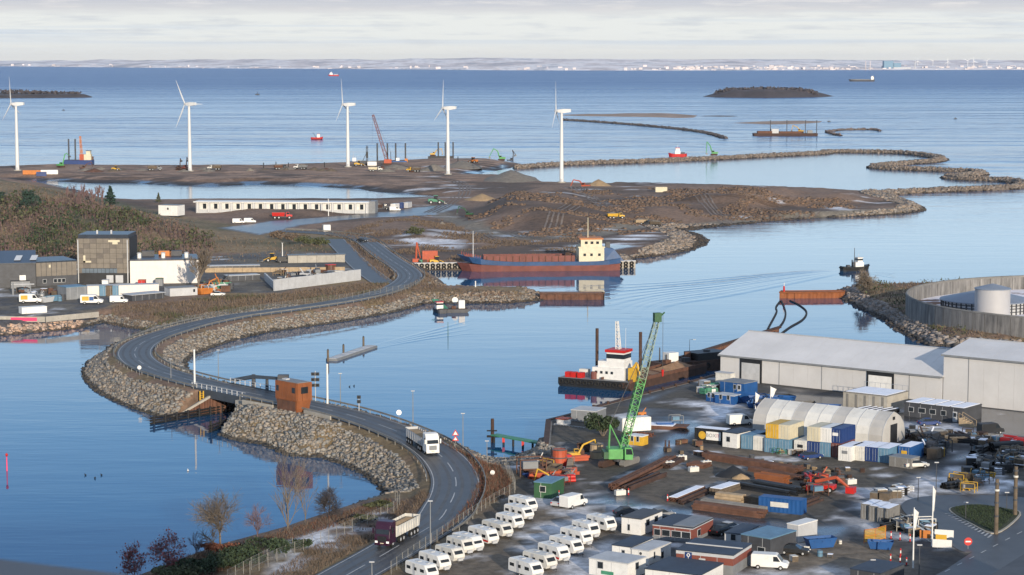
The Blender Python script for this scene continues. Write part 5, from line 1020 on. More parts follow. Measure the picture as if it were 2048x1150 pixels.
A, L, rz = line(260.5, 568, 398, 566, ZN); H = hgt(330, 567, 521, ZN)
t = thing('white_hall', 'white windowless hall with black roof and three round vents', 'building', (*A, ZN), rz); MB().box(0, L, .12, 18, 0, H).build('wall', 'wall_white', t); n = 11
for k in range(n): MB().box(L * k / n + .02, L * (k + 1) / n - .02, 0, .12, .1, H - .05).build('panel', 'wall_white', t)
MB().box(-.1, L + .1, -.1, 18, H, H + .4).build('roof', 'roof_dark', t)
for x in (.13, .48, .82): o = MB().cyl((L * x, 5, H + .4), (L * x, 5, H + 1.9), .65, .65, 12).build('roof_vent', 'white_paint', t); MB().cyl((L * x, 5, H + 1.9), (L * x, 5, H + 2.2), .85, .5, 12).build('cowl', 'light_grey', o)
for x, m in ((.25, 'dark_grey'), (.5, 'orange'), (.66, 'dark_grey')): MB().cb(L * x, 13, H + .4, 4, 2.5, 1.6).build('roof_unit', m, t)
A, L, rz = line(73, 573, 155, 569, ZN); H = hgt(110, 571, 524, ZN)
t = thing('low_wing', 'grey-brown clad wing with black ground floor left of the tower block', 'building', (*A, ZN), rz); MB().box(0, L - .1, .1, 16, 0, H).build('wall', 'dark_grey', t); n = 8
for k in range(n): MB().box(L * k / n + .03, L * (k + 1) / n - .12, 0, .1, H * .42, H - .1).build('panel', 'cladding', t)
MB().box(0, L, 0, 16, H, H + .35).build('roof', 'roof_dark', t); MB().cb(L * .33, -.06, H * .78, .6, .1, .9).build('wall_lamp', 'cream', t)
for x in (.2, .46, .56, .66): o = MB().cb(L * x, -.02, .9, 1.2, .08, 1.3).build('window', 'light_grey', t); MB().cb(L * x, -.08, 1.0, 1.0, .04, 1.1).build('pane', 'glass_dark', o)
A, L, rz = line(-60, 577, 72, 574, ZN); H = hgt(30, 575, 526, ZN)
t = thing('dark_hall', 'black-clad hall with two white skylights at the left edge', 'building', (*A, ZN), rz); MB().box(0, L, 0, 20, 0, H).build('wall', 'dark_grey', t); MB().add([(-.2, -.3, H), (L + .2, -.3, H), (L + .2, 20, H + 2.2), (-.2, 20, H + 2.2), (-.2, -.3, H - .3), (L + .2, -.3, H - .3)], [(0, 1, 2, 3), (4, 5, 1, 0)]).build('roof', 'roof_dark', t)
for x in (.74, .98): MB().add([(L * x - 1.4, 3, H + .55), (L * x + .6, 3, H + .55), (L * x + 1.4, 11, H + 1.4), (L * x - .6, 11, H + 1.4)], [(0, 1, 2, 3)]).build('skylight', 'white_paint', t)
MB().cb(L * .8, -.15, 1.6, 1.9, .3, 2.2).build('wall_unit', 'white_paint', t)
def yard_hut(label, u0, v0, u1, v1, vt, D, wall, roof, **k):
    A, L, rz = line(u0, v0, u1, v1, ZN); return hut(label, A, rz, L, D, hgt((u0 + u1) / 2, (v0 + v1) / 2, vt, ZN), wall, roof, z=ZN, **k)
yard_hut('blue-grey shed with flat roof in front of the tower block', 133, 600, 174, 597, 574, 6, 'mid_grey', 'steel_blue', wins=[], name='shed', cat='shed')
yard_hut('long low white wall-like store with blue doors before the white hall', 175, 592, 318, 588, 571, 4, 'wall_white', 'light_grey', wins=[], name='store', cat='store')
for k, (u, m) in enumerate([(205, 'steel_blue'), (219, 'timber'), (231, 'steel_blue')]): A, L, rz = line(u - 6, 592, u + 6, 592, ZN); hut(f'{"left blue" if k == 0 else "brown middle" if k == 1 else "right blue"} locker leaning on the long white store', A, rz, L, .5, 3, m, m, wins=[], z=ZN, name='locker', cat='locker')
yard_hut('small red container in front of the white hall', 276, 575, 290, 575, 561, 2.4, 'red', 'orange_red', wins=[], name='container', cat='container'); yard_hut('white machine box at the tower block entrance', 204, 574, 216, 574, 561, 2.2, 'white_paint', 'light_grey', wins=[], name='machine_box', cat='box'); yard_hut('olive-grey cabin at the right end of the white hall', 311, 572, 325, 572, 558, 2.4, 'mid_grey', 'dark_green', wins=[], name='cabin', cat='cabin')
yard_hut('open lean-to shed with pale roof before the long white store', 264, 603, 328, 597, 588, 5, 'dark_grey', 'light_grey', wins=[], name='lean_to', cat='shed', over=.4); yard_hut('grey corrugated workshop cabin under the bare tree', 340, 593, 395, 590, 576, 5, 'light_grey', 'mid_grey', wins=[(.88, .9, .8)], name='workshop', cat='workshop')
yard_hut('white roofed marquee-like trailer at the left yard edge', 44, 628, 94, 625, 615, 3, 'white_paint', 'white_paint', wins=[], name='trailer', cat='trailer'); yard_hut('grey portal cabin behind the parked vans at left', 22, 577, 60, 576, 563, 3, 'mid_grey', 'dark_grey', wins=[], name='cabin', cat='cabin')
for k, (l, u, v, m) in enumerate([('white delivery van with yellow panel in the left works yard', 62, 606, 'white_paint'), ('white delivery van with blue and yellow print before the blue-grey shed', 184, 608, 'white_paint'), ('white van beside the open lean-to shed', 238, 606, 'white_paint'), ('small white car by the workshop cabin', 436, 592, 'white_paint')]):
    o = car(l, P(u, v), .08 if k else .05, m, 'van' if k < 3 else 'car')
    if k < 2:
        o.scale = (1.25,) * 3; MB().box(-2.2, -.6, -.99, -.98, .9, 1.9).build('print_panel', 'yellow', o)
        if k: MB().box(-.5, .5, -.99, -.98, .9, 1.8).build('print_panel', 'blue', o)
scatter_junk(34, [(30, 584), (135, 584), (135, 606), (30, 606)], ZN, 'in the left works yard', 'odds and ends in the left works yard', ['crate', 'drum', 'pallets', 'machine', 'frame', 'skip', 'blocks'], ['dark_grey', 'mid_grey', 'dirty_white', 'black', 'rust', 'orange', 'steel_blue', 'light_grey'], (.9, 1.5), .3)
scatter_junk(30, [(395, 570), (470, 568), (470, 586), (395, 590)], ZN, 'in the yard right of the white hall', 'odds and ends right of the white hall', ['crate', 'drum', 'pallets', 'machine', 'frame', 'skip'], ['dark_grey', 'mid_grey', 'dirty_white', 'teal_green', 'rust', 'orange', 'light_grey'], (1, 1.6), .2)
excavator('orange excavator in the yard right of the white hall', P(410, 582), .6, 'orange', .7)
for k, (u0, v0, u1, v1, vt, l) in enumerate([(6, 641, 90, 642, 634, 'low grey wall with pink graffiti by the left shore'), (92, 642, 198, 632, 628, 'low pale concrete wall along the left works yard shore')]):
    A, L, rz = line(u0 - (30 if k == 0 else 0), v0, u1, v1, ZN - .3); t = thing('low_wall', l, 'wall', (*A, ZN - .6), rz); n = max(3, int(L / 2.4)); 
    for j in range(n): MB().box(L * j / n + .02, L * (j + 1) / n - .02, 0, .25, 0, 1.5).build('panel', 'concrete', t)
    if k == 0: MB().box(L * .4, L * .86, -.03, -.005, .25, 1.2).build('graffiti', 'pink_mark', t)
bare_tree('bare_tree', 'large bare tree in front of the white hall right end', 'tree', P(398, 585), 14, .55, 'bark', 5, 6, 4, rmin=.07)
# gate frame by the left hall
t = thing('pipe_portal', 'grey portal pipe frame by the black hall', 'frame', P(36, 590)); MB().cyl((-1.5, 0, 0), (-1.5, 0, 3.6), .35, .35, 8).cyl((3.6, 1, 0), (3.6, 1, 3.4), .2, .2, 8).build('posts', 'mid_grey', t); MB().cyl((-2, 0, 3.2), (4.8, 1, 3.2), .18, .18, 8).build('cross_pipe', 'light_grey', t)
# ------------------------------------------------------------ inner yard with walls and bunkers
def bunker(label, u0, v0, u1, v1, vt, D, m='concrete', name='retaining_wall', th=None):
    A, L, rz = line(u0, v0, u1, v1, ZN); H = hgt((u0 + u1) / 2, (v0 + v1) / 2, vt, ZN); t = thing(name, label, 'wall', (*A, ZN - .15), rz); n = max(3, int(L / 3.))
    for j in range(n): MB().box(L * j / n + .03, L * (j + 1) / n - .03, 0, D, 0, H + .15 + RND.uniform(-.05, .05)).build('block', m, t)
    return t
bunker('long pale timber-faced wall across the inner yard', 410, 545, 690, 543, 535, .8, 'pale_timber'); bunker('rear store wall with dark coping beside the yellow wheel loader', 576, 526, 690, 524, 511, 2., 'concrete'); bunker('pale grey blocks of the slanted inner yard wall by the lower road', 549, 582, 722, 560, 549, .5, 'light_grey'); bunker('short side wall closing the scrap bay at its left', 528, 560, 550, 581, 556, .5, 'light_grey')
A, L, rz = line(576, 525, 690, 523, ZN); H = hgt(630, 524, 511, ZN); tag(MB().box(-.3, L + .3, -.2, 2.4, 0, .35).build('coping_beam', 'roof_dark', loc=(*A, ZN + H + .06), rz=rz), 'dark coping beam on the rear store wall of the inner yard', 'beam')
scatter_junk(46, [(550, 548), (560, 577), (690, 562), (690, 546)], ZN, 'in the scrap bay behind the slanted wall', 'scrap in the inner yard bay', ['crate', 'drum', 'beams', 'machine', 'frame', 'blocks', 'pipes'], ['rust', 'dirty_white', 'mid_grey', 'timber', 'rust_dark', 'sand', 'light_grey', 'black'], (1, 1.6))
loader('yellow wheel loader in the inner yard by the floodlight mast', P(544, 524), PI, 'yellow', .95); car('black van parked under the floodlight mast', P(569, 525), .2, 'black', 'van')
yard_hut('rust-red gate hut at the right end of the timber-faced wall', 656, 544, 672, 543, 530, 2, 'rust', 'red', wins=[], name='gate_hut', cat='hut'); yard_hut('black tank box at the right of the scrap bay', 656, 556, 670, 555, 545, 3, 'black', 'dark_grey', wins=[], name='tank_box', cat='box')
yard_hut('long pale-roofed shelter right of the bare tree', 455, 563, 520, 560, 551, 4, 'dark_grey', 'light_grey', wins=[], name='shelter', cat='shelter'); yard_hut('low white bunker with snow on its roof in the inner yard', 400, 541, 520, 539, 532, 4, 'dark_grey', 'light_grey', wins=[], name='shelter', cat='shelter')
fence('tall wire fence along the field between the far road and works yards', [P(u, v) for u, v in [(840, 569), (815, 580), (760, 588), (690, 600), (600, 611), (500, 624), (420, 637), (350, 652)]], 1.8, 3.)
p = hill_scatter(20000, [(205, 630), (240, 610), (330, 604), (470, 592), (560, 588), (730, 566), (780, 568), (760, 584), (640, 604), (500, 622), (400, 638), (330, 650), (260, 648)], 3); blades('field_grass', p, .9, 'leaf_brown', .14, .4); p2 = p[vnoise(p[:, 0], p[:, 1], 14, 66) > .55]; blades('field_reeds', p2, 1.1, 'leaf_olive', .12, .3)
p = hill_scatter(9000, [(690, 480), (720, 492), (760, 520), (795, 548), (790, 566), (762, 556), (735, 530), (705, 500)], 3); blades('verge_grass', p, .8, 'leaf_brown', .14, .4)
p = hill_scatter(16000, [(845, 545), (895, 582), (1075, 588), (1075, 594), (900, 600), (800, 606), (690, 624), (800, 590), (850, 560)], 2); blades('mole_grass', p, .7, 'leaf_brown', .15, .5)
p = hill_scatter(40000, [(650, 470), (860, 430), (960, 465), (1200, 480), (1180, 510), (860, 525), (800, 520), (760, 490)], 3); k = vnoise(p[:, 0], p[:, 1], 16, 67) > .5; blades('landfill_weeds', p[k], .7, 'leaf_brown', .22, .6)
# ------------------------------------------------------------ the bridge
def loc3(u, v, z): x, y = G(u, v, z); return Vector((x, y, z))
def bridge():
    seg = [Vector(p) for p in ROAD[IB[0] - 1:IB[1] + 2]]; o = seg[0].copy(); o.z = 0; S = [p - o for p in seg]; t = thing('bascule_bridge', 'small steel bascule bridge carrying the causeway road over the gap', 'bridge', tuple(o))
    ribbon(S, 4.6, -4.6, -.02, thick=.3).build('deck', 'asphalt', t)
    for s, nm in ((-1, 'girder'), (1, 'girder')): ribbon(S, s * 4.6 + .25, s * 4.6 - .25, .15, thick=1.7).build(nm, 'bridge_steel', t)
    for s in (-1, 1):
        e = offs(S, s * 4.7); r = MB(); R_ = resample(e, 1.9)
        for p in R_: r.box(p.x - .07, p.x + .07, p.y - .07, p.y + .07, p.z + .1, p.z + 1.15)
        for z in (.55, 1.12): r.tube([p + Vector((0, 0, z)) for p in e], .06, 5)
        r.build('railing', 'light_grey', t)
    bm = MB(); e = offs(S, 5.3); a, b = e[0], e[-1]; d = (b - a).normalized(); pk = a + d * 8 + Vector((0, 0, 2.2)); tail = a + d * 19 + Vector((0, 0, 3.0))
    bm.cyl(a + Vector((0, 0, .6)), pk, .45, .55, 4).cyl(pk, tail, .55, .45, 4); bm.build('balance_beam', 'bridge_steel', t); MB().cb(tail.x, tail.y, tail.z - .9, 2.2, 1.8, 1.7).build('counterweight', 'dark_grey', t)
    MB().cyl(pk - Vector((0, 0, 4)), pk + Vector((0, 0, .5)), .5, .4, 8).cyl((a + d * 13 + Vector((0, 0, -1))), a + d * 13 + Vector((0, 0, 2.4)), .4, .3, 8).build('pivot_post', 'dark_grey', t)
    return t
mat('bridge_steel', (.045, .055, .068), .5, 0, .15, .5, 0, .1); bridge()
def quad_wall(name, label, pts, m, cat='wall', th=.6, capm='concrete'):
    """retaining wall through 3d crest points, standing in the water"""
    o = pts[0].copy(); o.z = 0; t = thing(name, label, cat, tuple(o)); Q = [p - o for p in pts]; n = len(Q)
    for a, b in zip(Q, Q[1:]):
        mb = MB(); L = (b - a).length; k = max(1, int(L / .62)); tt = (b - a); nn = Vector((-tt.y, tt.x, 0)).normalized(); vs = []
        for i in range(k * 2 + 1): p = a + tt * (i / (2 * k)) + nn * (.28 if (i // 1) % 4 in (1, 2) else 0); vs += [(p.x, p.y, -2), (p.x, p.y, p.z)]
        mb.add(vs, [(2 * i, 2 * i + 2, 2 * i + 3, 2 * i + 1) for i in range(2 * k)]); mb.build('sheet_piles', m, t)
    ribbon([tuple(q) for q in Q], .45, -.45, .12, thick=.5).build('coping', capm, t); return t
quad_wall('abutment_wall', 'rusty sheet-pile wall with sloping concrete coping under the bridge, left bank', [loc3(360, 827, .3), loc3(424, 789, 4.2), loc3(470, 780, 4.4), loc3(512, 790, 4.4)], 'rust')
quad_wall('abutment_wall', 'sloping concrete-edged wing wall at the right bank of the bridge gap', [loc3(448, 866, .3), loc3(492, 818, 3.8), loc3(508, 808, 4.4), loc3(570, 806, 4.4)], 'concrete_dark')
t = thing('pier_head', 'pale concrete pier head under the right end of the bridge deck', 'pier', (*G(500, 812, 3.2), 0)); MB().box(-2, 3, -1, 1.4, -2, 3.2, .7).build('shaft', 'concrete', t); MB().box(-2.6, 3.6, -1.5, 1.9, 3.2, 4.5, .7).build('head', 'concrete', t)
def fender(label, a, b, n, z=1.2):
    A, B = loc3(*a, 0), loc3(*b, 0); t = thing('timber_fender', label, 'fender', tuple(A)); d = B - A
    for k in range(n): p = d * (k / (n - 1)); MB().cyl((p.x, p.y, -2), (p.x, p.y, z + .5), .28, .26, 8).build('pile', 'black_timber', t)
    for zz in (.2, .75, 1.3): q = d.normalized(); MB().cyl((-q.x * 1, -q.y, zz), (d.x + q.x, d.y + q.y, zz), .2, .2, 6).build('rail', 'black_timber', t)
fender('black timber fender guiding boats along the left bank of the bridge gap', (308, 848), (486, 818), 9); fender('short black timber fender at the right bank of the bridge gap', (422, 864), (478, 842), 4, 1.8)
t = thing('yellow_ladder', 'yellow safety ladder and pile on the rusty bridge wall', 'ladder', (*G(404, 828, 0), 0)); MB().cyl((-.35, 0, -1.5), (-.35, 0, 4.9), .14, .14, 6).cyl((.35, 0, -1.5), (.35, 0, 4.9), .14, .14, 6).build('stile', 'yellow', t)
for k in range(11): MB().cyl((-.35, 0, .2 + k * .42), (.35, 0, .2 + k * .42), .06, .06, 5).build('rung', 'yellow', t)
# control tower of weathering steel
A, L, rz = line(553, 818, 594, 826, 4.8); t = thing('control_tower', 'rust-orange weathering-steel bridge control tower beside the road', 'tower', (*A, 4.7), rz); D = 3.6; H = 5.9
MB().prism([(-.3, 0), (L, 0), (L + .2, D), (-.3, D)], 2.3, H).build('upper_body', 'corten', t); MB().add([(.2, .3, 0), (L - .6, .3, 0), (L - .6, D - .2, 0), (.2, D - .2, 0), (-.2, .1, 2.3), (L - .1, .1, 2.3), (L - .1, D, 2.3), (-.2, D, 2.3)], [(3, 2, 1, 0), (0, 1, 5, 4), (1, 2, 6, 5), (2, 3, 7, 6), (3, 0, 4, 7)]).build('base', 'corten', t)
for k in range(5): MB().box(-.28 + (L + .28) * k / 5 + .03, -.28 + (L + .28) * (k + 1) / 5 - .03, -.06, -.005, 2.4, H - .05).build('panel', 'corten', t)
for k in range(4): MB().box(.15 + (L - .7) * k / 4 + .03, .15 + (L - .7) * (k + 1) / 4 - .03, .02, .08, .1, 2.2).build('panel', 'rust', t)
for x0, x1 in ((.1, .9), (L - 1.5, L - .5)): MB().box(x0, x1, -.1, -.07, 3.9, 5.0).build('window', 'glass_dark', t)
for k in range(3): MB().box(L + .03, L + .2, .1 + k * 1.15, 1.15 + k * 1.15, 2.4, H - .05).build('panel', 'corten', t)
MB().box(L + .2, L + .24, .9, 2.6, 3.8, 5.1).build('window', 'glass_dark', t); MB().box(0, L - .1, .3, D - .3, H, H + .12).build('roof', 'mid_grey', t); MB().cb(1.2, 1.5, H + .12, 1.3, .9, .25).build('roof_hatch', 'light_grey', t)
for k, (u0, v0, u1, v1, l) in enumerate([(484, 806, 545, 817, 'pale concrete parapet left of the control tower'), (607, 826, 660, 839, 'low concrete kerb wall right of the control tower')]):
    A, L, rz = line(u0, v0, u1, v1, 4.8); t = thing('parapet', l, 'parapet', (*A, 4.5), rz)
    for j in range(5): MB().box(L * j / 5 + .02, L * (j + 1) / 5 - .02, 0, .3, 0, .95).build('block', 'concrete', t)
# ------------------------------------------------------------ road furniture
for k, (u, vb, vt, l, z) in enumerate([(437, 757, 700, 'thin lamp post on the far causeway right of the white mast', 4.9), (342, 757, 718, 'thin grey lamp post at the outer guard rail of the far bend', 4.5), (681, 810, 747, 'thin lamp post right of the second white mast', 4.9), (826, 850, 782, 'thin lamp post on the causeway behind the white truck', 4.6), (926, 897, 827, 'thin lamp post right of the red warning signs', 4.2), (974, 925, 882, 'thin lamp post at the corner by the jetty dolphin', 3.), (861, 1097, 1002, 'dark lamp post in the middle of the near bend', 3.2), (744, 1168, 1124, 'lamp post at the bottom of the near road', 3.)]): lamp_post(l, (*G(u, vb, z), z), hgt(u, vb, vt, z), 'mid_grey', 0, 0, .1)
for u, vb, vt, l, z in ((389.5, 775, 701, 'white navigation mast left of the bridge', 4.6), (655, 808, 730, 'white navigation mast right of the control tower', 4.9)): pole(l, (*G(u, vb, z), z), hgt(u, vb, vt, z), .22)
def signal(label, u, vb, vt, z, heads, m='light_grey'):
    t = thing('signal_mast', label, 'signal', (*G(u, vb, z), z)); h = hgt(u, vb, vt, z); MB().cyl((0, 0, -.2), (0, 0, h), .1, .08, 6).build('pole', m, t)
    for dx, zz in heads: o = MB().cb(dx, -.15, h - zz, .75, .4, .62).build('lamp_box', 'black', t); MB().cyl((dx, -.36, h - zz + .31), (dx, -.4, h - zz + .31), .2, .2, 8).build('lens', 'glass_dark', o)
signal('signal mast with six black lamp boxes right of the control tower', 631, 802, 742, 4.9, [(s * .45, .9 + k * 1.15) for s in (-1, 1) for k in range(3)]); signal('small two-lamp traffic signal on the harbour side of the causeway', 718, 822, 792, 4.8, [(0, .5), (0, 1.4)])
def sign(label, u, v, vb, z, shape, m='white_paint', r=.5, rim=None):
    x, y = G(u, vb, z); h = hgt(u, vb, v, z); t = thing('road_sign', label, 'sign', (x, y, z)); MB().cyl((0, .05, -.2), (0, .05, h), .05, .05, 6).build('post', 'galv', t); n = {'round': 20, 'tri': 3}[shape]
    pts = [(r * math.sin(2 * PI * i / n), r * math.cos(2 * PI * i / n)) for i in range(n)]; MB().ext([(a, h + b) for a, b in pts], -.02, .02).build('plate', rim or m, t)
    if rim: MB().ext([(a * .62, h + b * .62 ) for a, b in pts], -.035, -.021).build('face', m, t)
    return t
sign('round white sign at the harbour-side guard rail before the white truck', 798, 825, 848, 4.6, 'round', 'lamp_white', .5); t = sign('stacked red-edged warning signs at the guard rail behind the white truck', 911, 867, 893, 4.1, 'tri', 'white_paint', .75, 'red'); h = hgt(911, 893, 878, 4.1); MB().ext([(.7 * math.sin(2 * PI * i / 3), h + .7 * math.cos(2 * PI * i / 3)) for i in range(3)], -.02, .02).build('plate', 'red', t); MB().ext([(.4 * math.sin(2 * PI * i / 3), h + .4 * math.cos(2 * PI * i / 3)) for i in range(3)], -.035, -.021).build('face', 'white_paint', t)
sign('small white sign board on the grass bank right of the near bend', 985, 945, 958, 2.6, 'round', 'white_paint', .4); sign('white mirror sign inside the near bend at lower left', 279, 735, 752, 4.0, 'round', 'white_paint', .45)
# ------------------------------------------------------------ lorries
def lorry(label, F, R_, cab, trailer, load, name='tipper_lorry'):
    f, r = Vector(F), Vector(R_); d = f - r; L = d.length; t = thing(name, label, 'truck', tuple(r), math.atan2(d.y, d.x)); t.rotation_euler.y = -math.asin(d.z / L)
    c = MB().ext([(L - 2.35, .55), (L - .02, .55), (L, 1.5), (L - .12, 2.1), (L - .45, 3.3), (L - .9, 3.75), (L - 2.3, 3.8)], -1.22, 1.22).build('cab', cab, t, bevel=.1)
    MB().add([(L - .07, -1.05, 2.05), (L - .07, 1.05, 2.05), (L - .4, 1.0, 3.05), (L - .4, -1.0, 3.05)], [(0, 1, 2, 3)]).build('windscreen', 'glass_dark', c)
    for s in (-1, 1):
        MB().add([(L - .35, s * 1.24, 2.05), (L - 1.4, s * 1.24, 2.05), (L - 1.4, s * 1.24, 2.95), (L - .62, s * 1.24, 2.95)], [(0, 1, 2, 3) if s < 0 else (3, 2, 1, 0)]).build('side_window', 'glass_dark', c); MB().cb(L - .02, s * .9, .75, .12, .42, .3).build('headlight', 'lamp_white', c); MB().cb(L - .1, s * 1.42, 2.1, .15, .22, .8).build('mirror', cab, c)
    MB().box(L - .03, L + .03, -.7, .7, .95, 1.75).build('grille', 'black' if cab != 'white_paint' else 'mid_grey', c); MB().box(L - .08, L + .05, -1.2, 1.2, .42, .62).build('bumper', cab, t); MB().box(L - .04, L + .06, -.26, .26, .66, .78).build('number_plate', 'cream', c)
    MB().box(.3, L - 2.2, -.45, .45, .75, 1.05).build('chassis', 'dark_grey', t); T = L - 2.9
    MB().add([(x, s * w, z) for x, w, z in ((0, 1.05, 1.1), (0, 1.25, 2.75), (T, 1.05, 1.1), (T, 1.25, 2.75)) for s in (-1, 1)], [(0, 1, 3, 2), (0, 2, 6, 4), (1, 5, 7, 3), (4, 6, 7, 5), (0, 4, 5, 1)]).build('tipper_body', trailer, t)
    ribs = MB()
    for k in range(1, 9):
        x = T * k / 9
        for s in (-1, 1): ribs.box(x - .05, x + .05, s * 1.2 - .06, s * 1.2 + .06, 1.2, 2.7)
    ribs.build('body_ribs', trailer, t); MB().add([(.05, -1.2, 2.3), (T - .05, -1.2, 2.3), (T - .05, 1.2, 2.3), (.05, 1.2, 2.3), (T * .3, 0, 2.75 if load != 'steel' else 2.1), (T * .75, 0, 2.8 if load != 'steel' else 2.1)], [(0, 1, 5, 4), (1, 2, 5), (2, 3, 4, 5), (3, 0, 4)]).build('load', load, t)
    for x in (.9, 2.1, 3.3, L - 4.1, L - 5.2, L - 1.3):
        for s in (-1, 1): wheel(t, x, s * 1.02, .52, .34)
    return t
lorry('white tipper lorry with grey trailer full of sand, driving towards the viewer', (*G(866, 911, 3.95), 3.98), (*G(823, 883, 4.2), 4.22), 'white_paint', 'light_grey', 'sand'); lorry('dark purple tipper lorry with a white trailer of sand on the near bend', (*G(764, 1097, 3.15), 3.2), (*G(826, 1064, 3.25), 3.3), 'maroon', 'dirty_white', 'sand')
# ------------------------------------------------------------ ship at the quay
def quay():
    A, B = loc3(824, 541, 0), loc3(1271, 536, 0); t = thing('quay_wall', 'concrete quay hung with black tyres behind the rusty ship', 'quay', tuple(A)); d = B - A; L = d.length; a = math.atan2(d.y, d.x); t.rotation_euler.z = a
    MB().box(0, L, 0, 6, -2, 2.35).build('wall', 'concrete', t); MB().box(-.1, L + .1, -.15, 1.2, 2.35, 2.7).build('coping', 'light_grey', t)
    xs = [1.5 + k * 1.95 for k in range(9)] + [L - 1.4 - k * 2.1 for k in range(3)]
    for x in xs:
        for z in (.65, 1.75): MB().torus((x, -.35, z), (0, 1, .1), .52, .27, 12, 6).build('tyre', 'rubber', t)
    for k in range(8): MB().cyl((3 + k * L / 8, .6, 2.7), (3 + k * L / 8, .6, 3.3), .25, .3, 8).build('bollard', 'dark_grey', t)
quay()
def coaster():
    a, b = G(1239, 541.5), G(913, 544); c = Vector(((a[0] + b[0]) / 2, (a[1] + b[1]) / 2 + 5, 0)); L = math.hypot(a[0] - b[0], a[1] - b[1]); rz = math.atan2(b[1] - a[1], b[0] - a[0]); t = thing('hopper_ship', 'rusty red and blue hopper ship with cream bridge moored at the quay', 'ship', tuple(c), rz)
    hull(MB(), L, 9.6, 2.0, sheer=1.6, bow=.16, lv=[(-1, .8, 0), (0, .92, 0), (2.0, .98, .6)]).build('lower_hull', 'hull_red', t); hull(MB(), L + .3, 9.8, 3.3, sheer=2.6, bow=.16, lv=[(1.95, .97, .55), (3.3, 1, 1)]).build('upper_hull', 'ship_blue', t)
    x0, x1 = -L * .22, L * .34; m = MB()
    for s in (-1, 1): m.box(x0, x1, s * 3.8 - .15, s * 3.8 + .15, 3.2, 5.4)
    m.box(x0, x0 + .3, -3.8, 3.8, 3.2, 5.4).box(x1 - .3, x1, -3.8, 3.8, 3.2, 5.4); m.build('hold_coaming', 'hull_red', t); MB().box(x0 + .3, x1 - .3, -3.6, 3.6, 2.2, 2.4).build('hold_floor', 'rust_dark', t)
    r = MB()
    for k in range(14):
        x = x0 + (x1 - x0) * (k + .5) / 14
        for s in (-1, 1): r.box(x - .1, x + .1, s * 4.1 - .2, s * 4.1 + .2, 3.2, 5.3)
    r.build('coaming_ribs', 'rust', t, kind='stuff')
    bx = -L * .325; h = MB().box(bx - 4.3, bx + 4.6, -4.3, 4.3, 3.2, 8.4).build('bridge_house', 'cream', t); MB().box(bx - 3.6, bx + 3.9, -3.8, 3.8, 8.4, 11).build('wheelhouse', 'cream', h); MB().box(bx - 4, bx + 4.4, -4.2, 4.2, 11, 11.4).build('roof', 'orange', h)
    for x in (-2.6, .2, 2.6): MB().cb(bx + x, 4.32, 5.2, .9, .08, .9).build('window', 'glass_dark', h)
    for x in (-2, 0, 2): MB().cb(bx + x, 3.82, 9.4, 1, .08, .9).build('window', 'glass_dark', h)
    MB().box(bx + 3.9, bx + 3.96, -3.2, 3.2, 9.4, 10.4).build('window', 'glass_dark', h); MB().box(bx - 4.6, bx + 4.9, 4.3, 4.4, 8.1, 8.5).build('gallery', 'cream', h)
    MB().cyl((bx + 1, 0, 11.4), (bx + 1, 0, 18.5), .2, .1, 6).cyl((bx + 1, -1.8, 15), (bx + 1, 1.8, 15), .08, .08, 5).build('radar_mast', 'cream', t); MB().cyl((L * .40, 0, 4.2), (L * .40, 0, 14), .22, .12, 6).build('fore_mast', 'light_grey', t)
    MB().add([(bx - 4.4, -3.2, 3.3), (bx - 4.4, 3.2, 3.3), (bx - 11.5, 3.2, 3.3), (bx - 11.5, -3.2, 3.3), (bx - 4.4, -3.2, 8.2), (bx - 4.4, 3.2, 8.2), (bx - 8, 2.6, 7.4), (bx - 8, -2.6, 7.4)], [(0, 1, 5, 4), (1, 2, 6, 5), (2, 3, 7, 6), (3, 0, 4, 7), (4, 5, 6, 7)]).build('stern_house', 'ship_blue', t); MB().cb(bx - 6, 0, 7.6, 1.6, 1.6, 2.2).build('funnel', 'dark_grey', t)
    for x, s in ((bx + 8, 2.2), (bx + 11.5, 1.4)): MB().add([(x - 1.6, -1, 3.4), (x + 1.6, -1, 3.4), (x + 1.6, 1, 3.4), (x - 1.6, 1, 3.4), (x - .5, -.6, 4 + s), (x + .9, -.6, 4 + s), (x + .9, .6, 4 + s), (x - .5, .6, 4 + s)], [(0, 1, 5, 4), (1, 2, 6, 5), (2, 3, 7, 6), (3, 0, 4, 7), (4, 5, 6, 7)]).build('cargo_grab', 'rust_dark', t)
    f = MB()
    for k in range(9): f.cyl((L * .36 + k * .8, 3.6 - k * .28, 4.6 + k * .16), (L * .36 + k * .8, 3.6 - k * .28, 5.6 + k * .16), .06, .06, 4)
    f.build('bow_rail', 'red', t); MB().cb(L * .43, 0, 4.6, 3, 3, 1.2).build('windlass', 'hull_red', t)
    return t
coaster()
t = thing('quay_crane', 'orange quay machine with angled arm left of the ship bow', 'crane', P(832, 521)); MB().cb(0, 0, 0, 2.4, 2, 1.2).build('base', 'orange_red', t); MB().cyl((0, 0, 1), (.3, 0, 7), .4, .3, 5).cyl((.3, 0, 7), (1.6, 0, 1.4), .25, .2, 5).build('arm', 'orange_red', t)
yh = container('large orange-red tank container on the quay left of the ship', P(860, 521), .05, 'orange_red', 5.4, 2.6, 4); loader('yellow loader on the quay beside the orange container', P(874, 522), .2, 'yellow', .9)
for k, (u, m, l) in enumerate([(843, 'teal_green', 'green crate on the quay between orange machine and orange container'), (849, 'rust', 'brown crate next to the green one on the quay')]): tag(MB().cb(0, 0, 0, 1.8, 1.6, 1.8).build('crate', m, loc=P(u, 522), rz=.3, bevel=.06), l, 'crate')
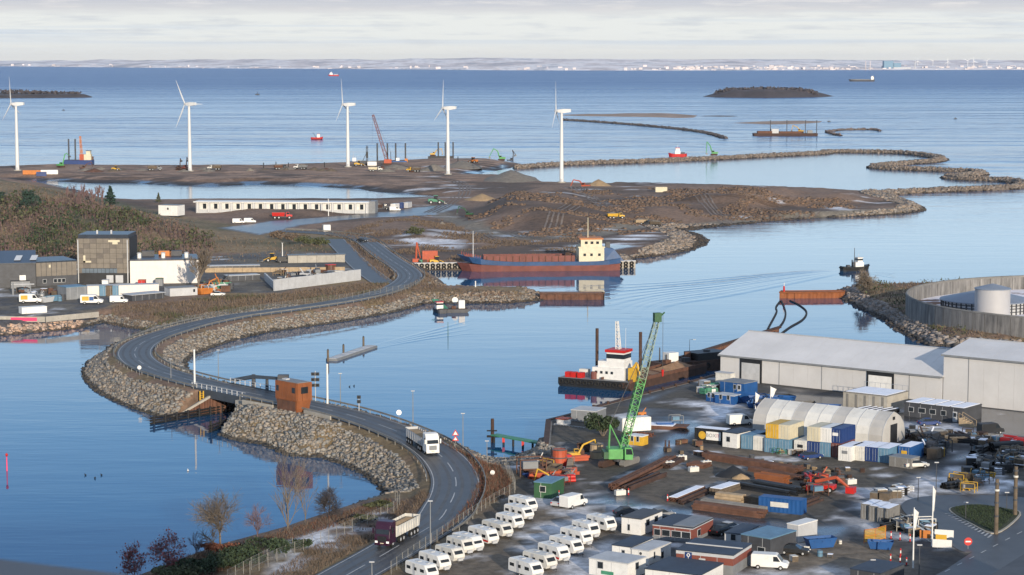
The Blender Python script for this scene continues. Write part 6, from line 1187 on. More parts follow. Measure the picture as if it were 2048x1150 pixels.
# ------------------------------------------------------------ tug under way, with its wake
def tug(label, u, v, rz, L=13.5, hullm='black', house='white_paint', top='dirty_white'):
    t = thing('tug_boat', label, 'tug', water_pt(u, v), rz); t.scale = (.82, .82, .82); hull(MB(), L, 4.6, 1.7, sheer=1.0, bow=.3).build('hull', hullm, t); MB().torus((0, 0, 0), (0, 0, 1), .1, .05).build('deck_ring', 'black', t)
    hull(MB(), L + .5, 5.0, 1.2, sheer=.9, bow=.3, lv=[(.75, 1, .9), (1.25, 1, 1)]).build('fender', 'rubber', t); h = MB().box(-.8, 3.2, -1.5, 1.5, 1.7, 3.6).build('deckhouse', house, t); w = MB().box(.4, 2.7, -1.25, 1.25, 3.6, 5.5).build('wheelhouse', house, t); MB().box(.3, 2.8, -1.3, 1.3, 4.4, 5.1).build('window', 'glass_dark', w); MB().box(.2, 3.0, -1.4, 1.4, 5.5, 5.7).build('roof', top, w)
    for s in (-1, 1): MB().cyl((-1.2, s * .9, 1.7), (-1.2, s * .9, 4.6), .3, .26, 8).build('funnel', 'dark_grey', t)
    MB().cyl((-.6, 0, 3.6), (-.6, 0, 9.8), .16, .12, 6).build('mast', 'black', t); MB().cyl((1.4, 0, 5.7), (1.4, 0, 7.4), .06, .05, 5).build('aerial', 'light_grey', t); MB().cb(-3.6, 0, 1.7, 1.4, 1.4, .8).build('tow_winch', 'dark_grey', t); return t
tug('black-hulled white tug boat under way in the harbour mouth', 1711, 541, .35)
def wake(name, px, w, h):
    L = resample([tuple(p) for p in smooth([(*G(u, v), 0) for u, v in px], 8)], 3); mb = MB(); vs = []; n = len(L)
    for i, p in enumerate(L):
        t = (L[min(i + 1, n - 1)] - L[max(i - 1, 0)]).normalized(); nn = Vector((-t.y, t.x, 0)); f = min(1, i / 6 + .1) * (1 - i / n) ** .6 + .02
        for o, z in ((-1, -.02), (-.5, .45), (0, 1), (.5, .45), (1, -.02)): q = p + nn * o * w; vs.append((q.x, q.y, .004 + z * h * f))
    mb.add(vs, [(i * 5 + j, i * 5 + j + 1, i * 5 + j + 6, i * 5 + j + 5) for i in range(n - 1) for j in range(4)]); o = mb.build(name, 'sea_water', smooth=True); o['kind'] = 'structure'
for a in range(11): wake('water_ripple', [(1690 - a, 540 + a * .5), (1620, 542 + a * 1.6), (1540, 548 + a * 2.6), (1440, 556 + a * 3.6 + (a % 3)), (1330, 565 + a * 4.6), (1210 + a * 9, 571 + a * 6), (1080 + a * 25, 578 + a * 7)], 1.7 + a * .12, .10 + .03 * (a % 3))
for a in range(4): wake('water_ripple', [(1725 + a, 543 + a), (1762, 545 + a * 2), (1790, 547 + a * 3)], 1.2, .08); wake('water_ripple', [(940, 640 + a * 9), (860, 662 + a * 5), (790, 680 + a * 3), (747, 692 + a * 2)], 1.2, .05)
# ------------------------------------------------------------ small craft, dock, marks
t = thing('floating_dock', 'narrow grey floating dock with three mooring piles in the basin', 'dock', (*G(663, 722), 0)); A, B = Vector((*G(661, 720), 0)), Vector((*G(742, 693), 0)); d = B - A; a = math.atan2(d.y, d.x); L = d.length; n = 6
for k in range(n): m = MB(); m.box(L * k / n + .05, L * (k + 1) / n - .05, -1.5, 1.5, -.3, .55, a, (0, 0)); o = m.build('pontoon', 'mid_grey', t); MB().box(L * k / n + .2, L * (k + 1) / n - .2, -1.1, 1.1, .551, .64, a, (0, 0)).build('decking', 'light_grey', o)
for u, v, vt in ((656, 723, 700), (687, 707, 690), (727, 693, 674)): p = Vector((*G(u, v), 0)) - Vector(t.location); o = MB().cyl((p.x, p.y, -2), (p.x, p.y, hgt(u, v, vt)), .28, .26, 8).build('mooring_pile', 'timber', t); MB().cyl((p.x, p.y, hgt(u, v, vt)), (p.x, p.y, hgt(u, v, vt) + .3), .3, .05, 8).build('cap', 'dark_grey', o)
ship('work_boat', 'small dark work boat with red-trimmed white cabin at the mole', 879, 624, PI / 2 + .3, 8, 3, 1.0, 'dark_grey', [('wheelhouse', 'white_paint', MB().cb(.5, 0, 1, 2.2, 2, 1.9)), ('roof', 'red', MB().cb(.5, 0, 2.9, 2.5, 2.2, .2)), ('window', 'glass_dark', MB().cb(.5, 0, 2.1, 2.25, 2.05, .55))], .4, 'boat'); spud_barge('small raft with green loading ramp moored beside the work boat', 906, 624, .1, 9, 4.4, 1.0, 'dark_grey', [], extra=[('ramp', 'teal_green', MB().add([(-4, -1.2, 1.1), (-1.4, -1.2, 1.1), (-1.4, 1.2, 1.1), (-4, 1.2, 1.1), (-6, 6, 3.2), (-4, 6, 3.2)], [(0, 1, 2, 3), (3, 2, 5, 4)])), ('cabin', 'white_paint', MB().cb(2.6, .6, 1, 1.8, 1.6, 2.4)), ('winch', 'rust', MB().cb(.2, 0, 1, 1.2, 1.2, .8))], name='work_raft', cat='raft')
sign('white board sign on the mole above the work boats', 910, 600, 607, 1.6, 'round', 'white_paint', .9); pole('thin green beacon post standing in the basin', water_pt(896, 672), hgt(896, 672, 645), .1, 'dark_green', 'beacon', 'beacon', r1=.05); pole('short white marker post on the mole before the ship bow', (*G(951, 581, 1.6), 1.2), 3.2, .22, 'white_paint', 'marker_post', 'post')
t = thing('spar_buoy', 'slim red spar buoy with ball top at the left edge', 'buoy', (*G(14, 942), 0)); MB().cyl((0, 0, -2), (0, 0, 2.6), .16, .1, 8).build('spar', 'pink_mark', t); MB().lathe([(.02, 2.6), (.2, 2.75), (.26, 2.95), (.2, 3.15), (.02, 3.3)], 10).build('ball', 'red', t)
for k, (u, v) in enumerate([(699, 774), (708, 772.6), (376, 942), (171, 951), (203, 951), (190, 957)]):
    t = thing('water_bird', ['left of two dark ducks swimming near the traffic signal', 'right of two dark ducks swimming near the traffic signal', 'white gull on the dark water below the bridge', 'left dark duck of three at lower left', 'right dark duck of three at lower left', 'middle dark duck of three at lower left'][k], 'bird', water_pt(u, v), k); m = 'black' if k != 2 else 'white_paint'; MB().lathe([(.01, -.02), (.16, .05), (.2, .12), (.12, .22), (.01, .26)], 8).build('body', m, t); MB().lathe([(.01, .22), (.07, .28), (.07, .34), (.01, .4)], 6, (.14, 0)).build('head', m, t)
# black dolphin and green timber jetty near the yard
t = thing('timber_jetty', 'low green-topped timber jetty with a tall dolphin pile near the yard', 'jetty', (*G(988, 885), 0)); A, B = Vector((*G(988, 876, .8), 0)), Vector((*G(1105, 893, 1.2), 0)); d = B - A; a = math.atan2(d.y, d.x); L = d.length; s = Vector(t.location); p0 = A - s
n = 10
for k in range(n): MB().box(p0.x + L * k / n + .03, p0.x + L * (k + 1) / n - .03, p0.y - .9, p0.y + .9, 1.35, 1.6, a, (p0.x, p0.y)).build('plank', 'teal_green', t)
for k in range(7):
    q = p0 + d * (k / 6)
    for o in (-.7, .7): MB().cyl((q.x, q.y + o, -2), (q.x, q.y + o, 1.4), .22, .22, 7).build('pile', 'black_timber', t)
for k in (1, 3): q = p0 + d * (k / 6); MB().cb(q.x, q.y - 1.1, .5, .5, .3, .9).build('life_ring_box', 'red', t)
MB().cyl((p0.x - .3, p0.y, -2), (p0.x - .3, p0.y, 4.6), .35, .32, 8).build('dolphin', 'rust_dark', t); MB().cyl((p0.x - 1.4, p0.y - .4, 1.2), (p0.x + 1.4, p0.y - .4, 1.2), .25, .25, 6).cyl((p0.x - 1.4, p0.y - .4, 2.3), (p0.x + .6, p0.y - .4, 2.3), .15, .15, 6).build('cross_beam', 'black_timber', t)
# floating hoses off the orange jetty
for k, pts in enumerate([[(1560, 603), (1552, 615), (1553, 625), (1540, 650), (1533, 664)], [(1563, 603), (1571, 625), (1566, 645), (1546, 668)], [(1580, 602), (1600, 612), (1613, 625), (1605, 640), (1580, 655), (1562, 668)]]): L = smooth([(*G(u, v), .12) for u, v in pts], 6); tag(MB().tube([tuple(p) for p in L], .28, 6).build('floating_hose', 'rubber'), ['left black floating hose running from the orange jetty', 'middle black floating hose running from the orange jetty', 'right wide-curving black floating hose from the orange jetty'][k], 'hose')
t = thing('beacon', 'red and white light beacon on the end of the orange jetty', 'beacon', (*G(1568, 583.4, 1.9), 1.9)); MB().cyl((0, 0, 0), (0, 0, 1.8), .35, .25, 8).build('base', 'red', t); MB().cyl((0, 0, 1.8), (0, 0, 2.8), .12, .1, 6).build('lamp', 'white_paint', t)
mat('silo_grey', (.36, .36, .37), .6, 0, .04, .2); mat('steel_roof', (.17, .20, .25), .5, 0, .08, .3)
# ------------------------------------------------------------ settling tank on the right
def sed():
    m = bpy.data.materials.new('sediment'); m.use_nodes = True; MATS['sediment'] = m; N, mth, ramp, mix = nodes_of(m.node_tree); tc = N('ShaderNodeTexCoord'); n = N('ShaderNodeTexNoise', i_Vector=tc.outputs['Object'], i_Scale=.11, i_Detail=6.0); c = ramp(n.outputs[0], (.40, (.16, .08, .045)), (.47, (.70, .68, .72))); N('ShaderNodeOutputMaterial', i_Surface=N('ShaderNodeBsdfPrincipled', i_Base_Color=c, i_Roughness=.85).outputs[0])
    m2 = bpy.data.materials.new('concrete_stain'); m2.use_nodes = True; MATS['concrete_stain'] = m2; N, mth, ramp, mix = nodes_of(m2.node_tree); tc = N('ShaderNodeTexCoord'); mp = N('ShaderNodeMapping', i_0=tc.outputs['Object'], i_3=(.8, .8, .12)); n = N('ShaderNodeTexNoise', i_Vector=mp.outputs[0], i_Scale=1., i_Detail=8.0, i_Roughness=.7); c = ramp(n.outputs[0], (.3, (.06, .06, .06)), (.5, (.16, .155, .15)), (.72, (.27, .26, .25))); N('ShaderNodeOutputMaterial', i_Surface=N('ShaderNodeBsdfPrincipled', i_Base_Color=c, i_Roughness=.9).outputs[0])
sed()
cx, cy, R0 = 173., 597., 62.
t = thing('settling_tank', 'huge round concrete settling basin wall at the right edge', 'tank', (cx, cy, 2.6)); N_ = 96
for k in range(N_):
    a0, a1 = 2 * PI * k / N_ + .0012, 2 * PI * (k + 1) / N_ - .0012; c = lambda r, a: (r * math.cos(a), r * math.sin(a))
    MB().prism([c(R0, a0), c(R0, a1), c(R0 - .6, a1), c(R0 - .6, a0)], -.6, 5.0).build('panel', 'concrete_stain', t)
MB().torus((0, 0, 5.05), (0, 0, 1), R0 - .3, .38, 96, 5).build('rim', 'concrete_dark', t); MB().lathe([(.01, .8), (30, .9), (R0 - .5, 1.1)], 64).build('sediment', 'sediment', t)
x, y = G(1984, 640, 3.4); t = thing('silo', 'plain grey cylindrical silo with shallow cone roof in the basin', 'silo', (x, y, 3.4)); MB().lathe([(4.75, 0), (4.75, 8.6)], 40).build('shell', 'silo_grey', t, smooth=True); MB().lathe([(4.95, 8.55), (4.9, 8.75), (.02, 10.0)], 40).build('roof', 'steel_roof', t)
x, y = G(1985, 628, 3.6); t = thing('round_tank', 'wide low round tank with grey cone roof behind the silo', 'tank', (x, y + 9, 3.5)); MB().lathe([(12.2, 0), (12.2, 3.2)], 48).build('shell', 'light_grey', t); MB().lathe([(12.8, 3.1), (12.7, 3.35), (.02, 6.3)], 48).build('roof', 'steel_roof', t); n = 48; m = MB()
for k in range(n): a = 2 * PI * k / n; m.cb(12.35 * math.cos(a), 12.35 * math.sin(a), 0, .3, .3, 3.1, a)
for z in (.8, 1.7, 2.5): m.torus((0, 0, z), (0, 0, 1), 12.35, .12, 48, 4)
m.build('frame_grid', 'dark_grey', t)

bare_tree('bare_tree', 'round bare bush-like tree on the shore left of the settling basin', 'tree', P(1728, 590), 24, 1.7, 'bark', 21, 9, 3, .25, None, None, (10, 12), .05, .045, .16, .3)
p = []
for _ in range(3): pass
n = 26000; x, y = NR.uniform(95, 200, n), NR.uniform(480, 700, n); z = land_east(x, y); k = (z > 1.8) & (np.hypot(x - cx, y - cy) > R0 + .5); blades('tank_shore_grass', np.c_[x, y, z][k], .7, 'leaf_brown', .16, .5); k2 = k & (vnoise(x, y, 7, 71) > .6); V, F = leaf_cloud(np.c_[x, y, z + NR.uniform(.1, 1.4, n)][k2][:2500], .3); npmesh('tank_shore_scrub', V, F, 'leaf_olive', 'stuff')
# ------------------------------------------------------------ south yard
ZS = 2.5
def hd(u0, v0, u1, v1, z=ZS): return line(u0, v0, u1, v1, z)[2]
mat('shed_white', (.49, .485, .48), .6, 0, .07, .15, 0, .3, None, (.42, .40, .37)); mat('shed_roof', (.56, .55, .54), .5, 0, .08, .12, 0, .2, None, (.6, .6, .62))
def shed(label, uA, vA, uB, vB, H, W_, rise, bays, doors, extra=0, name='warehouse', zb=ZS):
    A, L, rz = line(uA, vA, uB, vB, zb); L += extra; t = thing(name, label, 'warehouse', (*A, zb), rz)
    MB().box(0, L, .15, W_, 0, H).build('wall', 'shed_white', t); edges = [0] + [L * b for b in bays] + [L]
    for a, b in zip(edges, edges[1:]):
        n = max(1, int((b - a) / 3.2))
        for k in range(n): MB().box(a + (b - a) * k / n + (.06 if k == 0 else .012), a + (b - a) * (k + 1) / n - .012, .05, .15, .15, H - .05).build('panel', 'shed_white', t)
    MB().ext([(0, 0), (L, 0), (L, .1), (0, .1)], .0, .16).build('plinth', 'dark_grey', t)
    for e in edges[1:-1]: MB().cb(e, .03, .1, .12, .1, H - .2).build('downpipe', 'mid_grey', t)
    nr = int(L / 2.6)
    for k in range(nr):
        x0, x1 = -.3 + (L + .6) * k / nr, -.3 + (L + .6) * (k + 1) / nr - .03
        for y0, z0, y1, z1 in ((-.5, H - .1, W_ / 2, H + rise), (W_ + .5, H - .1, W_ / 2, H + rise)):
            MB().add([(x0, y0, z0), (x1, y0, z0), (x1, y1, z1), (x0, y1, z1), (x0, y0, z0 + .12), (x1, y0, z0 + .12), (x1, y1, z1 + .12), (x0, y1, z1 + .12)], [(4, 5, 6, 7), (0, 1, 5, 4), (3, 2, 1, 0), (1, 2, 6, 5), (0, 4, 7, 3)]).build('roof_sheet', 'shed_roof', t)
    MB().ext([(-.4, 0)], 0, 0) if False else None
    for x in (0, L): MB().add([(x, 0.2, H), (x, W_, H), (x, W_ / 2, H + rise)], [(0, 1, 2) if x else (2, 1, 0)]).build('gable', 'shed_white', t)
    MB().box(-.3, L + .3, -.62, -.5, H - .3, H + .05).build('gutter', 'mid_grey', t); MB().box(-.3, L + .3, W_ / 2 - .3, W_ / 2 + .3, H + rise + .1, H + rise + .2).build('ridge_cap', 'light_grey', t)
    for x0, x1, h, m in doors:
        o = MB().box(L * x0 - .5, L * x1 + .5, -.12, .05, 0, h + .9).build('door_frame', 'black', t); MB().box(L * x0, L * x1, -.2, -.1, 0, h).build('door', m, o)
    return t
shed('long white warehouse with pale pitched roof and two sliding doors', 1440, 758, 1884, 806, 5.6, 25, 4.0, (.28, .475, .68, .86), ((.105, .19, 4.3, 'light_grey'), (.685, .785, 4.4, 'white_paint'))); shed('taller white warehouse joined to the right end of the long one', 1885, 806.2, 2047, 824, 10.3, 25, 2.0, (.18, .6), (), 14)
t = thing('wall_lean_to', 'small cream lean-to at the left end of the long warehouse', 'lean-to', Y(1441, 764)); rz = hd(1440, 758, 1884, 806); t.rotation_euler.z = rz; MB().box(.1, 4, -2.2, -.3, 0, 2.4).build('wall', 'dirty_white', t); MB().box(0, 4.1, -2.4, -.3, 2.4, 2.55).build('roof', 'light_grey', t)
# fabric hall
mat('fabric_grey', (.40, .39, .37), .7, 0, .1, .3)
A, L, rz = line(1506, 862, 1764, 893); WT = 9.; t = thing('fabric_hall', 'long cream fabric storage hall with rounded roof behind the containers', 'tent hall', (*A, ZS), rz); seg = 10; prof = [(0, 0), (0, 2.0), (.5, 3.4), (1.7, 4.6), (3.2, 5.4), (WT / 2, 5.9), (WT - 3.2, 5.4), (WT - 1.7, 4.6), (WT - .5, 3.4), (WT, 2.0), (WT, 0)]
for k in range(seg):
    x0, x1 = L * k / seg + .02, L * (k + 1) / seg - .02; vs = [(x, y, z) for x in (x0, x1) for y, z in prof]; n = len(prof); MB().add(vs, [(i, n + i, n + i + 1, i + 1) for i in range(n - 1)]).build('roof_membrane', 'tarp_white' if k % 3 else 'fabric_grey', t)
MB().add([(L, y, z) for y, z in prof], [tuple(range(len(prof)))]).build('gable', 'fabric_grey', t); MB().add([(0, y, z) for y, z in prof], [tuple(range(len(prof)))[::-1]]).build('gable', 'fabric_grey', t); o = MB().box(L + .01, L + .05, WT * .36, WT * .66, 0, 3.6).build('door', 'black', t)
MB().box(L + .05, L + .07, WT * .45, WT * .55, 4.4, 5.0).build('vent', 'black', t)
for k in range(seg + 1): m = MB(); x = L * k / seg; m.tube([(x, y, z + .02) for y, z in prof], .07, 4); m.build('rib', 'light_grey', t)
# ------------------------------------------------------------ containers around the fabric hall; the door end faces the viewer
CR = math.radians(57)
def cont(label, u, v, m, lvl=0, L=6.06, rz=CR, H=2.6, **k):
    x, y = G(u, v, ZS); return container(label, (x + math.cos(rz) * L / 2, y + math.sin(rz) * L / 2, ZS + lvl * 2.64), rz, m, L, H=H, **k)
for l, u, m, kw in [('dark teal lower container at the left end of the two-high stack', 1541, 'steel_blue', {}), ('light blue lower container second in the two-high stack', 1568, 'steel_blue', {}), ('white lower container with a dark door slot in the two-high stack', 1600, 'dirty_white', dict(logo='black')), ('dark blue lower container under the cream one in the stack', 1626, 'deep_blue', {}), ('grey-blue lower container under the white one in the stack', 1648, 'steel_blue', {}), ('dark maroon lower container at the right end of the stack', 1669, 'hull_red', {})]: cont(l, u, 905 + (u - 1541) * .075, m, **kw)
for l, u, m, kw in [('orange upper container at the left end of the two-high stack', 1543, 'yellow', {}), ('cream upper container second in the two-high stack', 1566, 'cream', {}), ('cream-orange upper container above the dark blue one', 1626, 'cream', dict(door='cream')), ('white upper container beside the dark navy one', 1649, 'white_paint', {}), ('dark navy upper container with white print at the right end of the stack', 1670, 'deep_blue', dict(logo='white_paint'))]: cont(l, u, 905 + (u - 1541) * .075, m, 1, **kw)
for l, u, v, m, kw in [('blue upper-row container behind the orange one', 1527, 898, 'steel_blue', {}), ('white ground container just right of the stack', 1689, 922, 'white_paint', dict(logo='mid_grey')), ('cream-white container second right of the stack', 1715, 921, 'dirty_white', {}), ('dark blue container third right of the stack', 1742, 923, 'deep_blue', {}), ('grey-blue container fourth right of the stack', 1765, 925, 'steel_blue', {}), ('bright blue container with yellow print at the row end', 1808, 922, 'blue', dict(logo='yellow')),
    ('grey-blue container beside the white cabin left of the fabric hall', 1494, 898, 'steel_blue', {}), ('white container right of the grey-blue one, left of the stack', 1518, 901, 'dirty_white', {})]: cont(l, u, v, m, snow=u > 1680, **kw)
mat('faded_red', (.45, .22, .24), .6, 0, .2, 2.); A, L, rz = line(1392, 886, 1444, 891); t = container('black office container with yellow dot and white lettered panel', (A[0] + 3.2, A[1] + 0.4, ZS), rz, 'black', 6.4, 2.6, 2.8, snow=True); MB().cyl((-1.6, -1.34, 1.5), (-1.6, -1.36, 1.5), .75, .75, 20).build('logo_dot', 'yellow', t); MB().box(-.8, 2.2, -1.36, -1.34, .7, 2.3).build('letter_panel', 'white_paint', t)
def text_on(par, s, loc, size, m):
    cu = bpy.data.curves.new('lettering', 'FONT'); cu.body = s; cu.size = size; cu.extrude = .004; cu.align_x = 'CENTER'; cu.align_y = 'CENTER'; tmp = bpy.data.objects.new('lettering_curve', cu); C.objects.link(tmp); me = bpy.data.meshes.new_from_object(tmp.evaluated_get(bpy.context.evaluated_depsgraph_get())); bpy.data.objects.remove(tmp); me.materials.clear(); me.materials.append(K(m)); o = bpy.data.objects.new('lettering', me); C.objects.link(o); o.parent = par; o.location = loc; o.rotation_euler = (PI / 2, 0, 0)
text_on(t, 'BOX', (.2, -1.372, 1.55), .95, 'mid_grey'); text_on(t, 'IT', (1.55, -1.372, 1.55), .95, 'faded_red')
A, L, rz = line(1445, 893, 1474, 897); hut('white site cabin between the black office container and grey-blue container', A, rz, L, 6, 2.7, 'white_paint', 'roof_blue', [(.4, 1, .9)], [], z=ZS); cont('white container with blue stripes behind the green shrub, beside the crane boom', 1240, 862, 'white_paint', 0, 6, math.radians(20))
# ------------------------------------------------------------ huts, barracks and cabins
def yh(label, u0, v0, u1, v1, vt, D, wall, roof, **k):
    A, L, rz = line(u0, v0, u1, v1); return hut(label, A, rz, L, D, hgt((u0 + u1) / 2, (v0 + v1) / 2, vt, ZS), wall, roof, **k)
t = yh('dark grey barrack hut with four snow panels on its roof', 1808, 832, 1928, 846, 812, 7.5, 'dark_grey', 'dark_grey', wins=[(.12, 1, 1.2), (.3, 1, 1.6), (.48, 1, 1.4), (.66, 1, 1.2)], doors=(.85,)); 
A, L, rz = line(1808, 832, 1928, 846); H = hgt(1868, 839, 812, ZS)
for k in range(4): MB().box(L * k / 4 + .25, L * (k + 1) / 4 - .25, .3, 7.2, H + .165, H + .26).build('snow_panel', 'snow', t)
t = thing('stairs', 'pale wooden stairs with handrail at the dark barrack hut', 'stairs', Y(1925, 850), rz)
for k in range(6): MB().box(k * .5, k * .5 + .5, -1.6, 0, 0, 1.6 - k * .26).build('step', 'pale_timber', t)
for s in (-1.6, 0): MB().cyl((0, s, 2.6), (3, s, 1.2), .05, .05, 5).cyl((0, s, 1.5), (0, s, 2.6), .05, .05, 5).cyl((3, s, .2), (3, s, 1.2), .05, .05, 5).build('handrail', 'pale_timber', t)
t = yh('square concrete bunker building with snowy railed roof by the warehouse door', 1686, 815, 1774, 825, 789, 9, 'concrete', 'concrete_dark', wins=[], name='bunker', cat='bunker'); A, L, rz = line(1686, 815, 1774, 825); H = hgt(1730, 820, 789, ZS); MB().box(.4, L - .4, .4, 8.6, H + .165, H + .24).build('roof_snow', 'snow', t); r = MB()
for k in range(9): r.cyl((L * k / 8, 8.8, H), (L * k / 8, 8.8, H + 1.2), .04, .04, 4)
r.cyl((0, 8.8, H + 1.2), (L, 8.8, H + 1.2), .04, .04, 4); r.build('railing', 'galv', t, kind='stuff')
for k in range(5): MB().cb(L * (k + .5) / 5, -.04, .1, .5, .08, H - .3).build('buttress', 'concrete_dark', t)
yh('blue steel cabin with white door against the warehouse corner', 1440, 783, 1488, 789, 765, 5, 'blue', 'mid_grey', wins=[(.62, .9, .8)], doors=(.8,))
for k, (l, u0, v0, u1, v1, vt) in enumerate([('small blue rounded welfare cabin, left of two near the quay', 1412, 802, 1432, 805, 790), ('small blue rounded welfare cabin, right of two near the quay', 1430, 806, 1468, 810, 791)]): yh(l, u0, v0, u1, v1, vt, 3.2, 'blue', 'light_grey', wins=[(.3, .9, .7), (.7, .9, .7)])
yh('white flat-roofed site cabin with dark roof left of the red-panelled huts', 1243, 1066, 1282, 1071, 1037, 7, 'white_paint', 'dark_grey', wins=[(.38, .5, .5)], side=[(.3, 1.1, 1.2), (.7, 1.1, 1.2)])
yh('white office cabin with blue-grey roof, left of a joined pair', 1224, 1119, 1262, 1124, 1093, 7, 'white_paint', 'roof_blue', wins=[(.6, .6, .6)]); t = yh('white office container with small dark logo, right of a joined pair', 1263, 1125, 1297, 1130, 1101, 6.5, 'white_paint', 'light_grey', wins=[], side=[(.25, .6, .5), (.6, .2, .9)]); MB().cyl((1.5, -.01, 1.5), (1.5, -.03, 1.5), .22, .22, 10).build('logo', 'dark_grey', t)
t = yh('long white site cabin with green lettering at the picture bottom', 1178, 1148, 1255, 1160, 1123, 5, 'white_paint', 'light_grey', wins=[(.3, 1.0, 1.0)], side=[(.5, 1, 1)]); MB().box(2, 4, -.05, -.02, .3, .8).build('green_lettering', 'teal_green', t)
t = yh('red-panelled grey hut with twin dark roofs behind the white office cabins', 1305, 1077, 1385, 1086, 1053, 8, 'brick_red', 'roof_blue', wins=[(.12, .55, 1.1), (.34, .55, 1.4), (.6, .55, 1.6), (.84, .55, 1.5)], band=(.5, 'mid_grey', 2.0, 'light_grey'), side=[(.3, .6, 1.2)]); A, L, rz = line(1305, 1077, 1385, 1086); H = hgt(1345, 1081, 1053, ZS); MB().box(L * .5, L, .2, 7.8, H + .165, H + .28).build('roof_step', 'mid_grey', t)
t = yh('wide red-banded barrack with blue-dark roof and small blue sign in front', 1352, 1140, 1466, 1152, 1106, 8, 'brick_red', 'roof_blue', wins=[], doors=(.46,), band=(1.4, 'mid_grey', 2.4, 'light_grey')); A, L, rz = line(1352, 1140, 1466, 1152); H = hgt(1409, 1146, 1106, ZS); MB().box(L * .16, L * .28, -.1, -.06, H - 1.15, H - .1).build('blue_sign', 'deep_blue', t); MB().torus((L * .22, -.11, H - .5), (0, 1, 0), .2, .07, 10, 5).box(L * .215, L * .225, -.12, -.101, H - 1.1, H - .7).build('sign_mark', 'white_paint', t); MB().box(0, L, 3.9, 4.1, H + .16, H + .3).build('roof_seam', 'light_grey', t)
yh('dark navy cabin with grey roof and pale barred windows', 1482, 1108, 1540, 1118, 1074, 7, 'dark_grey', 'steel_blue', wins=[(.2, .6, 1.1), (.7, .5, 1.3)], side=[]); yh('low pale cabin with snow-striped blue roof beside the dark navy cabin', 1449, 1090, 1484, 1094, 1068, 7, 'light_grey', 'roof_blue', wins=[(.5, .8, .9)])
yh('blue-roofed cabin cut by the bottom edge, left of the white van', 1290, 1166, 1400, 1180, 1145, 8, 'white_paint', 'roof_blue', wins=[]); yh('dark-roofed shed cut by the bottom edge below the flag poles', 1700, 1166, 1760, 1176, 1143, 7, 'dark_grey', 'roof_blue', wins=[])
t = yh('green site hut with blue-grey roof and small window near the caravans', 1068, 995, 1103, 998, 966, 5.5, 'dark_green', 'steel_blue', wins=[(.5, 1.0, 1.1)], trim='dirty_white'); yh('white and yellow kiosk with domed roof beside the green crane', 1256, 889, 1284, 892, 873, 2.4, 'yellow', 'white_paint', wins=[(.3, .7, .6), (.7, .7, .6)], name='kiosk', cat='kiosk'); yh('grey weathered tank box on the concrete pier', 1142, 842, 1192, 846, 822, 5, 'mid_grey', 'light_grey', wins=[], name='tank_box', cat='tank')
yh('white box body of a parked truck beside the dark navy cabin', 1574, 1082, 1596, 1086, 1050, 5, 'light_grey', 'white_paint', wins=[], name='truck_box', cat='truck body'); junk('skip', 'blue', Y(1640, 1095), .3, '', 1.1, label='blue covered skip right of the white box truck', top='black'); junk('skip', 'blue', Y(1761, 1098), -.2, '', .9, label='small blue skip with white print by the orange mesh barrier', top='dirty_white')
t = container('blue open-top tank container among the rusty beams', Y(1565, 1023), hd(1526, 1019, 1605, 1027), 'blue', 7.2, 2.4, 2.3); MB().box(-1.6, 1.4, -1.26, -1.23, .9, 1.7).build('letter_panel', 'dirty_white', t)
# ------------------------------------------------------------ caravans
def caravan(label, loc, rz, L=5.6, H=2.55, stripe=None, group='caravans parked in two rows', wins=2):
    t = thing('caravan', label, 'caravan', loc, rz, group); t.scale = (.9, .9, .9); W_ = 2.2; z0 = .5; MB().ext([(-L / 2, z0 + .15), (-L / 2 + .2, z0), (L / 2 - .3, z0), (L / 2, z0 + .55), (L / 2 - .1, z0 + 1.0), (L / 2 - .75, H - .12), (L / 2 - 1.0, H), (-L / 2 + .3, H), (-L / 2 + .05, H - .25)], -W_ / 2, W_ / 2).build('body', 'white_paint', t, bevel=.06)
    for s in (-1, 1):
        for k in range(wins + 1): x = -L * .34 + k * L * .3; MB().cb(x, s * (W_ / 2 + .01), z0 + .85, .95 if k != 1 else .6, .03, .5).build('window', 'glass_dark', t)
    MB().cb(-L * .1, -W_ / 2 - .012, z0 + .1, .6, .02, 1.75).build('door', 'light_grey', t)
    MB().add([(L / 2 - .13, -.8, z0 + 1.08), (L / 2 - .13, .8, z0 + 1.08), (L / 2 - .52, .8, z0 + 1.62), (L / 2 - .52, -.8, z0 + 1.62)], [(0, 1, 2, 3)]).build('front_window', 'glass_dark', t); MB().cb(-L / 2 - .01, 0, z0 + .95, .03, 1.4, .55).build('rear_window', 'glass_dark', t)
    if stripe:
        for s in (-1, 1): MB().cb(.1, s * (W_ / 2 + .012), z0 + .22, L - .6, .02, .32).build('stripe', stripe, t)
    MB().cb(-.8, 0, H, .7, .7, .13).build('roof_hatch', 'light_grey', t); MB().cb(1.1, .3, H, .45, .45, .12).build('roof_hatch', 'light_grey', t)
    for s in (-1, 1): wheel(t, -.2, s * (W_ / 2 - .12), .32, .2)
    MB().cyl((L / 2 - .3, -.5, .48), (L / 2 + 1.0, 0, .48), .05, .05, 5).cyl((L / 2 - .3, .5, .48), (L / 2 + 1.0, 0, .48), .05, .05, 5).cyl((L / 2 + .8, 0, 0), (L / 2 + .8, 0, .6), .05, .05, 5).build('hitch', 'dark_grey', t); MB().cb(L / 2 + .15, 0, .5, .4, .9, .4).build('gas_locker', 'light_grey', t)
    return t
CV = hd(905, 1085, 965, 1100) - .04
c0 = caravan('caravan nearest the green hut in the row beside the road', Y(1046, 1022), CV); protos = {None: c0}
for s_ in ('red', 'mid_grey', 'maroon'): pass
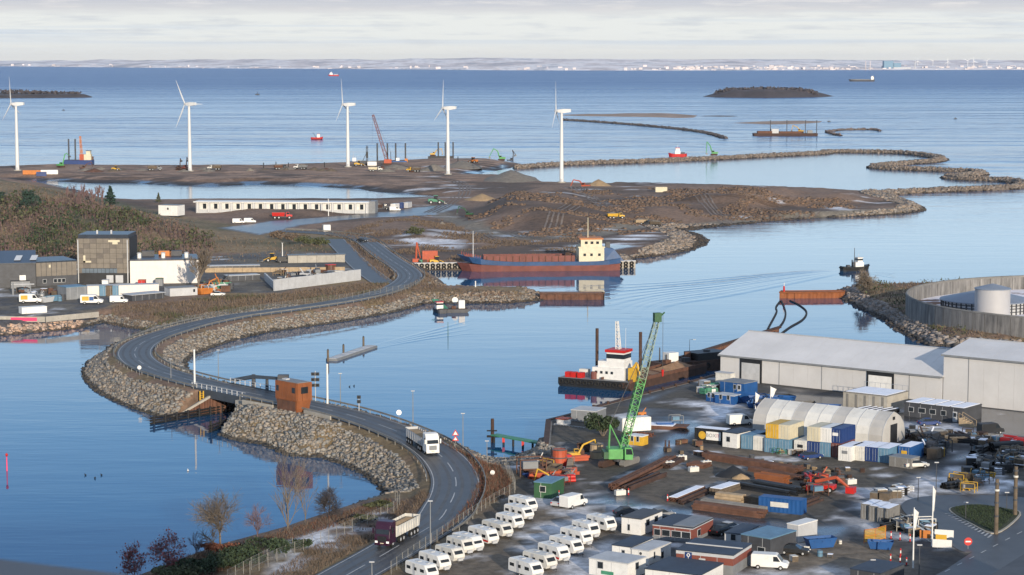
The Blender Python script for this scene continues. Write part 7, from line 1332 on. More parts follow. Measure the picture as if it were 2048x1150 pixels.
row1 = [(1038, 1037, 'second from the green hut in the roadside row', None), (1020, 1055, 'third from the green hut in the roadside row', None), (995, 1071, 'fourth from the green hut in the roadside row', None), (967, 1086, 'with red lower stripe, fifth in the roadside row', 'red'), (936, 1100, 'with blue-grey stripe, sixth in the roadside row', 'steel_blue'), (900, 1121, 'seventh from the green hut in the roadside row', None), (870, 1138, 'with big dark windows, eighth in the roadside row', 'mid_grey'), (844, 1156, 'cut by the bottom edge in the roadside row', None), (921, 1106, 'set back behind the sixth of the roadside row', None)]
row2 = [(1203, 1060, 'farthest up in the second row near the white site cabin', None), (1172, 1074, 'second from the top in the second row', None), (1153, 1088, 'third from the top in the second row', 'maroon'), (1133, 1105, 'fourth from the top in the second row', None), (1108, 1120, 'fifth from the top in the second row, red rear band', 'red'), (1080, 1136, 'sixth from the top in the second row', None), (1052, 1152, 'cut by the bottom edge in the second row', None)]
for i, (u, v, d, s_) in enumerate(row1 + row2):
    if s_ not in protos: protos[s_] = caravan(f'caravan {d}', Y(u, v), CV + RND.uniform(-.05, .05), 5.8, 2.6, s_); continue
    copy_tree(protos[s_], f'caravan {d}', Y(u, v), CV + RND.uniform(-.06, .06), recol={'white_paint': 'dirty_white'} if i % 3 == 2 else None).scale = (RND.uniform(.78, 1.02), .9, RND.uniform(.82, .95))
# ------------------------------------------------------------ vehicles
car('silver pickup-like van by the green hut, left of two', Y(1124, 1011), 1.0, 'light_grey', 'car'); car('white van parked by the green hut, right of two', Y(1147, 1014), .9, 'white_paint', 'van'); car('black saloon car in the bottom yard right of the dark cabin', Y(1589, 1108), -.3, 'black'); car('white van cut close to the bottom edge below the black car', Y(1540, 1137), -.25, 'white_paint', 'van'); car('white van parked between blue cabins and fabric hall', Y(1480, 850), .3, 'white_paint', 'van'); car('dark car parked behind the white flat-roofed site cabin', Y(1255, 1031), .3, 'dark_grey'); car('dark grey car between the white site cabin and red-panelled hut', Y(1322, 1035), .4, 'mid_grey'); car('silver car parked right of the red-panelled hut', Y(1458, 1062), .8, 'light_grey'); car('dark car beside the silver car right of the red-panelled hut', Y(1445, 1068), .8, 'black'); car('dark blue car before the container stack', Y(1622, 918), .5, 'deep_blue'); car('dark jeep in the scrap field near the warehouse wall', Y(1981, 868), .4, 'black', 'van'); car('white car beside the bright blue container row end', Y(1832, 935), .2, 'dirty_white'); car('black van by the barrack hut foot', Y(1858, 851), .2, 'deep_blue')
# ------------------------------------------------------------ green crane
def crane():
    x, y, z = Y(1238, 930); rz = hd(1212, 928, 1262, 931); t = thing('crawler_crane', 'bright green crawler crane with long lattice boom in the yard', 'crane', (x, y, z))
    for s in (-1, 1): MB().ext([(-2.9, .3), (-2.5, 0), (2.5, 0), (2.9, .3), (2.9, .8), (2.5, 1.15), (-2.5, 1.15), (-2.9, .8)], -.45, .45).build('track', 'rust_dark' if s < 0 else 'concrete_dark', t, (s * 1.9, s * .5, 0), 1.0)
    MB().cyl((0, 0, .8), (0, 0, 1.3), 1.2, 1.2, 14).build('turntable', 'dark_grey', t); h = MB().box(-2.1, 2.2, -1.5, 1.9, 1.3, 3.1).build('house', 'green_machine', t, None, .1, bevel=.1)
    for k in range(4): MB().box(-1.9 + k * 1.0, -1.05 + k * 1.0, -1.54, -1.5, 1.6, 2.8).build('panel', 'green_machine', h)
    o = MB().ext([(-.1, 1.4), (1.3, 1.4), (1.4, 2.4), (1.1, 3.5), (-.1, 3.5)], -2.2, -1.2).build('cab', 'green_machine', t, (1.0, -.2, 0)); MB().ext([(.1, 2.3), (1.3, 2.3), (1.05, 3.3), (.1, 3.3)], -2.22, -1.18).build('window', 'glass_dark', o)
    b0 = Vector((.6, .2, 2.6)); tipz = hgt(1238, 930, 640, ZS); tip = Vector(((1309 - 1238) / 10.6, 1.5, tipz)); MB().lattice(b0, b0.lerp(tip, .55), 1.15, 1.3, 13, .095).build('boom_lower', 'green_machine', t); MB().lattice(b0.lerp(tip, .55), tip, 1.3, .8, 11, .08).build('boom_upper', 'crane_grey', t); MB().cb(tip.x, tip.y, tip.z - .5, 1.3, 1.0, 1.6, .3).cyl(tip, tip + Vector((1.3, 0, 1.2)), .2, .15, 6).build('boom_head', 'dark_green', t)
    g = Vector((-1.6, .2, 7.2)); MB().cyl((-1.8, -.7, 3.1), g, .14, .12, 5).cyl((-1.8, 1.1, 3.1), g, .14, .12, 5).cyl((.4, -.4, 3.1), g, .12, .1, 5).cyl((.4, .8, 3.1), g, .12, .1, 5).build('gantry', 'green_machine', t); MB().cyl(g, tip, .05, .05, 4).cyl(g + Vector((0, .5, 0)), tip, .05, .05, 4).build('pendant', 'dark_grey', t)
    MB().cyl(tip + Vector((1.0, 0, .8)), tip + Vector((1.0, -.2, -9)), .045, .045, 4).build('hoist_rope', 'black', t); MB().cyl(tip + Vector((1.0, -.2, -9)), tip + Vector((1.0, -.2, -10.2)), .28, .12, 8).build('hook_block', 'red', t); MB().box(-2.9, -2.1, -1.5, 1.9, 1.4, 2.6, .1, (0, 0)).build('counterweight', 'dark_green', t)
mat('crane_grey', (.2, .26, .19), .6, 0, .2); crane()
# ------------------------------------------------------------ multicat, scrap barges, sheet-pile wall
def multicat():
    A, B = Vector((*G(1128, 772), 0)), Vector((*G(1256, 782), 0)); d = B - A; L = d.length + 2; rz = math.atan2(d.y, d.x); c = (A + B) / 2 + Vector((1.5, 4, 0)); t = thing('multicat_vessel', 'black-hulled work vessel with white house, red roof and two tall spuds', 'ship', tuple(c), rz); X = lambda u: ((u - 1128) / 128 - .5) * d.length
    MB().ext([(-L / 2 + 1, -.8), (L / 2 - 1, -.8), (L / 2, .5), (L / 2, 1.9), (-L / 2, 1.9), (-L / 2, .5)], -4.2, 4.2).build('hull', 'black', t); MB().box(-L / 2 + .2, L / 2 - .2, -4, 4, 1.9, 1.96).build('deck', 'mid_grey', t)
    for k in range(12): MB().torus((-L / 2 + .8 + k * (L - 1.6) / 11, -4.35, 1.1), (0, 1, 0), .45, .2, 10, 5).build('tyre_fender', 'rubber', t)
    x0, x1 = X(1182), X(1246); h = MB().box(x0, x1, -2.4, 3.2, 1.96, 4.6).build('deckhouse', 'white_paint', t); MB().box(x0 + 1.2, x1 - .3, -1.9, 2.6, 4.6, 6.0).build('upper_house', 'white_paint', h); w = MB().box(X(1208), X(1242), -1.7, 2.2, 6.0, 8.1).build('wheelhouse', 'white_paint', t); MB().box(X(1208) - .06, X(1242) + .06, -1.76, 2.26, 6.7, 7.7).build('window', 'glass_dark', w); MB().box(X(1208) - .3, X(1242) + .3, -2, 2.5, 8.1, 8.7).build('roof', 'red', w)
    for k in range(4): MB().cb(x0 + 1 + k * 1.3, -2.42, 3.2, .6, .06, .6).build('porthole', 'glass_dark', h)
    MB().lattice((X(1224), .3, 8.7), (X(1221), .3, 15), .9, .5, 8, .09).build('lattice_mast', 'white_paint', t); MB().cyl((X(1236), 1, 8.7), (X(1236), 1, 13.5), .04, .03, 4).build('aerial', 'white_paint', t)
    for u, hh in ((1174, 12.8), (1261, 12.6)): MB().cyl((X(u), 2.2, -2), (X(u), 2.2, hh), .38, .38, 10).build('spud_leg', 'rust_dark', t)
    y = MB().cb(X(1262), -2.2, 1.96, 1.6, 1.6, 3).cyl((X(1262), -2.2, 4.8), (X(1270), -2.2, 6.2), .4, .35, 6).cyl((X(1270), -2.2, 6.2), (X(1276), -2.2, 3.4), .3, .25, 6).build('deck_crane', 'yellow', t)
    for x, m in ((X(1135), 'red'), (X(1146), 'red'), (X(1160), 'red')): MB().cb(x, -2.5, 1.96, 1.2, 1.6, 1.2).build('deck_winch', m, t)
    MB().cyl((X(1187), -2.9, 1.96), (X(1187), -2.9, 3.6), .7, .7, 10).build('hose_reel', 'hull_red', t); MB().cb(X(1156), .5, 1.96, 2.2, 1.4, 1.6).build('locker', 'dirty_white', t)
multicat()
def scrap_barge():
    A, B = Vector((*G(1252, 782), 0)), Vector((*G(1408, 745), 0)); d = B - A; L = d.length; rz = math.atan2(d.y, d.x); n = Vector((-d.y, d.x, 0)).normalized(); c = (A + B) / 2 + n * 3; t = thing('scrap_barge', 'flat rusty barge with sand-brown deck moored along the yard quay', 'barge', tuple(c), rz); MB().ext([(-L / 2 + 2, -.8), (L / 2 - 2, -.8), (L / 2, .6), (L / 2, 1.68), (-L / 2, 1.68), (-L / 2, .6)], -3.9, 3.9).build('hull', 'rust_dark', t); MB().box(-L / 2 + .4, L / 2 - .4, -3.5, 3.5, 1.7, 1.85).build('deck', 'deck_sand', t)
    for s in (-1, 1): MB().box(-L / 2 + .3, L / 2 - .3, s * 3.75 - .12, s * 3.75 + .12, 1.7, 2.5).build('bulwark', 'rust', t)
    for k in range(7): MB().cyl((-L / 2 + 3 + k * (L - 6) / 6, -3.2, 1.85), (-L / 2 + 4 + k * (L - 6) / 6, 2.8, 2.3), .12, .12, 6).build('deck_pipe', 'rust', t)
    MB().add([(L * .1, -2.8, 1.85), (L * .4, -2.8, 1.85), (L * .4, 2.8, 1.85), (L * .1, 2.8, 1.85), (L * .18, -.8, 3.4), (L * .33, .9, 3.2)], [(0, 1, 5, 4), (1, 2, 5), (2, 3, 4, 5), (3, 0, 4)]).build('load', 'deck_sand', t)
mat('deck_sand', (.25, .15, .085), .9, 0, .3, .35, .2, .4); scrap_barge()
t = thing('scrap_barge', 'dark rusty pusher barge with small white cabin behind the flat barge', 'barge', (*G(1378, 741), 0), hd(1312, 742, 1436, 730, 0)); MB().ext([(-9, -.8), (9, -.8), (10, .5), (10, 2.6), (-9.5, 2.6), (-10, .6)], -3.4, 3.4).build('hull', 'rust_dark', t); MB().cb(-5.5, 0, 2.6, 2.8, 2.4, 2.2).build('cabin', 'white_paint', t)
for k in range(9): MB().cb(-8 + k * 1.9, (k % 3 - 1) * 1.8, 2.6, 1.6, 1.4, .8 + (k * 37 % 10) * .14, k).build('machinery', ['rust', 'black', 'rust_dark', 'dark_grey'][k % 4], t)
for k in range(6): MB().torus((-9 + k * 2.4, -3.5, 1.4), (0, 1, 0), .55, .24, 10, 5).build('tyre_fender', 'rubber', t)
MB().cb(5, 0, 2.6, 9, 5.5, 1.7).build('hopper', 'black', t); MB().cyl((-8, 1, 2.6), (-8, 1, 6), .2, .15, 6).build('mast', 'dark_grey', t)
pts = [loc3(u, v, 1.3) for u, v in ((1352, 716), (1400, 702), (1440, 690), (1500, 671), (1560, 653))]; t = quad_wall('sheet_pile_wall', 'long low brown sheet-pile breakwater behind the scrap barges', pts, 'rust', capm='rust_dark'); lamp_post('thin dark lamp post on the sheet-pile breakwater', tuple(loc3(1379, 708, 1.3)), 3.6, 'black', 1.2, 0, .07)
# quay edge of the yard
E = [(*G(u, v, 2.4), 2.4) for u, v in [(1091, 889), (1096, 842), (1144, 830), (1184, 817), (1229, 805), (1299, 785), (1399, 760), (1437, 749)]]; o = Vector(E[0]); o.z = 0; t = thing('yard_quay', 'weathered concrete quay edge of the yard beside the barges', 'quay', tuple(o)); L_ = [Vector(p) - o for p in E]; ribbon([tuple(p) for p in L_], .3, -.9, .16, thick=3.6).build('wall', 'concrete_dark', t); ribbon([tuple(p) for p in L_], .45, -.6, .34, thick=.3).build('kerb', 'rust_dark', t)
for k in range(9): p = L_[3].lerp(L_[6], k / 8); MB().cyl((p.x + .3, p.y - .5, 2.5), (p.x + .3, p.y - .5, 3.2), .25, .32, 8).build('bollard', 'rust_dark', t)
# moored launch on the pier, shrub, tanks
t = ship('launch', 'old brown launch with white cabin and pale railing by the pier', 1146, 876, hd(1112, 872, 1176, 880, 0), 8.5, 3, 1.6, 'rust_dark', [('wheelhouse', 'white_paint', MB().cb(-2.2, 0, 1.6, 2, 2, 2.0)), ('roof', 'orange_red', MB().cb(-2.2, 0, 3.6, 2.3, 2.3, .18)), ('hatch', 'maroon', MB().cb(1.5, 0, 1.6, 3, 2, .7))], .5, 'boat'); r = MB()
for k in range(11): r.cyl((-3.4 + k * .7, -1.5, 1.7), (-3.4 + k * .7, -1.5, 2.7), .05, .05, 4)
r.cyl((-3.5, -1.5, 2.7), (3.8, -1.5, 2.7), .05, .05, 4); r.build('railing', 'light_grey', t, kind='stuff')
mat('leaf_redbrown', (.13, .05, .03), .9, 0, .4, 2.)
bush('shrub', 'large dark green evergreen shrub on the quay by the launch', 'bush', Y(1206, 872), 3.6, 3.2, 5.2, 'leaf_dark', 2600, .22); bush('shrub', 'reddish-brown thorn bush beside the yellow kiosk', 'bush', Y(1278, 880), 3.2, 1.6, 1.9, 'leaf_redbrown', 700, .16)
mat('leaf_redbrown', (.13, .05, .03), .9, 0, .4, 2.)
mat('turf', (.03, .036, .016), .95, 0, .35, .8, .3)
# ------------------------------------------------------------ steel store in the middle of the yard
def steel(label, u0, v0, u1, v1, n=3, layers=2, m='rust', w=.5, h=.34, snow=False, kind='pile'):
    A, L, rz = line(u0, v0, u1, v1); t = thing('steel_stack' if kind != 'timber' else 'timber_stack', label, 'stack', (*A, ZS), rz)
    for j in range(layers):
        for i in range(n):
            if j and RND.random() < .2: continue
            x0, x1 = RND.uniform(0, .06) * L, L * RND.uniform(.9, 1); y = i * (w + .08); z = j * (h + .03)
            if kind == 'pipe': MB().cyl((x0, y + w / 2, z + w / 2), (x1, y + w / 2, z + w / 2), w / 2, w / 2, 10).build('pipe', m, t)
            elif kind == 'timber': MB().box(x0, x1, y, y + w, z, z + h).build('beam', m, t, bevel=.03)
            else: MB().add([(x, y + a * w, z + b) for x in (x0, x1) for a, b in ((0, 0), (.2, h), (.8, h), (1, 0), (.85, 0), (.7, h - .1), (.3, h - .1), (.15, 0))], [(k, k + 1, k + 9, k + 8) if k < 7 else (7, 0, 8, 15) for k in range(8)] + [(7, 6, 5, 4, 3, 2, 1, 0), tuple(range(8, 16))]).build('beam', m, t)
    if snow: MB().box(L * .05, L * .92, .1, n * (w + .08) - .2, layers * (h + .03) + .002, layers * (h + .03) + .08).build('snow', 'snow', t)
    return t
for a in [('long rusty sheet-pile stack on the left side of the steel store', 1232, 983, 1357, 920, 3, 3, 'rust'), ('second rusty sheet-pile stack inside the left side, darker', 1257, 983, 1338, 951, 3, 2, 'rust_dark'), ('long rusty stack along the far side of the steel store', 1398, 917, 1600, 950, 4, 3, 'rust'), ('rusty stack set inside the far row, right half', 1490, 941, 1600, 962, 3, 2, 'rust'), ('brown block-like stack in the far right of the steel store', 1506, 962, 1572, 972, 4, 4, 'corten'), ('long black girder stack across the steel store middle', 1449, 972, 1582, 996, 4, 3, 'black'), ('black girder stack right behind the long black one', 1500, 972, 1600, 990, 3, 3, 'black'), ('long rusty stack with snow on the near left of the steel store', 1352, 1006, 1414, 980, 3, 2, 'rust', .5, .34, True), ('dark rusty stack behind the snowy near-left one', 1366, 1010, 1432, 982, 2, 2, 'rust_dark'), ('long rusty front row at the near edge of the steel store', 1378, 1018, 1526, 1038, 4, 3, 'rust'), ('short rusty stack left of the white blocks', 1340, 938, 1372, 920, 3, 2, 'rust_dark'), ('rusty plates between white concrete blocks', 1372, 934, 1408, 938, 6, 2, 'rust'), ('rusty offcut stack beside the blue tank container', 1600, 1020, 1650, 1000, 3, 2, 'rust_dark')]: steel(*a)
steel('pale pipe pair lying on the near rows of the steel store', 1398, 1009, 1526, 1027, 2, 1, 'concrete_dark', .9, .4, kind='pipe'); steel('pale timber baulks stacked in the near steel store', 1424, 1003, 1482, 1010, 4, 3, 'pale_timber', .45, .45, kind='timber'); steel('snow-dusted timber stack behind the pale baulks', 1440, 992, 1484, 978, 4, 2, 'timber', .5, .5, True, kind='timber'); steel('mixed timber pile left of the blue tank container', 1486, 1006, 1530, 1013, 4, 3, 'timber', .4, .4, kind='timber'); steel('thin dark pipes on the far edge of the steel store', 1440, 915, 1500, 922, 2, 1, 'mid_grey', .5, .4, kind='pipe')
for k, (u, v, l) in enumerate([(1338, 932, 'far left white concrete block in the steel store'), (1363, 920, 'upper left white concrete block in the steel store'), (1387, 943, 'near white concrete block in the steel store'), (1412, 931, 'right white concrete block in the steel store'), (1240, 990, 'white-striped concrete block at the left tip of the steel store'), (1702, 968, 'pale concrete block at the right tip of the steel store')]): t = thing('concrete_block', l, 'block', Y(u, v), .4); MB().box(-.9, .9, -.45, .45, 0, .85).build('body', 'dirty_white', t, bevel=.05); MB().cyl((-.4, 0, .84), (-.4, 0, 1.0), .12, .12, 6).cyl((.4, 0, .84), (.4, 0, 1.0), .12, .12, 6).build('studs', 'dirty_white', t)
x = heap('black tarpaulin-covered heap in the steel store', 1466, 952, 3.4, 1.9, 'black', 2.2, 'covered_heap'); heap('pale rubble heap in front of the black tarpaulin heap', 1482, 957, 1.8, .9, 'sand', 1.2, 'rubble_heap')
t = thing('telehandler', 'bright red boom lift folded at the right end of the steel store', 'boom lift', Y(1656, 984), -.45); MB().box(-2.4, 1.2, -1, 1, .6, 1.3).build('chassis', 'red', t, bevel=.1); MB().cyl((-2.2, 0, 1.6), (1.4, 0, 2.6), .32, .28, 6).cyl((1.4, 0, 2.6), (3.6, 0, 1.0), .28, .24, 6).build('boom', 'orange_red', t); MB().box(3.2, 4.6, -.8, .8, .2, 1.2).build('basket', 'red', t)
for x in (-1.7, .6):
    for s in (-1, 1): wheel(t, x, s * .95, .5, .35)
scatter_junk(16, [(1590, 958), (1640, 950), (1700, 962), (1700, 980), (1640, 1000), (1610, 995)], ZS, 'at the right end of the steel store', 'gear at the right end of the steel store', ['machine', 'frame', 'crate', 'drum', 'beams'], ['red', 'orange_red', 'black', 'rust', 'rust_dark', 'mid_grey', 'orange'], (.8, 1.2)); scatter_junk(10, [(1520, 898), (1620, 912), (1610, 918), (1520, 905)], ZS, 'in front of the container stack', 'small gear before the container stack', ['crate', 'blocks', 'pallets', 'frame'], ['orange', 'rust', 'dirty_white', 'teal_green', 'timber'], (.5, .8))
# gear on the bank left of the crane
scatter_junk(34, [(1045, 940), (1070, 925), (1130, 905), (1190, 895), (1200, 905), (1150, 935), (1160, 955), (1110, 985), (1060, 950)], ZS, 'on the bank between green hut and crane', 'gear on the bank by the green hut', ['machine', 'frame', 'crate', 'drum', 'beams', 'pipes', 'skip'], ['rust', 'rust', 'orange_red', 'yellow', 'rust_dark', 'mid_grey', 'dirty_white', 'deep_blue', 'red', 'timber'], (.7, 1.15)); junk('drum', 'orange_red', Y(1119, 930), .2, '', 2.2, label='large orange-red rubble drum on the bank left of the crane'); junk('drum', 'pale_timber', Y(1193, 916), .4, '', 2.0, label='large tan cable drum beside the crane tracks'); junk('frame', 'rust', Y(1063, 950), .2, '', 1.9, label='big rusty plate frame behind the green hut'); excavator('small yellow digger beside the green hut', Y(1110, 978), 2.6, 'yellow', .55); steel('tall pale timber column stack left of the crane', 1141, 962, 1147, 928, 1, 2, 'pale_timber', 1., .5, kind='timber'); excavator('yellow mini crane lying low on the bank', Y(1150, 918), .3, 'yellow', .6)
# beside the white cabin, quay side
t = thing('flat_barge', 'rusty flat pontoon ashore with snow on deck, right of the white container', 'pontoon', Y(1325, 856), hd(1285, 852, 1368, 856)); MB().ext([(-5, .0), (4.4, 0), (5.2, .7), (-5.2, .7)], -1.8, 1.8).build('hull', 'rust', t); MB().box(-4.8, 2.4, -1.6, 1.6, .7, .78).build('snow_deck', 'snow', t); junk('skip', 'blue', Y(1330, 856), .1, '', .8, label='small blue skip standing before the snowy pontoon', top='light_grey'); junk('machine', 'orange', Y(1283, 833), .3, '', .8, label='small orange machine behind the white container by the crane boom'); junk('frame', 'mid_grey', Y(1352, 846), .3, '', 1., label='pale wire cage at the right end of the snowy pontoon')
scatter_junk(20, [(1392, 790), (1400, 775), (1440, 772), (1436, 790)], ZS, 'piled beside the blue cabins on the quay', 'white boxes beside the blue cabins', ['crate', 'pallets', 'blocks', 'drum'], ['dirty_white', 'white_paint', 'light_grey', 'teal_green'], (.9, 1.3)); scatter_junk(26, [(1490, 806), (1560, 806), (1690, 828), (1690, 842), (1600, 832), (1500, 822)], ZS, 'between the warehouse and the fabric hall', 'goods between warehouse and fabric hall', ['crate', 'pallets', 'skip', 'frame', 'pipes', 'drum'], ['blue', 'deep_blue', 'black', 'dirty_white', 'blue', 'mid_grey', 'pale_timber'], (.9, 1.4), .5)
for k, (u, v, m) in enumerate([(1500, 806, 'blue'), (1528, 813, 'blue'), (1560, 812, 'blue'), (1650, 830, 'blue'), (1600, 824, 'black')]): junk('skip', m, Y(u, v), RND.uniform(-.6, .1), '', 1.5, label=f'large {"black" if m == "black" else "blue"} skip behind the fabric hall, {ORD[k]} from the quay', top='snow')
A, L, rz = line(1716, 826, 1764, 834); t = thing('pipe_bundle', 'five big snow-topped black pipes lying before the concrete bunker', 'pipes', (*A, ZS), rz)
for k in range(5): x = k * L / 4.6; o = MB().cyl((x, 0, .55), (x - .6, 6.5, .55), .5, .5, 14, False).cyl((x, .02, .55), (x - .6, 6.48, .55), .44, .44, 14, False).build('pipe', 'black', t); MB().add([(x - .3, .05, 1.0), (x + .3, .05, 1.0), (x - .3, 6.45, 1.0), (x - .9, 6.45, 1.0), (x, .05, 1.09), (x - .6, 6.45, 1.09)], [(0, 1, 4), (0, 4, 5, 3), (1, 2, 5, 4), (3, 5, 2)]).build('snow', 'snow', o)
# ------------------------------------------------------------ junk field at the right
G6 = dict(where='in the right-hand storage field', group='goods in the right-hand storage field'); scatter_junk(38, [(1810, 862), (1960, 868), (2060, 885), (2060, 900), (1960, 895), (1900, 888), (1820, 880)], ZS, 'in the storage field below the dark barrack', 'goods below the dark barrack', ['pallets', 'blocks', 'beams', 'crate', 'pipes', 'frame'], ['concrete', 'black', 'pale_timber', 'mid_grey', 'dark_grey', 'rust_dark', 'timber'], (.8, 1.2), .4); scatter_junk(26, [(1838, 888), (1890, 885), (1895, 915), (1850, 925)], ZS, 'in the dark heap beside the bright blue container', 'dark gear right of the blue container', ['machine', 'frame', 'crate', 'drum'], ['black', 'black', 'dark_grey', 'yellow', 'rust_dark', 'timber'], (1, 1.7), .1); scatter_junk(46, [(1930, 905), (1960, 890), (2060, 905), (2060, 935), (2010, 955), (1935, 945)], ZS, 'in the stacked stores by the right edge', 'stacked stores by the right edge', ['crate', 'pallets', 'blocks', 'frame', 'pipes', 'machine'], ['black', 'dark_grey', 'pale_timber', 'black', 'timber', 'concrete_dark'], (.9, 1.4), .35)
for k, (u, v) in enumerate([(2012, 888), (2038, 893)]): steel(f'stack of bright red steel frames, {"left" if k == 0 else "right"} of two by the right edge', u - 14, v, u + 14, v + 4, 3, 4, 'red', .5, .4)
steel('long snow-topped pale pipe line lying below the dark barrack', 1806, 860, 1900, 870, 1, 1, 'light_grey', .6, .5, True, 'pipe'); steel('long pale pipe continuing towards the dark jeep', 1902, 866, 1995, 880, 1, 1, 'light_grey', .6, .5, False, 'pipe')
yh('low grey open trailer box beside the grey-blue container', 1778, 932, 1822, 938, 916, 3, 'concrete_dark', 'mid_grey', wins=[], name='trailer_box', cat='trailer')
# ------------------------------------------------------------ roundabout and street at the lower right
def flat(name, px, z, m, th=.06): o = MB().prism([G(u, v, z) for u, v in px], z - th, z).build(name, m); o['kind'] = 'structure'; return o
flat('roundabout_road', [tuple(p) for p in smooth([(1946, 1104), (1890, 1082), (1840, 1052), (1806, 1020), (1808, 1004), (1840, 994), (1900, 989.5), (1970, 990), (2060, 996), (2150, 1010), (2150, 1060), (2060, 1060)], 5, True)], 2.56, 'asphalt'); flat('street', [(1700, 1240), (1890, 1140), (1946, 1103), (2010, 1068), (2130, 1000), (2200, 1050), (2050, 1130), (1900, 1230)], 2.57, 'asphalt')
ISL = [tuple(p) for p in smooth([(1899, 1021), (1912, 1012), (1958, 1008.5), (2015, 1017), (2042, 1028), (1992, 1066), (1940, 1046)], 5, True)]; flat('traffic_island_kerb', ISL, 2.72, 'concrete', .2); cxy = np.mean([G(u, v, 2.7) for u, v in ISL], 0)
o = MB().prism([tuple(cxy + (np.array(G(u, v, 2.7)) - cxy) * .95) for u, v in ISL], 2.6, 2.78).build('traffic_island', 'turf'); o['kind'] = 'structure'
ri = ring([(u, v, 2.7) for u, v in ISL]); x, y = NR.uniform(ri[:, 0].min(), ri[:, 0].max(), 9000), NR.uniform(ri[:, 1].min(), ri[:, 1].max(), 9000); k = sdist(x, y, [ri]) > .9; blades('island_grass', np.c_[x, y, np.full(len(x), 2.78)][k], .22, 'leaf_dark', .08, .5)
pm = MB()
for k in range(14): a, b = Vector((*G(1903 + k * 6.2, 1026 + k * 3.3, 2.6), 2.6)), Vector((*G(1890 + k * 6.6, 1027 + k * 3.7, 2.6), 2.6)); d = (b - a); n_ = Vector((-d.y, d.x, 0)).normalized() * .16; pm.add([a - n_, b - n_, b + n_, a + n_], [(0, 1, 2, 3)])
for k in range(9): a, b = Vector((*G(1890 + k * 24, 1143 - k * 12.5, 2.6), 2.6)), Vector((*G(1900 + k * 24, 1138 - k * 12.5, 2.6), 2.6)); d = b - a; n_ = Vector((-d.y, d.x, 0)).normalized() * .09; pm.add([a - n_, b - n_, b + n_, a + n_], [(0, 1, 2, 3)])
struct(pm.build('street_markings', 'road_paint'))
for l, u, vb, vt in (('tall dark timber post with rings on the roundabout tip', 1992, 1066, 958), ('tall dark timber post with rings at the right side of the roundabout', 2030, 1030, 933)):
    h = hgt(u, vb, vt, 2.7); t = thing('ringed_post', l, 'post', (*G(u, vb, 2.7), 2.7)); MB().cyl((0, 0, -.2), (0, 0, h), .34, .28, 10).build('shaft', 'timber', t)
    for f in (.3, .55, .78, .9): MB().cyl((0, 0, h * f), (0, 0, h * f + .28), .39, .39, 10).build('ring', 'dark_grey' if f != .78 else 'dirty_white', t)
def flag_pole(label, u, vb, vt, drop=3., w=1., rz=0, m='white_paint'):
    h = hgt(u, vb, vt, ZS); t = thing('flag_pole', label, 'flag pole', Y(u, vb), rz); MB().cyl((0, 0, -.2), (0, 0, h), .13, .07, 8).build('pole', 'white_paint', t); vs = []; n = 7
    for i in range(n):
        for j in range(4): f = j / 3; vs.append((.08 + f * w * (1 - .75 * i / (n - 1)), .12 * math.sin(i * 1.3 + j * 1.9) * f, h - .2 - drop * i / (n - 1) - f * .5))
    MB().add(vs, [(i * 4 + j, i * 4 + j + 1, i * 4 + 5 + j, i * 4 + 4 + j) for i in range(n - 1) for j in range(3)]).build('flag', m, t); return t
flag_pole('tall white flag pole with a limp flag beside the roundabout', 1864, 1092, 972, 3.4, .35); flag_pole('tall white flag pole with a hanging flag near the bottom edge', 1826, 1136, 1015, 2.6, .6); flag_pole('white flag pole flying a white flag before the blue skips, right of two', 1541, 815, 772, 1.8, 1.2, .2); flag_pole('white flag pole with drooping flag by the blue skips, left of two', 1511, 822, 784, 1.6, .8, .1)
for k, (l, u, vb, vt) in enumerate([('dark thin lamp post on the snowy verge above the roundabout', 1872, 985, 925), ('thin lamp post left of the roundabout loop', 1836, 1000, 955), ('thin lamp post inside the roundabout near its left end', 1931, 1040, 1005), ('slim grey lamp post right of the bottom flag pole', 1838, 1155, 1090), ('lamp post with white head by the bottom shed roof', 1740, 1150, 1120), ('thin dark lamp post at the right of the roundabout', 2013, 1020, 985)]): lamp_post(l, Y(u, vb), hgt(u, vb, vt, ZS), 'dark_grey' if k != 4 else 'light_grey', .4 if k == 4 else 0, 0, .08)
t = sign('red no-entry sign with white bar at the roundabout exit', 1936, 1083, 1098, 2.55, 'round', 'red', .6); h = hgt(1936, 1098, 1083, 2.55); MB().box(-.38, .38, -.05, -.022, h - .1, h + .1).build('bar', 'white_paint', t)
for k, (u0, v0, u1, v1) in enumerate([(1728, 1087, 1750, 1084), (1750, 1084, 1771, 1078)]):
    A, L, rz = line(u0, v0, u1, v1); t = thing('mesh_barrier', f'{"left" if k == 0 else "right"} orange mesh barrier panel beside the small blue skip', 'barrier', (*A, ZS), rz); b = MB()
    for x in (0, L): b.cyl((x, 0, 0), (x, 0, 2.1), .06, .06, 6)
    for z in (.2, 1.1, 2.05): b.cyl((0, 0, z), (L, 0, z), .05, .05, 6)
    b.build('frame', 'orange', t); g_ = MB()
    for q in range(12): g_.box(L * q / 12, L * q / 12 + .06, -.02, .02, .2, 2.05)
    for q in range(8): g_.box(0, L, -.018, .018, .25 + q * .22, .29 + q * .22)
    g_.build('mesh', 'yellow', t, kind='stuff')
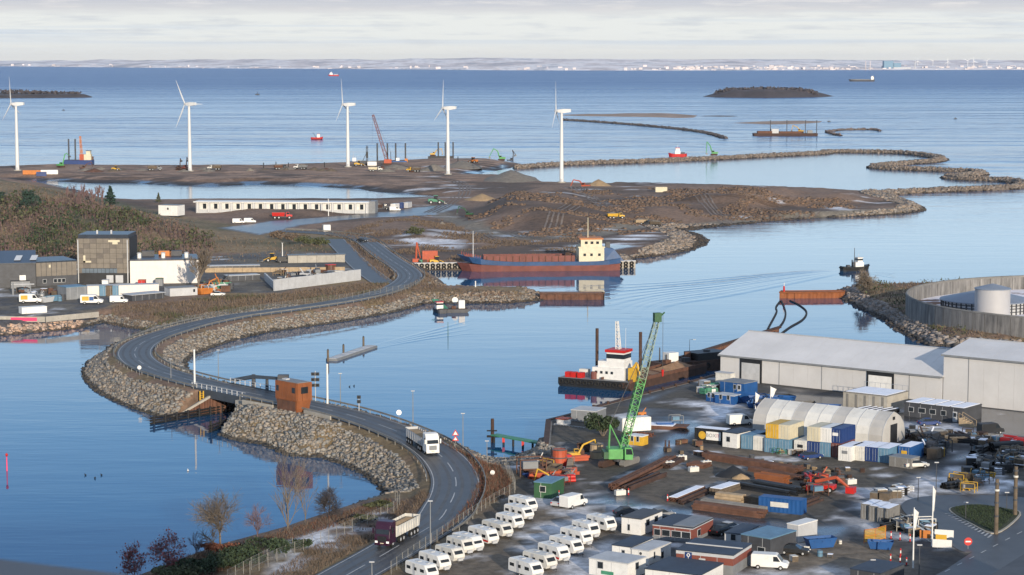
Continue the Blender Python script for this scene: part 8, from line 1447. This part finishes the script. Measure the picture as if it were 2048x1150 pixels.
for k, (u, v) in enumerate([(1782, 1078), (1800, 1081), (1820, 1084), (1781, 1124), (1801, 1113), (1800, 1128), (1813, 1131), (1257, 991), (1335, 1003), (1102, 985), (1118, 995)]): t = thing('barrier_post', f'red and white barrier post, {ORD[k]} of those along the yard tracks', 'post', Y(u, v), 0, 'red and white barrier posts'); MB().cyl((0, 0, 0), (0, 0, .1), .3, .28, 8).build('foot', 'black', t); MB().cyl((0, 0, .1), (0, 0, .5), .12, .1, 8).cyl((0, 0, .9), (0, 0, 1.2), .1, .09, 8).build('shaft', 'red', t); MB().cyl((0, 0, .5), (0, 0, .9), .1, .1, 8).build('band', 'white_paint', t)
for k, (u, v) in enumerate([(1744, 1040), (1760, 1044), (1777, 1048)]): container(f'dark slatted storage box with snow roof, {ORD[k]} of three by the snowy verge', (*G(u, v - 6, ZS), ZS), CR, 'concrete_dark', 4.2, 2.0, 2.4, snow=True)
scatter_junk(16, [(1730, 1000), (1800, 978), (1830, 972), (1835, 985), (1780, 1005), (1735, 1018)], ZS, 'on the snowy verge by the yard road', 'goods on the snowy verge', ['blocks', 'crate', 'pallets'], ['concrete', 'dirty_white', 'timber', 'pale_timber', 'concrete_dark'], (.9, 1.3), .4); scatter_junk(22, [(1790, 1040), (1830, 1045), (1870, 1062), (1880, 1085), (1840, 1080), (1785, 1062)], ZS, 'between the storage boxes and the roundabout', 'goods beside the roundabout', ['pallets', 'crate', 'blocks', 'frame', 'beams'], ['pale_timber', 'timber', 'dark_grey', 'dirty_white', 'concrete', 'black'], (.8, 1.2), .3); scatter_junk(18, [(1880, 960), (1960, 945), (2000, 962), (1970, 985), (1890, 985)], ZS, 'on the snow above the roundabout', 'goods on the snow above the roundabout', ['beams', 'crate', 'pipes', 'frame', 'pallets'], ['black', 'dark_grey', 'timber', 'mid_grey', 'yellow'], (.8, 1.2), .3)
for k, (u, v, m, l) in enumerate([(1888, 1082, 'white_paint', 'white notice board lying by the roundabout verge, upper'), (1884, 1102, 'white_paint', 'white notice board lying by the roundabout verge, lower'), (1882, 1092, 'yellow', 'yellow notice board between two white ones'), (1850, 1083, 'orange', 'orange signal trailer at the roundabout verge')]): t = thing('notice_board', l, 'board', Y(u, v), -.3); MB().box(-1.4 + .6 * (k > 1), 1.4 - .6 * (k > 1), -.03, .03, .5, 1.7).build('panel', m, t); MB().cyl((-.7, .05, 0), (-.7, .05, 1.6), .05, .05, 5).cyl((.7, .05, 0), (.7, .05, 1.6), .05, .05, 5).build('posts', 'galv', t)
x = MB().prism([G(u, v, 9) for u, v in [(1965, 1160), (2048, 1108), (2120, 1100), (2120, 1200), (1960, 1200)]], 2.5, 9); tag(x.build('corner_building', 'dark_grey'), 'dark roof corner of a building at the bottom right', 'building')
# ------------------------------------------------------------ bottom left bank
def PS(u, v): return P(u, v)
bare_tree('bare_tree', 'large round-crowned bare tree on the bank at lower left', 'tree', PS(441, 1098), 28, 1.7, 'bark', 31, 9, 3, .19, None, None, (10, 12), .12, .017, .16, .45); bare_tree('bare_tree', 'tall slim bare tree right of the round bare tree', 'tree', PS(575, 1062), 9.6, .6, 'bark', 32, 5, 3, .13, None, None, (6, 8), .15, .018, .6); bare_tree('bare_tree', 'faint slim bare sapling right of the tall slim tree', 'tree', PS(610, 1046), 7.6, .5, 'bark', 33, 4, 3, .08, None, None, (5, 6), .2, .015, .6); bare_tree('bare_tree', 'dense dark low tree by the water near the fence end', 'tree', PS(660, 1032), 14, 1.7, 'bark_dark', 34, 10, 3, .12, None, None, (10, 12), .02, .02, .17, .2); bare_tree('bare_tree', 'small purplish bare tree between round and slim trees', 'tree', PS(516, 1076), 14, 1.2, 'bark_purple', 35, 7, 3, .1, None, None, (6, 8), .1, .016, .18, .35); bare_tree('bare_tree', 'small bare shrub left of the round bare tree', 'tree', PS(394, 1106), 6, .8, 'bark_purple', 36, 5, 3, .08, None, None, (5, 7), .1, .016, .28, .4)
leaf_mat[0] = 'leaf_red'; bare_tree('red_shrub', 'red-leaved shrub at the water, right of two', 'shrub', PS(337, 1136), 17, 1.8, 'bark_red', 37, 6, 3, .09, None, 1, (8, 10), .1, .011, .16, .25); bare_tree('red_shrub', 'red-leaved shrub leaning over the water, left of two', 'shrub', PS(268, 1152), 16, 1.9, 'bark_red', 38, 6, 3, .09, None, 1, (8, 10), .1, .011, .16, .2)
for k, (u, v, r, h, m, l) in enumerate([(470, 1132, 5, 2.6, 'leaf_dark', 'dark green bramble mound below the round bare tree'), (410, 1146, 4.5, 2.2, 'leaf_dark', 'dark green bramble mound at the bottom edge'), (525, 1112, 4.5, 2.8, 'leaf_dark', 'dark green bramble mound by the wire fence'), (350, 1156, 4, 2, 'leaf_olive', 'olive bramble mound below the red shrubs'), (595, 1100, 2.6, 1.6, 'leaf_dark', 'small dark bush on the snowy bank'), (725, 1042, 2.4, 1.3, 'leaf_olive', 'low olive bush near the dark lorry'), (440, 1108, 3.5, 1.6, 'leaf_redbrown', 'russet undergrowth at the foot of the round tree'), (700, 1050, 2.2, 1.1, 'leaf_brown', 'low brown bush left of the dark lorry'), (755, 1016, 2.5, 1.2, 'leaf_olive', 'low olive bush inside the fence corner')]): bush('bramble', l, 'bush', PS(u, v), r, r * .8, h, m, 1500 if r > 3 else 600, .2)
def s_scatter(n, pts, z=2.8): r = zone(pts, z); x0, y0 = r.min(0); x1, y1 = r.max(0); x, y = NR.uniform(x0, x1, n), NR.uniform(y0, y1, n); k = sdist(x, y, [r]) > 0; x, y = x[k], y[k]; return np.c_[x, y, land_south(x, y)]
p = s_scatter(30000, [(250, 1165), (375, 1112), (520, 1078), (640, 1036), (775, 994), (800, 1010), (640, 1060), (560, 1085), (480, 1120), (400, 1165)]); blades('bank_grass', p, .6, 'leaf_brown', .05, .5); blades('bank_russet', p[::3], .5, 'leaf_redbrown', .07, .5)
p = s_scatter(26000, [(520, 1160), (640, 1085), (760, 1040), (800, 1000), (850, 985), (862, 1000), (835, 1025), (740, 1085), (640, 1140), (600, 1170)]); k = vnoise(p[:, 0], p[:, 1], 5, 82) > .42; blades('verge_grass_near', p[k], .5, 'leaf_brown', .05, .45)
p = s_scatter(30000, [(870, 895), (935, 920), (1000, 930), (1022, 960), (1020, 985), (960, 1020), (900, 1065), (860, 1095), (940, 1010), (958, 970), (935, 925)]); blades('slope_grass', p, .6, 'leaf_brown', .06, .45); blades('slope_scrub', p[::4], .9, 'leaf_redbrown', .06, .35)
F_ = lambda pts: [P(u, v) for u, v in pts]
fence('tall wire fence along the roadside verge at lower left', F_([(500, 1150), (560, 1122), (640, 1090), (735, 1052), (790, 1026), (800, 1012), (786, 996)]), 2.0, 2.5); fence('wire fence on the bank behind the brambles at lower left', F_([(455, 1165), (520, 1130), (580, 1100), (600, 1096)]), 1.8, 2.5); fence('wire fence between the grass slope and the caravan park', F_([(1008, 930), (1024, 962), (1032, 985), (990, 1008), (930, 1046), (880, 1080), (820, 1120), (780, 1150)]), 1.9, 2.5)
scatter_junk(26, [(1200, 1085), (1240, 1030), (1440, 1050), (1560, 1060), (1700, 1060), (1690, 1130), (1600, 1160), (1560, 1120), (1480, 1120), (1340, 1095)], ZS, 'among the bottom site huts', 'small goods among the site huts', ['crate', 'pallets', 'drum', 'blocks'], ['dark_grey', 'timber', 'rust', 'mid_grey', 'steel_blue', 'dirty_white'], (.4, .7), .3)
scatter_junk(30, [(1300, 900), (1380, 870), (1420, 905), (1640, 935), (1760, 945), (1700, 965), (1500, 925), (1380, 912)], ZS, 'along the steel store far edge', 'small goods along the far edge of the steel store', ['beams', 'pallets', 'crate', 'blocks', 'drum'], ['rust', 'rust_dark', 'timber', 'dark_grey', 'sand'], (.5, .8), .2)
# worn vehicle tracks over the landfill
mat('track_mud', (.16, .13, .11), .8, 0, .4, .4, .3, .5, None, (.07, .06, .055)); tm = MB()
for px in ([(1010, 462), (1080, 440), (1130, 415), (1230, 398), (1400, 392), (1600, 396)], [(1300, 446), (1250, 432), (1210, 412), (1180, 392), (1140, 380)], [(860, 425), (900, 405), (930, 380), (900, 360), (760, 352), (560, 350), (300, 349), (120, 352)], [(960, 468), (1000, 485), (1100, 492), (1200, 484)], [(700, 356), (600, 360), (460, 358)], [(1400, 400), (1500, 415), (1640, 420)]):
    L = resample([tuple(p) for p in smooth([P(u, v) for u, v in px], 8)], 3.)
    for o in (-1.1, 1.1, -3.0, 3.0):
        Q = offs(L, o + RND.uniform(-.3, .3)); X = np.array([q.x for q in Q]); Yq = np.array([q.y for q in Q]); zz = land_north(X, Yq); ribbon([(a, b, c + .14) for a, b, c in zip(X, Yq, zz)], .42, -.42, 0, tm)
struct(tm.build('landfill_tracks', 'track_mud'))
# ------------------------------------------------------------ the plant the viewer stands on, and added shade blocks
mat('plant_wall', (.3, .31, .33), .5); mat('rail_cap', (.075, .085, .1), .6, .1)
t = thing('plant_building', 'grey parapet of the tall plant roof in the near lower left corner', 'building', (0, 0, 0)); P0, P1 = Vector((-3.2, 5.30, 0)), Vector((6.0, .99, 0))
MB().prism([(-45, -80), (45, -80), (45, -2), (8.0, -.04), (P1.x, P1.y), (P0.x, P0.y), (-8, 5.4), (-45, 5.4)], 0, 72.3).build('block', 'plant_wall', t); MB().box(45.02, 330, -80, -2, 0, 64).build('low_shade_block', 'plant_wall', t); MB().box(200, 218, -70, -40, 64, 97).build('shade_tower', 'plant_wall', t); MB().box(231, 320, -70, -40, 64, 96).build('shade_hall', 'plant_wall', t); d = (P1 - P0).normalized(); n_ = Vector((d.y, -d.x, 0))  # unseen low block, tower and hall added to shade the yard
MB().prism([tuple(p)[:2] for p in (P0, P1, P1 + n_ * .12, P0 + n_ * .12)], 72.3, 72.92).build('parapet', 'plant_wall', t); MB().prism([tuple(p)[:2] for p in (P0 - n_ * .03, P1 - n_ * .03, P1 + n_ * .2, P0 + n_ * .2)], 72.92, 72.98).build('cap_rail', 'rail_cap', t)
for k in range(5): q = P0.lerp(P1, .1 + k * .12) - n_ * .05; MB().cyl((q.x, q.y, 72.3), (q.x, q.y, 73.0), .03, .03, 6).build('bracket', 'dark_grey', t)
mat('plant_wall', (.3, .31, .33), .5); mat('rail_cap', (.075, .085, .1), .6, .1)
# ------------------------------------------------------------ air
def haze():
    m = bpy.data.materials.new('haze_air'); m.use_nodes = True; N, mth, ramp, mix = nodes_of(m.node_tree); v = N('ShaderNodeVolumePrincipled'); v.inputs['Color'].default_value = (.78, .87, 1, 1); v.inputs['Density'].default_value = 1.0e-5; v.inputs['Anisotropy'].default_value = .2; o = N('ShaderNodeOutputMaterial'); m.node_tree.links.new(v.outputs[0], o.inputs['Volume'])
    b = MB().box(-12600, 12600, -300, 30600, -4, 130).build('haze', m); b['kind'] = 'stuff'
haze()
